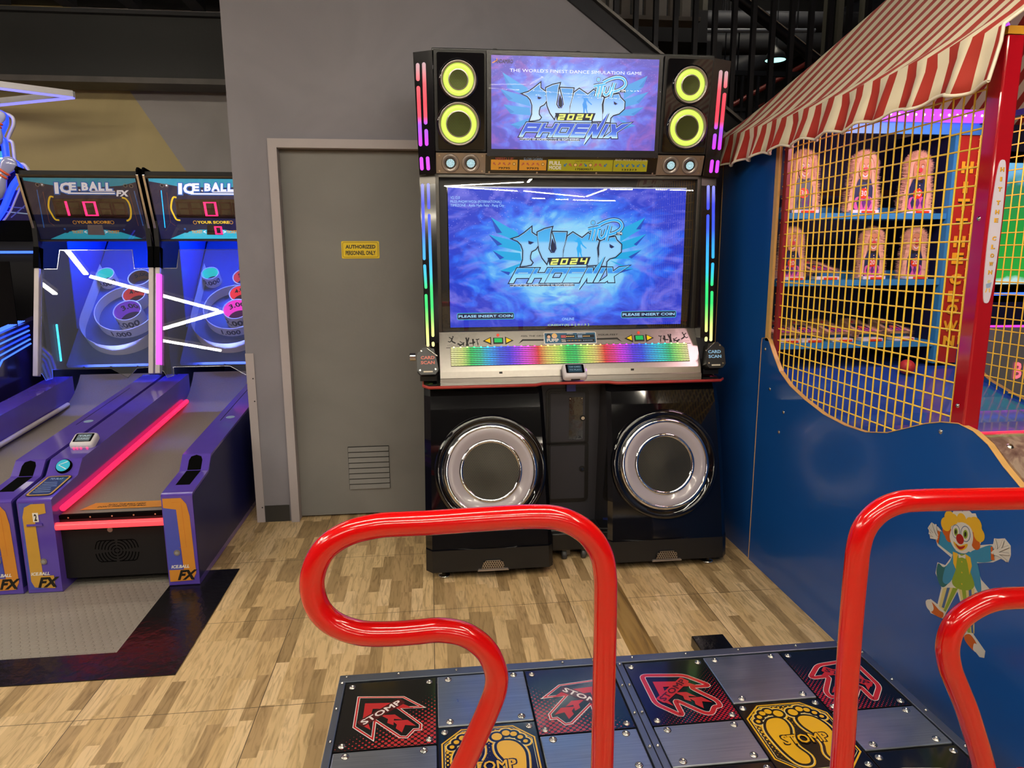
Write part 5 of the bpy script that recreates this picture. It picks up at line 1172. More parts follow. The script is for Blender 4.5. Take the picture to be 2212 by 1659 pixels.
    def hoop(F, path, h, m, name, closed=True, txt=None, inner=None, ml=None):
        n = len(path); g = G()
        o = inset(path, -.006) if closed else None
        V = [F(u, v, 0) for u, v in path]+[F(u, v, h) for u, v in path]
        g.add(V, [(i, (i+1) % n, n+(i+1) % n, n+i) for i in range(n if closed else n-1)], m, True)
        if closed:
            V = [F(u, v, 0) for u, v in o]+[F(u, v, h) for u, v in o]; g.add(V, [(i, (i+1) % n, n+(i+1) % n, n+i) for i in range(n)], m, True); g.loop(F, path, o, h, m)
        return g
    def lp(x, y): u, v = Fl.px(x, y); return (u, v)
    h = .09
    cx_, cy_ = lp(262, 735)
    c3 = (0.0, .32); R3 = .255
    FO = Fq
    B(hoop(FO, circ(0, .52, .215, 44), .085, M_hoop, 'r'), 'ring_1000', cb)
    U_ = [(-.275, .95), (-.288, .45)]+circ(0, .43, .288, 30, None, pi, 2*pi)+[(.288, .45), (.275, .95)]
    g = hoop(FO, U_, .11, M_hoop, 'r', False)
    for k, (a, b) in enumerate(((-.18, .02), (0, -.035), (.18, .02))): g.disc(Fr(FO.o, FO.x, FO.n), a, .05, .009, .0, M_slot, 12)
    B(g, 'outer_rail', cb)
    def cup(cx, cy, rad, hh, col, txt1, name, s=.5, tin=None):
        p = circ(cx, cy, rad, 30); g = hoop(FO, p, hh, M_hoop, 'c')
        q = circ(cx, cy, rad-.002, 30); n = 30; V = [FO(u, v, 0.002) for u, v in q]+[FO(u, v, hh-.004) for u, v in q]
        g.add(V, [(i, (i+1) % n, n+(i+1) % n, n+i) for i in range(n)], col, True); g.disc(FO, cx, cy, rad-.003, .004, mat('cup_floor', '#2a1c50', .5), 24)
        c = B(g, name, cb)
        if txt1:
            th = pi/2*1.0
            curved(c, txt1, cx, cy, rad-.006, hh*.60, hh*.42, pi/2, -1)
        if tin: curved(c, tin, cx, cy, rad+.008, hh*.55, hh*.48, -pi/2, 1)
    def curved(par, t, cx, cy, rad, zc_, hh, amid, sgn):
        """lettering wrapped on a ring wall"""
        V, Fc = text_geo(t, .03); xs = [a[0] for a in V]; ys = [a[1] for a in V]; x0, x1, y0, y1 = min(xs), max(xs), min(ys), max(ys); wdt = hh*(x1-x0)/(y1-y0)*1.05; out = []
        for a in V:
            s_ = (a[0]-(x0+x1)/2)/(x1-x0)*wdt; z_ = zc_+((a[1]-y0)/(y1-y0)-.5)*hh; an = amid+sgn*s_/rad
            out.append(FO(cx+rad*cos(an), cy+rad*sin(an), z_))
        g = G().add(out, Fc, mat('blue_black_numeral', '#1a2250', .4)); B(g, 'numeral', par)
    e = 1.0 if lit else .35
    c4 = glow('cup_red_lit', '#ff3a52', .8) if lit else glow('cup_red', '#e0404c', .55); c3_ = glow('cup_pink_lit', '#f03ad0', 1.0) if lit else glow('cup_violet', '#7a3ae0', .6); cT = glow('cup_teal', '#16c8d0', .9); c5 = glow('cup_red_dim_lit', '#e04a5c', .7) if lit else mat('cup_brown', '#8a5a50', .5)
    cup(.035, .462, .092, .125, c3_, '3.000', 'cup_3000', tin='2.000')
    cup(.035, .643, .077, .10, c4, '4.000', 'cup_4000')
    cup(.038, .815, .077, .10, c5, '5.000', 'cup_5000')
    cup(-.22, .855, .060, .10, cT, None, 'cup_10000', tin='10.000'); cup(.235, .855, .060, .10, cT, None, 'cup_10000', tin='10.000')
    g = G(); curvedp = None
    curved(cb, '1.000', 0, .52, .223, .042, .05, -pi/2, 1)
    # glass guard with its frame posts
    Fg = Fr((-1.49, 4.95, .765), (1, 0, 0), (0, .22, .86)); hw = .366
    vt = 1.00*.90
    gp = G(); pts = [(-hw+.01, -.01), (-hw+.03, -.015), (-hw+.055, -.06), (-hw+.10, -.045), (-.27, .012), (.10, .012), (.21, -.055), (.27, .01), (hw-.01, .015), (hw-.01, .70), (.25, .70), (.235, .83), (-.235, .83), (-.25, .70), (-hw+.01, .70)]
    gl = B(G().prism(Fg, pts, -.004, .004, M_glassl), 'glass_guard')
    A_ = inset(pts, .0015); g = G(); g.loop(Fg, pts, inset(pts, .0035), .0045, M_chr2); B(g, 'polished_edge', gl)
    M_pl = glow('pink_post_led', '#e84af0', 1.7) if lit else M_post
    for s_ in (-1, 1):
        m_ = M_post
        p = B(G().fbox(Fg, s_*hw-.016, s_*hw+.016, -.03, .70, -.012, .030, m_), 'edge_post', bevel=.004)
        if lit and s_ < 0: B(G().fbox(Fg, s_*hw-.008, s_*hw+.0185, .03, .655, .0, .0315, M_pl), 'post_light', p)
        B(G().fbox(Fg, s_*hw-.018, s_*hw+.018, .70, .845, -.02, .04, M_slot), 'hinge_block', p, bevel=.003)
    # marquee
    Fh = Fr((-1.49, 5.165, 1.63), (1, 0, 0), (0, -.145, .425)); Fhl = Fh.moved((-DX, 0, 0)); wq = .368; hq = .445
    mq = B(G().fbox(Fh, -wq, wq, 0, hq, -.03, 0, M_slot), 'marquee')
    L_ = 1.0 if lit else .28
    sfx = 'l' if lit else 'd'
    gm = lambda n_, c: glow(n_+sfx, c, L_*1.1, c if not lit else None)
    mt1, mt2, mnv, mwh, mye, mbl, mgo = gm('mq_teal_', '#1f8fae'), gm('mq_cyan_', '#2fb0d0'), gm('mq_navy_', '#171a3e'), gm('mq_white_', '#f4f2ff'), gm('mq_gold_', '#e8c22a'), gm('mq_blue_', '#1f5fb4'), gm('mq_amber_', '#d89a30')
    def zz(pts): return [Fhl.px(40+a/7.9, 370+b/7.9) for a, b in pts]
    g = G(); g.fbox(Fh, -wq+.02, wq-.02, .012, hq-.018, 0, .0008, mnv)
    tl_, tr_ = -wq+.022, wq-.022
    g.flat(Fh, [(tl_, hq-.02), (tl_, hq-.04), (-.15, hq-.075), (.12, hq-.080), (.25, hq-.070), (tr_, hq-.045), (tr_, hq-.02)], .0012, mt1)
    g.flat(Fh, [(tl_+.06, .014), (-.17, .062), (-.08, .078), (.08, .078), (.18, .060), (tr_-.04, .014)], .0012, mt2)
    # the word
    bx = zz([(640, 395), (1660, 395), (1660, 200), (650, 200)]); ux0, ux1 = bx[0][0], bx[1][0]; vy0, vy1 = bx[0][1], bx[3][1]
    gs = [(p_[0], p_[1]) for p_ in bx]
    w_, h_ = ux1-ux0, vy1-vy0
    def wl(t, a, b, c=0.30, d=1.0, m=mwh, bo=.05):
        g.text(Fh, t, ux0+w_*a-.006, vy0+h_*c-.007, ux0+w_*b+.008, vy0+h_*d+.005, .0014, mbl, .12, .18)
        g.text(Fh, t, ux0+w_*a, vy0+h_*c, ux0+w_*b, vy0+h_*d, .0018, m, bo, .18)
    wl('I', .005, .07, .0, 1); wl('C', .09, .27, .05, 1); wl('E', .25, .37, .30); g.disc(Fh, ux0+w_*.41, vy0+h_*.34, .006, .0018, mwh, 12); wl('B', .46, .57, .30); wl('A', .58, .73, .30, 1.08); wl('L', .74, .84, .30); wl('L', .86, .97, .30)
    g.stroke(Fh, [(ux0+w_*.18, vy0+h_*.04), (ux1+.003, vy0+h_*.04)], .019, .0012, mbl); g.stroke(Fh, [(ux0+w_*.20, vy0+h_*.06), (ux1-.004, vy0+h_*.06)], .009, .0020, mwh); g.stroke(Fh, [(ux0+w_*.58, vy0+h_*.24), (ux1, vy0+h_*.24)], .005, .0020, mwh)
    (a, b), (c, d) = zz([(1690, 440), (1870, 335)]); g.text(Fh, 'FX', a, b, c, d, .0018, mwh, .05, .3)
    # display
    dl = zz([(570, 480), (1830, 480), (1890, 820), (640, 800)]); g.flat(Fh, dl, .0014, M_disp)
    for s_, pts_ in ((0, [(600, 450), (545, 445), (520, 520), (520, 640), (570, 740), (630, 830), (700, 845)]), (1, [(1765, 460), (1830, 480), (1890, 560), (1920, 680), (1915, 800), (1870, 850), (1845, 850)])):
        g.stroke(Fh, spline(zz(pts_), 4), .011, .0018, mye)
    digs = [('1', 650, 520), (' ', 880, 520), ('0', 1140, 525), (' ', 1395, 530), (' ', 1640, 540)] if not lit else [(' ', 650, 520), (' ', 880, 520), ('0', 1130, 525), (' ', 1395, 530), (' ', 1640, 540)]
    M_rect = []
    for ch, x_, y_ in digs:
        (a, b), (c, d) = zz([(x_+10, y_+250), (x_+175, y_)])
        for r_ in seg_rects('8', .16, .09): g.fbox(Fh, a+(c-a)*r_[0], a+(c-a)*r_[2], b+(d-b)*r_[1], b+(d-b)*r_[3], .0015, .0018, M_doff)
        if ch != ' ':
            for r_ in seg_rects(ch, .19, .10): g.fbox(Fh, a+(c-a)*r_[0]+.0008, a+(c-a)*r_[2]-.0008, b+(d-b)*r_[1]+.001, b+(d-b)*r_[3]-.001, .0018, .0024, M_digit)
    (a, b), (c, d) = zz([(1005, 905), (1560, 855)]); g.text(Fh, 'YOUR SCORE', a, b, c, d, .0018, mgo if not lit else mye, .04)
    for x_ in (962, 1602): q_ = zz([(x_, 882)])[0]; g.loop(Fh, circ(q_[0], q_[1], .0125, 16), circ(q_[0], q_[1], .0095, 16), .0018, mgo)
    tk = zz([(1180, 925), (1430, 925), (1480, 1100), (1190, 1095)]); g.flat(Fh, tk, .0018, M_silver if not lit else M_disp)
    for t_, xa_, xb_, m_ in (('TICKET', 925, 1105, mgo), ('<', 1130, 1165, mwh), ('>', 1485, 1520, mwh), ('TICKET', 1535, 1720, mgo)): (a, b), (c, d) = zz([(xa_, 1070), (xb_, 1020)]); g.text(Fh, t_, a, b, c, d, .0018, m_, .03)
    if lit:
        (a, b), (c, d) = zz([(1340, 1090), (1440, 950)])
        for r_ in seg_rects('0', .24, .14): g.fbox(Fh, a+(c-a)*r_[0], a+(c-a)*r_[2], b+(d-b)*r_[1], b+(d-b)*r_[3], .002, .0026, M_digit)
    for x_, y_, r_ in ((815, 1015, .020), (1825, 1025, .018)): q_ = zz([(x_, y_)])[0]; g.disc(Fh, q_[0], q_[1], r_, .0018, mnv, 20); g.disc(Fh, q_[0]-.006, q_[1]+.008, r_*.35, .0020, mbl, 12)
    for x_, y_ in ((325, 240), (405, 240), (1825, 255), (1925, 262)): q_ = zz([(x_, y_)])[0]; g.loop(Fh, circ(q_[0], q_[1], .0125, 14), circ(q_[0], q_[1], .0095, 14), .0018, M_silver); g.disc(Fh, q_[0], q_[1], .006, .0018, M_slot if x_ != 405 else mwh, 10)
    for x0_, y0_, x1_, y1_ in ((318, 325, 440, 975), (1975, 345, 2130, 940)): p0_, p1_ = zz([(x0_, y0_), (x1_, y1_)]); g.stroke(Fh, [p0_, p1_], .0055, .0018, glow('mq_tube_lit', '#19b4ff', 1.6) if (lit and x0_ < 500) else gm('mq_tube_', '#1f62b8'))
    for x0_, y0_, x1_, y1_, x2_ in ((420, 360, 530, 880, 620), (1890, 380, 2030, 870, 2050)): P_ = zz([(x0_, y0_), (x1_, y1_), (x2_, 940)]); g.stroke(Fh, P_, .0016, .0018, M_orad)
    B(g, 'marquee_art', mq)
    g = G().fbox(Fh, -wq+.018, wq-.018, .010, hq-.016, .006, .008, pane('marquee_cover', boost=.9)); B(g, 'marquee_cover', mq)
    g = G().fbox(Fh, -wq, wq, hq-.012, hq, -.03, .012, M_steelc).fbox(Fh, -wq, wq, 0, .010, -.03, .012, M_steelc); B(g, 'marquee_frame', mq)
    for s_ in (-1, 1): B(G().fbox(Fh, s_*wq-.008, s_*wq+.008, -.03, hq+.006, -.02, .016, M_chr2), 'chrome_edge', mq, bevel=.002)
    for s_ in (-1, 1): B(G().prism(FX(-1.49+s_*.3695), [(5.00, 2.08), (5.02, 2.10), (5.25, 2.075), (6.3, 2.075), (6.3, 1.60), (5.20, 1.58), (5.16, 1.66)], -.006, .006, M_slot), 'marquee_cheek', mq)
    # unseen strip added behind the marquee to flood the target space blue
    B(G().box(-1.80, -1.18, 5.42, 5.46, 1.92, 1.94, glow('unseen_blue_flood', '#4f70ff', 240)), 'unseen_flood_strip', cb)
    if not lit: B(G().box(-1.832, -1.826, 5.20, 5.215, .80, 1.06, glow('teal_strip', '#35c8ff', 3)), 'strip_light', cb)
    return r
lanes(0, True, 'right ball-rolling machine with glowing red lane lights, partly hidden by the grey wall')
lanes(-DX, False, 'left ball-rolling machine with dim marquee showing 1 0 and unlit white lane lights')
# ================================================================== the bowling machine further left
bw = thing('bowling_machine', 'bowling arcade machine with blue neon pins at the far left edge', 'arcade machine', (-3.35, 5.0, 0))
M_neon = glow('blue_neon', '#1a35ff', 3.0); M_neon2 = glow('blue_neon_core', '#3f6cff', 2.0); M_bwp = mat('bowling_violet_panel', '#26204e', .2, coat=.4)
bx0, bx1 = -4.0, -2.735
G().box(bx0, bx1, 5.45, 6.4, .005, 1.80, M_lblk).box(bx0, bx0+.05, 5.0, 5.45, .005, 1.5, M_lblk).build('cabinet', bw)
Fz = Fr((0, 5.44, 0))
def zl(pts): return [Fz.px(a/2.439, 220+b/2.439) for a, b in pts]
(a, b), (c, d) = zl([(0, 625), (172, 505)])
g = G().prism(Fz, [(bx0, b), (bx1+.01, b), (bx1+.01, d), (bx1-.10, d+.05), (bx0, d+.05)], -.02, .004, M_bwp).fbox(Fz, bx0, bx1, b-.14, b, -.02, .01, M_slot)
for k, (x0, y0, x1, y1, m_) in enumerate(((-60, 545, 130, 560, M_lbl), (-40, 572, 168, 592, M_stl), (60, 610, 165, 520, M_lbl))): P_ = zl([(x0, y0), (x1, y1)]); g.stroke(Fz, P_, .008, .005, m_)
g.build('marquee_panel', bw)
q0 = zl([(0, 792), (200, 792)]); G().tube([Fz(bx0, q0[0][1], .02), Fz(bx1-.02, q0[1][1], .02)], .009, M_neon2, 8).build('blue_line_light', bw)
NE = [(-120, 300), (-60, 120), (-20, 60), (30, 75), (38, 115), (18, 165), (10, 195), (34, 215), (50, 320), (92, 325), (118, 360), (112, 400), (80, 445), (52, 510), (20, 580), (-40, 640), (-140, 600)]
NP = spline(zl(NE), 5)
M_nb = mat('white_sign_edge', '#b9b6c8', .3)
ng = G().prism(Fz, [tuple(q) for q in NP]+[tuple(zl([(-180, 450)])[0])], -.02, .0, M_bwp).build('neon_sign', bw)
G().tube([Fz(q.x, q.y, .025) for q in NP], .022, M_neon, 10).build('neon_outline', ng)
G().tube([Fz(q.x*.999+.035, q.y-.005, -.005) for q in NP], .012, M_nb, 8).build('sign_edge', ng)
def pin(cx, cy, h, lean, fat=2.6):
    c = zl([(cx, cy)])[0]; g = G(); prof = [(.0001, 0), (.05, .0), (.075, .10), (.10, .25), (.085, .42), (.045, .60), (.04, .70), (.058, .82), (.055, .92), (.03, .985), (.0001, 1.0)]
    k = h; ax = Vector((sin(lean), 0, cos(lean))); base = Fz(c[0], c[1], .05); n = 16; V = []
    e1 = Vector((cos(lean), 0, -sin(lean))); e2 = Vector((0, 1, 0))
    for r_, t_ in prof:
        for i in range(n): V.append(base+ax*(t_*k)+(e1*cos(2*pi*i/n)+e2*sin(2*pi*i/n)*.4)*r_*k*fat)
    g.add(V, [(j*n+i, j*n+(i+1) % n, (j+1)*n+(i+1) % n, (j+1)*n+i) for j in range(len(prof)-1) for i in range(n)], mat('glossy_pin', '#8f93c0', .15, coat=.5), True)
    p_ = g.build('bowling_pin', ng)
    for t_ in (.60, .68): G().tube([base+ax*(t_*k)+(e1*cos(2*pi*i/12)+e2*sin(2*pi*i/12)*.45)*.115*k for i in range(12)], .008, mat('orange_pin_stripe', '#d0521e', .3), 6, True).build('pin_stripe', p_)
pin(-60, 520, .36, .67); pin(-34, 250, .27, .42)
G().fbox(Fz, zl([(-60, 0)])[0][0], zl([(42, 0)])[0][0], zl([(0, 305)])[0][1], zl([(0, 298)])[0][1], .03, .04, glow('white_bar', '#ffffff', 1.6)).build('white_bar_light', ng)
G().fbox(Fz, zl([(-60, 0)])[0][0], zl([(16, 0)])[0][0], zl([(0, 345)])[0][1], zl([(0, 262)])[0][1], .01, .02, glow('teal_bar', '#2aa0c0', .8)).build('teal_bar_light', ng)
G().fbox(Fr((0, 5.0, 0)), bx0, bx1-.01, .78, 1.50, -.006, 0, mat('black_mirror_glass', '#050506', .03, coat=1)).build('black_glass', bw)
Fsd = Fr((-2.72, 0, 0), (0, 1, 0), (0, 0, 1))
def zside(pts): return [Fsd.px(a/2.439, 220+b/2.439) for a, b in pts]
# side board of the bowling lane with its glowing blue lines
pr = [(3.4, .25), (3.4, .62), (4.25, .72), (4.62, 1.02), (5.3, 1.12), (5.3, .25)]
g = G(); n = len(pr); V = [(x, y, z) for x in (-2.80, -2.735) for y, z in pr]; g.add(V, [tuple(range(n)), tuple(range(n, 2*n))], M_bwp); g.add(V, [(i, (i+1) % n, n+(i+1) % n, n+i) for i in range(n)], M_bwp); sdb = g.build('side_board', bw)
for k in range(5):
    o = k*.030; G().tube([(-2.731, 3.6+o, .60-o), (-2.731, 4.28+o, .70-o), (-2.731, 4.64+o, 1.00-o), (-2.731, 5.1, 1.065-o)], .006, M_neon if k in (0, 2) else M_neon2, 6).build('blue_line_light', sdb)
    G().tube([(-2.80+.012*k, 3.6, .632), (-2.80+.012*k, 4.25, .728), (-2.80+.012*k, 4.62, 1.028), (-2.80+.012*k, 5.1, 1.10)], .0035, M_neon2, 6).build('blue_line_light', sdb)
G().tube([(-4.0, 4.9, .80), (-3.2, 4.9, .805), (-2.84, 4.9, .815)], .05, glow('orange_tube', '#d0401e', .45), 12).build('orange_bumper', bw)
G().box(-4.0, -2.81, 3.4, 5.4, .005, .5, M_lblk).build('lane_bed', bw)
# ================================================================== the clown booth
BX0, BX1 = 1.57, 2.55
M_bblue = mat('royal_blue_laminate', '#16509f', .22, var=.06, scale=4, coat=.25); M_bed = mat('birch_ply_edge', '#d0a260', .4, var=.15, scale=30); M_wire = mat('yellow_coated_wire', '#ffd244', .3, var=.08)
M_bred = mat('crimson_gloss_post', '#a5101f', .10, coat=.7, var=.04); M_shelf = mat('light_blue_shelf', '#2f7fb4', .4, var=.1); M_bdark = mat('midnight_blue_board', '#0d1238', .5); M_deck = mat('blue_violet_deck', '#27479e', .18, coat=.4, var=.1)
M_gold = mat('gold_wood_letter', '#e6ac2c', .35, var=.1); M_white_fab = None
bo = thing('clown_booth', 'blue carnival target booth with yellow wire mesh and red corner posts', 'carnival booth', (2.06, 2.8, 0))
PB = Fr((BX0, 0, 0), (0, 1, 0), (0, 0, 1))      # u = world Y, v = world Z, n = +X (into the booth)
def side(x_out, x_in, nm):
    curve = [(1.45, .62), (1.47, .72), (1.624, .894), (1.70, .940), (1.76, .985), (1.82, 1.010), (1.88, 1.018), (1.95, 1.006), (2.02, .984), (2.10, .950), (2.20, .908), (2.32, .880), (2.45, .874), (2.60, .884), (2.75, .914), (2.88, .950), (2.98, 1.0), (3.05, 1.07), (3.10, 1.128), (3.115, 1.136), (3.165, 1.128), (3.17, 1.10)]
    P = [(1.45, .0)]+curve+[(3.172, .0)]
    sg = 1 if x_in > x_out else -1
    n = len(P); g = G(); V = [(x_out, a, b) for a, b in P]+[(x_in, a, b) for a, b in P]
    g.add(V, [tuple(range(n)), tuple(range(n, 2*n))], M_bblue); g.add(V, [(i, (i+1) % n, n+(i+1) % n, n+i) for i in range(n)], M_bed)
    s = g.build(nm, bo)
    A = [Vector((x_out-sg*.0006, a, b)) for a, b in [(3.172, .0)]+curve[::-1]+[(1.45, .0)]]
    G().tube(A, .0018, M_bed, 6).build('edge_banding', s)
    return s, curve
ls, curve = side(BX0, BX0+.019, 'side_panel')
rs, _ = side(BX1, BX1-.019, 'side_panel')
for q in ((3.06, .90), (1.95, .975), (2.92, .82), (3.13, 1.08), (2.95, .72)):
    G().lathe(Fr((BX0, 0, 0), (0, -1, 0), (0, 0, 1)), -q[0], q[1], [(.0001, .004), (.004, .004), (.006, .002), (.0085, .0)], M_bolt, 14).build('bolt', ls)
# rear, higher part of the sides
for x0, x1 in ((BX0+.004, BX0+.022), (BX1-.022, BX1-.004)):
    g = G().box(x0, x1, 3.14, 3.73, 0, 2.10, M_bblue)
    o = g.build('rear_side_panel', bo)
    G().tube([(x0-.0008 if x0 < 2 else x1+.0008, 3.729, z) for z in (0, 2.1)], .002, M_bed, 6).build('edge_banding', o)
G().box(BX0+.0, BX0+.012, 3.105, 3.138, 1.12, 2.06, M_bed).build('ply_batten', bo)
G().box(BX1-.012, BX1, 3.105, 3.138, 1.12, 2.06, M_bed).build('ply_batten', bo)
# posts
for x0, nm in ((BX0+.001, 'left'), (BX1-.053, 'right')):
    p = G().box(x0, x0+.052, 1.862, 1.918, .99, 2.106, M_bred).build('corner_post', bo, bevel=.005)
    if nm == 'left':
        Fp_ = Fr((x0+.026, 1.862, 0)); a = Fp_.px(2159, 345); b = Fp_.px(2128, 655); zt_, zb_2 = a[1], b[1]
        zc_ = (zt_+zb_2)/2; hz = (zt_-zb_2)/2; R_ = [(.0178*(1 if cos(a) > 0 else -1)*abs(cos(a))**.55, zc_+hz*sin(a)) for a in [2*pi*i/48+.01 for i in range(48)]]; sgp = G().prism(Fp_, R_, .0003, .0025, mat('white_oval_plaque', '#cfc9dc', .3)).build('name_plaque', p)
        g = G(); ys = [366, 388, 411, 442, 467, 490, 523, 545, 566, 589, 612]
        for ch, yy in zip('HITTHECLOWN', [370, 391, 413, 442, 462, 480, 501+18, 537, 556, 574, 592]):
            v = Fp_.px(2145, yy-4)[1]; w_ = .006 if ch != 'I' else .0030
            g.text(Fp_, ch, -w_+.0012, v-.0065, w_+.0012, v+.0055, .0028, M_ink, .05); g.text(Fp_, ch, -w_, v-.006, w_, v+.006, .0032, M_gold, .04)
        v = Fp_.px(2131, 612)[1]; g.disc(Fp_, 0, v+.005, .005, .003, M_fpal, 12).flat(Fp_, [(-.009, v-.002), (.009, v+.003), (.006, v-.012), (-.006, v-.014)], .003, M_stl).stroke(Fp_, [(-.003, v-.014), (-.007, v-.026)], .003, .003, M_gold).stroke(Fp_, [(.003, v-.014), (.006, v-.026)], .003, .003, M_gold)
        g.build('plaque_lettering', sgp)
        for z in (1.62, 1.07): G().lathe(Fr((x0, 0, 0), (0, -1, 0), (0, 0, 1)), -1.893, z, [(.0001, .004), (.004, .004), (.007, .0)], M_bolt, 14).build('bolt', p)
# wire mesh: three welded grids
def wires(x, nm):
    g = G(); cv = [(a, b) for a, b in curve if 1.85 < a < 3.11][::-1]
    def zmin(y):
        for (a0, b0), (a1, b1) in zip(curve, curve[1:]):
            if a0 <= y <= a1: return b0+(b1-b0)*(y-a0)/(a1-a0+1e-9)
        return .9
    n = 27
    for k in range(n):
        y = 1.945+k*(3.085-1.945)/(n-1); g.tube([(x, y, zmin(y)-.02), (x, y, 2.12)], .0029, M_wire, 6, caps=False)
    z = .915
    while z < 2.12:
        ys = [y for y in [1.90+i*.01 for i in range(122)] if zmin(y) < z]
        runs = []; 
        for y in ys:
            if runs and y-runs[-1][1] < .015: runs[-1][1] = y
            else: runs.append([y, y])
        for a, b in runs:
            if b-a > .02: g.tube([(x+.0035, a-.008, z), (x+.0035, b+.008, z)], .0029, M_wire, 6, caps=False)
        z += .0535
    return g.build(nm, bo)
wires(BX0+.026, 'wire_mesh'); wires(BX1-.026, 'wire_mesh')
# inside: back board, shelves, red lettered boards, deck
SY = 3.10
G().box(BX0+.02, BX1-.02, 3.66, 3.70, .0, 2.15, M_bdark).build('back_board', bo)
dk = [(3.62, .985), (3.10, .985), (2.95, .950), (2.75, .900), (2.60, .876), (2.45, .866), (1.83, .862)]
g = G(); g.prism(Fr((BX0+.02, 0, 0), (0, 1, 0), (0, 0, 1)), dk+[(y, z-.03) for y, z in dk[::-1]], 0, BX1-BX0-.04, M_deck); g.build('deck', bo)
for z in (1.715, 1.410, 1.115):
    sf = G().box(BX0+.03, 2.41, SY, SY+.16, z-.034, z-.008, M_shelf).build('shelf', bo)
    G().box(BX0+.03, 2.41, SY+.20, SY+.26, z-.01, z+.03, M_shelf).build('rear_shelf_rail', bo)
G().box(2.405, 2.424, SY-.01, SY+.025, 1.0, 2.06, M_shelf).box(2.41, 2.424, SY+.026, SY+.5, 1.0, 2.06, M_bdark).build('blue_upright', bo)
htc = G().box(2.424, BX1-.02, SY-.005, SY+.02, 1.0, 2.06, mat('red_letter_board', '#a82a24', .35)).build('letter_board', bo)
Fh_ = Fr((2.424, SY-.005, 0)); g = G()
for ch, (xx, yy) in zip('HITTHECLOWN', ((2100, 362), (2094, 405), (2089, 442), (2083, 484), (2079, 522), (2073, 558), (2063, 603), (2058, 640), (2056, 668), (2054, 704), (2047, 736))):
    v = Fh_.px(xx, yy)[1]; u = .054; w_ = .030 if ch != 'I' else .012; w_ = .036 if ch in 'W' else w_
    g = G().text(Fh_, ch, u-w_+.004, v-.026, u+w_+.004, v+.018, .004, M_ink, .05).text(Fh_, ch, u-w_, v-.026, u+w_, v+.026, .006, M_gold, .05); g.build('letter', htc)
G().box(BX0+.022, BX0+.045, SY-.03, SY+.0, 1.0, 2.05, mat('dark_red_upright', '#7c1820', .35)).build('red_upright', bo)
G().box(BX0+.02, BX1-.02, SY-.02, SY+.0, 2.055, 2.13, mat('sky_blue_fascia', '#3a86c8', .4)).build('fascia', bo)
M_plead = glow('purple_led_strip', '#8f34ff', 2.6)
ft = G().box(1.66, BX1-.01, SY-.06, SY-.025, 2.105, 2.155, M_plead).build('purple_light_strip', bo)
for k in range(22): G().disc(Fr((0, SY-.0605, 0)), 1.68+k*.04, 2.13, .006, .003, glow('purple_led', '#c8a0ff', 6), 8).build('led', ft)
G().tube([(BX1-.03, SY-.05, 2.13), (2.42, SY-.25, 2.36), (2.30, SY-.3, 2.48)], .026, M_plead, 8).build('purple_light_strip', bo)
G().box(BX0+.10, BX1-.08, SY+.42, SY+.44, 1.82, 1.85, mat('dim_brass_rod', '#4a2a20', .3, .5)).build('rear_rod', bo)
# front counter
g = G(); V = [(BX0+.019, 1.47, .70), (BX1-.019, 1.47, .70), (BX1-.019, 1.60, .885), (BX0+.019, 1.60, .885), (BX1-.019, 1.78, 1.0), (BX0+.019, 1.78, 1.0), (BX1-.019, 1.83, 1.0), (BX0+.019, 1.83, 1.0), (BX0+.019, 1.83, .0), (BX1-.019, 1.83, .0), (BX0+.019, 1.47, 0), (BX1-.019, 1.47, 0)]
def marble():
    m, nt, N, L, b = nmat('brown_swirl_counter'); gg = N.new('ShaderNodeNewGeometry'); nz = N.new('ShaderNodeTexNoise'); nz.inputs['Scale'].default_value = 7; nz.inputs['Detail'].default_value = 6; nz.inputs['Distortion'].default_value = 3
    L.new(gg.outputs['Position'], nz.inputs['Vector']); L.new(ramp(N, L, nz.outputs['Fac'], [(.3, '#5b4440'), (.5, '#80695f'), (.6, '#9c8878'), (.8, '#5e5058')]), b.inputs['Base Color']); b.inputs['Roughness'].default_value = .12; return m
g.add(V, [(0, 1, 2, 3), (3, 2, 4, 5), (5, 4, 6, 7), (7, 6, 9, 8), (10, 11, 1, 0), (0, 3, 5, 7, 8, 10), (1, 2, 4, 6, 9, 11)], marble()); ct = g.build('counter', bo)
Fct = Fr((0, 1.60, .885), (1, 0, 0), (0, .18, .115))
a = Fct.px(2150, 990); P_ = [Fct.px(x, y) for x, y in ((2150, 960), (2142, 975), (2150, 990), (2175, 1005), (2212, 1012))]
u0, v1 = Fct.px(2155, 957); _, v0 = Fct.px(2200, 1008); u0 = 1.665; v0 = .045; v1 = .178
R_ = rrect(u0, v0, u0+.55, v1, .04); g = G().prism(Fct, R_, .0005, .002, M_wht).flat(Fct, inset(R_, .004), .0024, mat('counter_label_blue', '#1b2050', .15, coat=.5))
g.text(Fct, 'To Win', u0+.055, v1-.052, u0+.20, v1-.020, .003, M_wht, .08).text(Fct, 'To Win', u0+.057, v1-.050, u0+.198, v1-.022, .0034, M_ared, .03)
g.fbox(Fct, u0+.075, u0+.30, v0+.012, v0+.070, .0024, .003, M_disp)
for i in range(4):
    for r_ in seg_rects('8', .2, .12): uu = u0+.085+i*.05; g.fbox(Fct, uu+.034*r_[0], uu+.034*r_[2], v0+.018+.044*r_[1], v0+.018+.044*r_[3], .003, .0034, mat('dim_red_segment', '#8a2a2a', .4) if i != 1 else M_digit)
g.disc(Fct, u0+.045, v0+.085, .008, .003, M_stp, 12).disc(Fct, u0+.060, v0+.055, .008, .003, M_grn, 12); g.build('counter_label', ct)
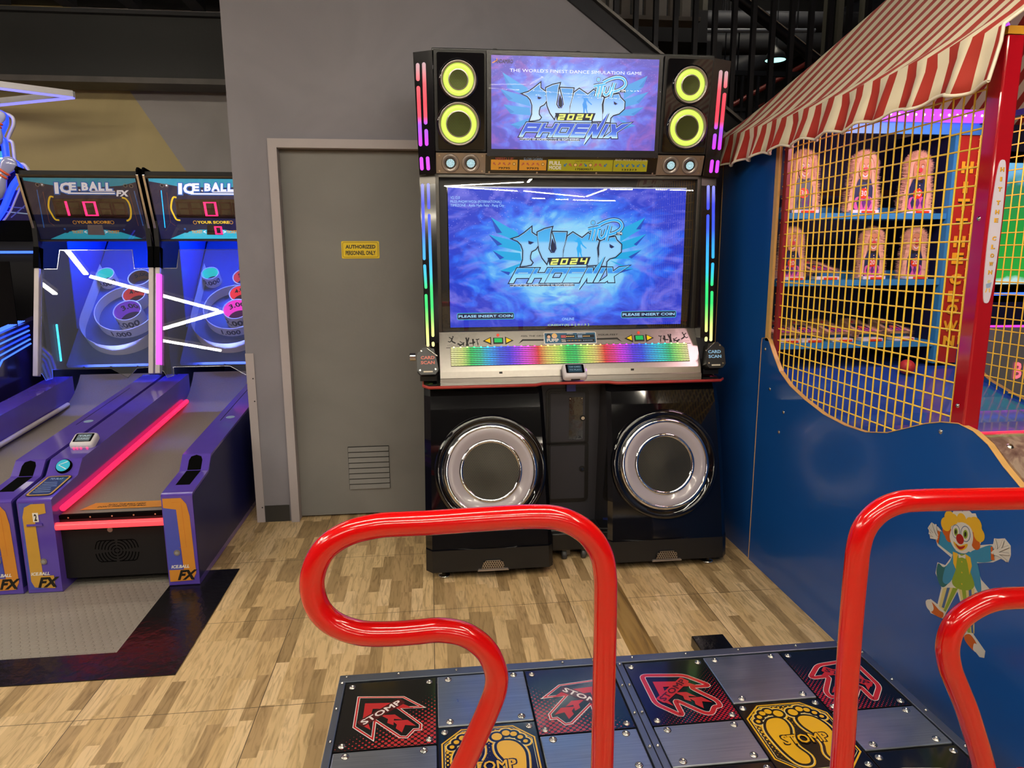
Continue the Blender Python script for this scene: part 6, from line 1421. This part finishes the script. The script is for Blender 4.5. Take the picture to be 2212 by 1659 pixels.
G().fbox(Fr((0, 1.78, 1.0), (1, 0, 0), (0, 1, 0)), BX0+.02, BX1-.02, .040, .048, 0, .004, glow('pink_counter_led', '#ff2a4a', 1.6)).build('counter_light', ct)
G().lathe(Fct, 1.63, v1-.0, [(.0001, .004), (.006, .004), (.010, 0)], M_bolt, 14).build('bolt', ct)
# striped awning with a scalloped valance
def awn_mat():
    m, nt, N, L, b = nmat('striped_canvas'); x, y, z = geo_xyz(N, L)
    at = N.new('ShaderNodeAttribute'); at.attribute_name = 'along'
    f = mth(N, L, 'FRACT', mth(N, L, 'DIVIDE', at.outputs['Fac'], .0905))
    mx = N.new('ShaderNodeMix'); mx.data_type = 'RGBA'; L.new(mth(N, L, 'LESS_THAN', f, .47), mx.inputs[0]); mx.inputs[6].default_value = lin('#ddd0b4'); mx.inputs[7].default_value = lin('#a32a1c')
    L.new(mx.outputs[2], b.inputs['Base Color']); b.inputs['Roughness'].default_value = .75
    b.inputs['Transmission Weight'].default_value = 0
    nz = N.new('ShaderNodeTexNoise'); nz.inputs['Scale'].default_value = 9; nz.inputs['Detail'].default_value = 4; g = N.new('ShaderNodeNewGeometry'); L.new(g.outputs['Position'], nz.inputs['Vector'])
    bp = N.new('ShaderNodeBump'); bp.inputs['Strength'].default_value = .35; bp.inputs['Distance'].default_value = .02; L.new(nz.outputs['Fac'], bp.inputs['Height']); L.new(bp.outputs['Normal'], b.inputs['Normal'])
    return m
M_awn = awn_mat(); M_pip = mat('cream_piping', '#d8ccba', .6)
aw = bo
NA, Y0_, Y1_ = 150, 1.835, 3.74
def awn_side(mir, name):
    rows = []; alongs = []
    xm = lambda x: x if not mir else 5.41-x
    prof = [(0, 0), (.012, .05), (.026, .11), (.030, .155), (.060, .178), (.12, .222), (.22, .315), (.38, .475), (.62, .725), (.92, 1.045), (1.20, 1.345)]
    V = []; al = []
    for i in range(NA+1):
        y = Y0_+(Y1_-Y0_)*i/NA; yv = y; ph = (y-Y0_)/.19
        sc_ = -.010*(1-cos(2*pi*ph))+.010+.004*sin(7*y); rip = .016*sin(2*pi*y/.181+1.3*sin(3*y))+.006*sin(2*pi*y/.09)
        sag = -.035*sin(pi*(y-Y0_)/(Y1_-Y0_))
        for j, (dx_, dz_) in enumerate(prof):
            wv = max(0, 1-j/3.2); fl = .5*sin(pi*min(1, j/8))
            x = 1.502+dx_+rip*wv+.0; z = 1.968+dz_+(sc_ if j == 0 else sc_*.4 if j == 1 else 0)+(sag*min(1, j/5)*(1 if j < 9 else .6))+.008*fl*sin(2*pi*y/.22+j*.4)
            yy_ = Y0_+(yv-Y0_)*(1-max(0, dx_-.03)*.95/(Y1_-Y0_)); V.append((xm(x), yy_, z)); al.append(yy_+ (dx_*.10 if j > 3 else 0)+(.008*sin(2*pi*y/.40) if j < 3 else 0))
    k = len(prof); F_ = [(i*k+j, i*k+j+1, (i+1)*k+j+1, (i+1)*k+j) for i in range(NA) for j in range(k-1)]
    g = G().add(V, F_, M_awn, True); o = g.build(name, aw)
    at = o.data.attributes.new('along', 'FLOAT', 'POINT'); at.data.foreach_set('value', al)
    so = o.modifiers.new('cloth', 'SOLIDIFY'); so.thickness = .003
    E_ = [V[i*k] for i in range(NA+1)]; G().tube(E_, .0055, M_pip, 6).build('edge_piping', o)
    E_ = [V[j] for j in range(k)]; G().tube(E_, .005, M_pip, 6).build('edge_piping', o)
    return V, k
VL, kk = awn_side(False, 'awning_slope'); VR, _ = awn_side(True, 'awning_slope')
g = G(); nb = 40; A_ = VL[NA*kk:NA*kk+kk]; B_ = VR[NA*kk:NA*kk+kk]; V = []; al = []
for i in range(nb+1):
    for j in range(kk): a = Vector(A_[j]); b = Vector(B_[j]); p = a.lerp(b, i/nb); V.append(tuple(p)); al.append(p.x)
o = g.add(V, [(i*kk+j, i*kk+j+1, (i+1)*kk+j+1, (i+1)*kk+j) for i in range(nb) for j in range(kk-1)], M_awn, True).build('awning_rear_slope', bo)
at = o.data.attributes.new('along', 'FLOAT', 'POINT'); at.data.foreach_set('value', al)
G().box(BX0+.0, BX1-.0, 1.862, 1.918, 2.107, 2.128, mat('yellow_top_rail', '#c98f1c', .4)).build('top_rail', bo)
for x in (BX0+.03, BX1-.03): G().box(x-.012, x+.012, 1.92, 3.70, 2.10, 2.125, mat('dark_blue_rail', '#10163a', .5)).build('top_rail', bo)
# gable triangle front of the booth, striped inside
# the clown cut-out sticker on the blue side
def sticker():
    F = Fr((BX0, 0, 0), (0, -1, 0), (0, 0, 1))     # u = -Y, outwards to the left
    Z = lambda pts: [F.px(1960+a/4.738, 1090+b/4.738) for a, b in pts]
    c = dict(w=mat('clown_white', '#c9c5c0', .3), y=mat('clown_yellow', '#d8a82c', .3), o=mat('clown_orange', '#b8561c', .3), b=mat('clown_blue', '#2f7fa8', .3), t=mat('clown_teal', '#1c5f66', .3), g=mat('clown_green', '#7f962e', .3), r=mat('clown_red', '#9c1c1c', .3), k=M_ink, s=mat('clown_stripe', '#c9b878', .3), l=mat('clown_line_blue', '#3a5a8c', .3))
    g = G(); 
    def P(pts, d, m, sm=True):
        q = Z(pts); q = [tuple(a) for a in spline(q, 4, True)] if sm else q; g.flat(F, q, d, c[m] if isinstance(m, str) else m)
    out = [(400, 90), (700, 90), (790, 310), (745, 415), (880, 405), (890, 345), (930, 350), (1000, 345), (1060, 420), (1062, 520), (1035, 592), (960, 555), (880, 590), (700, 600), (760, 770), (850, 870), (690, 905), (680, 1330), (800, 1500), (790, 1570), (740, 1560), (570, 1340), (545, 1000), (515, 890), (400, 1105), (370, 1170), (240, 1110), (190, 1000), (240, 965), (310, 1020), (350, 850), (290, 700), (310, 590), (390, 620), (450, 540), (310, 420), (290, 350), (235, 345), (215, 230), (250, 180), (320, 230), (400, 330), (365, 190)]
    P(out, .0006, 'w', False)
    P([(320, 600), (380, 640), (480, 560), (480, 700), (400, 830), (340, 830), (300, 700)], .0009, 't')
    P([(340, 270), (440, 370), (500, 470), (480, 520), (330, 410), (320, 390)], .0010, 'b'); P([(650, 490), (740, 450), (870, 420), (880, 570), (700, 585)], .0010, 'b')
    P([(480, 480), (660, 490), (730, 640), (760, 870), (720, 890), (640, 700), (600, 560)], .0010, 'b'); P([(480, 490), (520, 560), (500, 700), (420, 810), (365, 780), (390, 650), (440, 580)], .0011, 'b')
    P([(370, 850), (520, 850), (395, 1100), (325, 1040)], .0010, 's', False); P([(410, 850), (440, 850), (380, 1060), (355, 1050)], .0012, 'l', False); P([(470, 850), (520, 860), (395, 1098), (375, 1085)], .0012, 'g', False)
    P([(530, 860), (690, 860), (690, 1320), (620, 1310)], .0010, 's', False); P([(560, 860), (600, 860), (650, 1310), (620, 1310)], .0012, 'g', False); P([(630, 860), (660, 860), (680, 1320), (660, 1310)], .0012, 'l', False)
    P([(520, 520), (600, 520), (640, 660), (690, 820), (640, 875), (520, 860), (460, 790), (500, 660)], .0013, 'g'); P([(470, 480), (520, 500), (500, 660), (475, 600)], .0014, 'y', False); P([(590, 500), (650, 540), (665, 630), (640, 720), (620, 600)], .0014, 'y', False)
    P([(530, 505), (560, 525), (600, 510), (600, 555), (565, 540), (530, 545)], .0016, 'w', False)
    for y in (585, 695, 812): q = Z([(563, y)])[0]; g.disc(F, q[0], q[1], .0025, .0016, c['y'], 10)
    # wig, head, glasses, nose, mouth
    for cx, cy, r, m in ((400, 200, 55, 'y'), (440, 140, 60, 'y'), (530, 130, 70, 'w'), (620, 140, 70, 'w'), (700, 210, 70, 'y'), (740, 310, 60, 'y'), (410, 270, 50, 'o'), (430, 330, 42, 'o'), (700, 330, 55, 'o'), (705, 405, 48, 'o'), (560, 150, 50, 'y'), (480, 150, 45, 'y'), (650, 190, 50, 'y')):
        q = Z([(cx, cy), (cx+r, cy)]); g.disc(F, q[0][0], q[0][1], abs(q[1][0]-q[0][0]), .0012 if m == 'o' else .0015, c[m], 20)
    P([(480, 220), (560, 180), (650, 230), (680, 330), (660, 430), (610, 495), (520, 480), (460, 400), (440, 310)], .0020, 'w')
    for cx, cy, r in ((505, 275, 42), (603, 300, 50)):
        q = Z([(cx, cy), (cx+r, cy)]); r_ = abs(q[1][0]-q[0][0]); g.disc(F, q[0][0], q[0][1], r_*1.05, .0022, c['l'], 22, ry=r_*1.35).disc(F, q[0][0], q[0][1], r_*.92, .0024, c['w'], 22, ry=r_*1.22).disc(F, q[0][0], q[0][1]-.001, r_*.5, .0026, c['g'], 16, ry=r_*.75).disc(F, q[0][0], q[0][1]-.001, r_*.25, .0028, c['k'], 12, ry=r_*.45)
    q = Z([(548, 352), (590, 352)]); g.disc(F, q[0][0], q[0][1], abs(q[1][0]-q[0][0]), .0030, c['r'], 20)
    P([(480, 375), (540, 420), (620, 400), (615, 440), (560, 470), (500, 430)], .0025, 'y'); P([(500, 400), (545, 430), (600, 420), (580, 450), (540, 455)], .0027, 'r')
    P([(215, 1000), (260, 1000), (330, 1080), (375, 1110), (355, 1160), (260, 1110), (205, 1040)], .0014, 'o'); P([(195, 985), (240, 975), (275, 1060), (250, 1095), (205, 1050)], .0017, 'w')
    P([(590, 1340), (650, 1330), (720, 1440), (690, 1500), (600, 1400)], .0014, 'o'); P([(700, 1420), (780, 1490), (790, 1555), (690, 1500), (680, 1450)], .0017, 'w')
    # fingers of the gloves
    for pts in ([(320, 340), (280, 290), (250, 190)], [(320, 320), (300, 260), (300, 200)], [(310, 340), (250, 280), (220, 235)], [(310, 350), (260, 310), (225, 290)], [(315, 350), (270, 340), (240, 335)], [(870, 500), (920, 440), (900, 355)], [(890, 500), (960, 440), (990, 365)], [(900, 500), (970, 460), (1045, 430)], [(900, 500), (970, 500), (1050, 510)], [(890, 500), (960, 530), (1025, 580)]):
        g.stroke(F, spline(Z(pts), 4), .0075, .0021, c['k']); g.stroke(F, spline(Z(pts), 4), .0062, .0023, c['w'])
    P([(860, 430), (880, 430), (900, 570), (865, 565)], .0022, 'o', False); P([(318, 260), (345, 280), (325, 400), (305, 380)], .0022, 'o', False)
    return g
sticker().build('clown_sticker', label='flat cartoon clown sticker with yellow wig and open arms on the blue booth side', cat='sticker')
# ---- targets
M_fur = mat('pale_orange_fur', '#d2a68c', .9, var=.3, scale=40); M_tw = mat('target_board_edge', '#a5825c', .5); M_face = mat('painted_clown_face', '#b98262', .45); M_tb = mat('target_blue_coat', '#1c2a52', .4); M_tp = mat('target_pink_trousers', '#c05a9c', .4); M_tv = mat('target_violet_diamond', '#5c2a78', .4); M_disc = mat('target_number_disc', '#d03a1c', .4); M_tg = mat('target_grey_coat', '#4c5a66', .4)
def target(x, z, num, label, fallen=False, s=1.0, y=SY+.05):
    t = thing('clown_target', label, 'clown target', (x, y, z), 'knock-down clown targets on the booth shelves')
    F = Fr((x, y, z)); H_ = .262*s
    ol = [(-.062, .012), (-.060, .10), (-.050, .17)]+[(.050*cos(a), .205+.055*sin(a)) for a in [pi-pi*k/10 for k in range(11)]]+[(.050, .17), (.060, .10), (.062, .012)]
    ol = [(a*s, b*s) for a, b in ol]
    bd = G().prism(F, ol, -.012, 0, M_tw).build('target_board', t)
    g = G(); fu = M_fur
    edge = [(-.075, .005), (-.068, .09), (-.056, .17)]+[(.052*cos(a), .208+.058*sin(a)) for a in [pi-pi*k/10 for k in range(11)]]+[(.056, .17), (.068, .09), (.075, .005)]
    edge = [Vector((a*s, b*s)) for a, b in edge]; dense = spline([tuple(e) for e in edge], 26)
    for i in range(0, len(dense)-1):
        p = dense[i]; tdir = (dense[i+1]-dense[i]).normalized(); nr = Vector((-tdir.y, tdir.x)); 
        for k in range(8):
            L_ = random.uniform(.006, .026)*s; d = random.uniform(-.03, .006); wv = random.uniform(-.009, .009); a = p-nr*.012; b = p+nr*L_+tdir*wv+Vector((0, -.006*s)); q = tdir*.0010
            g.add([F(a.x-q.x, a.y-q.y, d), F(a.x+q.x, a.y+q.y, d), F(b.x, b.y, d+random.uniform(-.004, .004))], [(0, 1, 2)], fu)
    ins = [tuple(e) for e in edge]; o2 = inset(ins+[(0, .005)], .0) if False else ins
    inner = [(a*.62, b*.93 if b > .1 else b) for a, b in ins]
    V = [F(a, b, .002) for a, b in ins]+[F(a, b, .002) for a, b in inner]; n = len(ins)
    g.add(V, [(i, i+1, n+i+1, n+i) for i in range(n-1)], fu)
    g.build('fur_trim', t)
    g = G()
    def P(pts, d, m, sm=False): q = [(a*s, b*s) for a, b in pts]; q = [tuple(v) for v in spline(q, 4, True)] if sm else q; g.flat(F, q, d, m)
    P([(-.046, .012), (.046, .012), (.044, .11), (.028, .15), (-.028, .15), (-.044, .11)], .003, M_tg if num == 30 and x < 1.8 else M_tb)
    P([(-.036, .012), (.040, .012), (.044, .04), (.036, .068), (-.032, .068), (-.042, .04)], .0034, M_tp if not (num == 30 and x < 1.8) else M_tg, True)
    for u in (-.022, .004, .030): P([(u-.011, .042), (u, .014), (u+.011, .042), (u, .070)], .0038, M_tv if u > 0 else M_tb)
    P([(-.022, .152), (0, .142), (.022, .152), (.020, .130), (0, .138), (-.020, .130)], .0042, M_ink)
    P([(-.030, .185), (-.022, .155), (0, .146), (.022, .155), (.030, .185), (.028, .225), (0, .240), (-.028, .225)], .0040, M_face, True)
    g.disc(F, .0, .190*s, .0105*s, .009, mat('pink_nose', '#c03a48', .4), 16, .004)
    P([(-.018, .176), (0, .164), (.018, .176), (.010, .160), (0, .157), (-.010, .160)], .0046, M_awht, True); P([(-.013, .171), (0, .162), (.013, .171), (0, .166)], .0050, M_ared)
    for u in (-.013, .013): g.disc(F, u*s, .206*s, .0052*s, .0046, M_awht, 12, ry=.006*s).disc(F, u*s, .205*s, .0024*s, .005, M_ink, 8); g.stroke(F, [((u-.008)*s, .214*s), (u*s, .219*s), ((u+.008)*s, .214*s)], .0016, .0046, M_ink)
    for v in (.122, .108): g.disc(F, .006*s, v*s, .0032*s, .0046, M_sty, 10)
    g.build('clown_print', bd)
    g = G().disc(F, 0, .084*s, .0235*s, .0052, M_disc, 24, .004); g.text(F, str(num), -.015*s, .072*s, .015*s, .097*s, .0058, M_awht, .02); g.build('number_disc', bd)
    G().box(x-.065*s, x+.065*s, y-.03, y+.03, z-.006, z+.008, M_alu).build('hinge_plate', t)
    G().box(x-.02, x+.045, y-.034, y-.024, z-.006, z+.004, M_disc).build('hinge_front', t)
    if fallen:
        for ch in t.children:
            if ch.name.split('.')[0] in ('target_board', 'fur_trim'): ch.rotation_euler = (radians(-78), 0, radians(random.uniform(-4, 4))); ch.location = (0, .0, .034)
    return t
FSh_ = Fr((0, SY+.05, 0))
def tx(px_): return max(1.682, FSh_.px(px_, 450)[0])
for i, (px_, lb) in enumerate(((1733, 'grey-coated clown target with 30 disc at the left end of the top shelf'), (1862, 'clown target with 30 disc in the middle of the top shelf'), (1978, 'clown target with 30 disc at the right of the top shelf'))): target(tx(px_), 1.715, 30, lb, s=1.0)
for px_, lb in ((1714, 'fur-trimmed clown target with 20 disc at the left end of the middle shelf'), (1893, 'fur-trimmed clown target with 20 disc standing just right of the middle shelf centre'), (1986, 'fur-trimmed clown target with 20 disc at the right of the middle shelf')): target(tx(px_), 1.410, 20, lb, s=.86)
target(tx(1792), 1.410, 20, 'clown target knocked down on the middle shelf between the standing ones', True, .86)
for px_, lb in ((1706, 'knocked-down clown target at the left end of the bottom shelf'), (1768, 'second knocked-down clown target from the left on the bottom shelf'), (1836, 'knocked-down clown target in the middle of the bottom shelf'), (1902, 'fourth knocked-down clown target from the left on the bottom shelf'), (1972, 'knocked-down clown target at the right end of the bottom shelf')): target(tx(px_), 1.115, 10, lb, True, .80)
# ball lying on the deck
Yb = 3.0; zb3 = .962; Fb3 = Fr((0, Yb, 0)); ub, vb = Fb3.px(1960, 782)
rb = .035
g = G(); bm = bmesh.new(); bmesh.ops.create_uvsphere(bm, u_segments=28, v_segments=18, radius=rb); g.add([Vector(v.co)+Vector((ub, Yb, zb3+rb+.003)) for v in bm.verts], [[v.index for v in f.verts] for f in bm.faces], mat('red_rubber_ball', '#b02c2a', .5), True); bm.free()
g.build('throwing_ball', label='small red ball on the blue deck inside the clown booth', cat='ball', loc=(ub, Yb, zb3+rb+.003))
# ================================================================== the game beyond the right-hand mesh
gm2 = thing('screen_game', 'arcade game with green picture on its screen beyond the booth mesh at the right edge', 'arcade machine', (3.6, 3.6, 0))
Fg2 = Fr((0, 3.6, 0)); (u0, v1) = Fg2.px(2178, 352); (_, v0) = Fg2.px(2160, 614)
def green():
    m, nt, N, L, b = nmat('green_game_picture'); x, y, z = geo_xyz(N, L); gg = N.new('ShaderNodeNewGeometry'); nz = N.new('ShaderNodeTexNoise'); nz.inputs['Scale'].default_value = 6; nz.inputs['Detail'].default_value = 6; L.new(gg.outputs['Position'], nz.inputs['Vector'])
    f = mth(N, L, 'ADD', mth(N, L, 'DIVIDE', mth(N, L, 'SUBTRACT', z, v0), v1-v0), mth(N, L, 'MULTIPLY', mth(N, L, 'SUBTRACT', nz.outputs['Fac'], .5), .3))
    L.new(ramp(N, L, f, [(0, '#bfe0e0'), (.05, '#2fa83c'), (.4, '#1f9a3a'), (.65, '#2c8f45'), (.82, '#2f7d62'), (.88, '#6fb4e0'), (1, '#7cc4f0')]), b.inputs['Emission Color']); b.inputs['Emission Strength'].default_value = 1; b.inputs['Base Color'].default_value = (0, 0, 0, 1); return m
G().fbox(Fg2, u0-.09, u0+1.3, v0-.10, v1+.06, -.1, 0, M_gloss).build('screen_bezel', gm2)
G().fbox(Fg2, u0-.005, u0+1.2, v0, v1, 0, .004, green()).build('screen_picture', gm2)
G().box(u0-.09, u0+1.3, 3.6, 3.97, 0, 2.2, M_bdark).box(u0-.12, u0+1.3, 3.3, 3.6, 0, .75, mat('violet_panel', '#3a3fa8', .2, coat=.4)).build('cabinet', gm2)
bl = Fg2.px(2190, 634); G().tube([Fg2(bl[0]-.3, bl[1], .03), Fg2(bl[0]+1, bl[1], .03)], .008, M_neon2, 8).build('blue_light_line', gm2)
v_ = Fg2.px(2158, 500); G().tube([Fg2(u0-.095, v0-.12, .03), Fg2(u0-.06, v1+.08, .03)], .007, M_neon2, 8).build('blue_light_line', gm2)
Fn = Fr((0, 3.28, 0)); a = Fn.px(2186, 818); b = Fn.px(2206, 782)
G().fbox(Fn, Fn.px(2128, 0)[0], Fn.px(2128, 0)[0]+1.2, Fn.px(2150, 880)[1], Fn.px(2150, 703)[1], -.01, 0, pane('violet_acrylic', (.55, .6, .95), haze=.25)).build('acrylic_guard', gm2)
g = G(); M_pk2 = glow('pink_neon_letter', '#ff6a7a', 1.3)
for st_, x0 in (('B', 0), ('I', 1)): G().text(Fn, st_, a[0]+x0*.062, a[1], a[0]+x0*.062+(.045 if st_ != 'I' else .016), b[1], .006, M_pk2, .03).build('neon_letter', gm2)
ul = Fn.px(2128, 0)[0]; zz_ = Fn.px(2150, 703)[1]; G().tube([Fn(ul, zz_, 0), Fn(ul+1.2, zz_-.02, 0)], .005, glow('magenta_edge', '#ff3ad0', 1.5), 6).build('lit_edge', gm2)
# far awning of the neighbouring booth, glimpsed past the post
aw2 = G(); FAw = Fr((0, 4.6, 0)); 
(u0, v0) = FAw.px(2165, 420); (_, v1) = FAw.px(2165, 60); V = []; al = []
for i in range(41):
    u = u0-.3+i*.07
    for j, (dy, v) in enumerate(((-.3, v0), (-.28, v0+.2), (.3, v1))): V.append((u, 4.6+dy+.015*sin(i*1.9)*(j < 2), v)); al.append(u*.45+dy*.15)
o = aw2.add(V, [(i*3+j, i*3+j+1, i*3+j+4, i*3+j+3) for i in range(40) for j in range(2)], M_awn, True).build('distant_awning', label='second red and white striped awning glimpsed past the red post at the right edge', cat='awning')
at = o.data.attributes.new('along', 'FLOAT', 'POINT'); at.data.foreach_set('value', al)
so = o.modifiers.new('cloth', 'SOLIDIFY'); so.thickness = .003
Fl2 = Fr((0, 4.2, 0)); a = Fl2.px(2150, 262); G().box(a[0]-.1, a[0]+1.2, 4.18, 4.2, a[1]-.02, a[1]+.02, glow('warm_white_strip', '#fff0d8', 2.4)).build('white_light_strip', gm2)
# lamps of the booth itself
def lamp(name, loc, e, col, size, rot=(0, 0, 0), sy=None):
    l = bpy.data.lights.new(name, 'AREA'); l.energy = e; l.color = col; l.size = size
    if sy: l.shape = 'RECTANGLE'; l.size_y = sy
    o = bpy.data.objects.new(name, l); o.location = loc; o.rotation_euler = rot; COL.objects.link(o); return o
lamp('booth_lamp', (2.06, 2.6, 2.10), 8, (1, .62, .72), .5, (radians(35), 0, 0), .2)
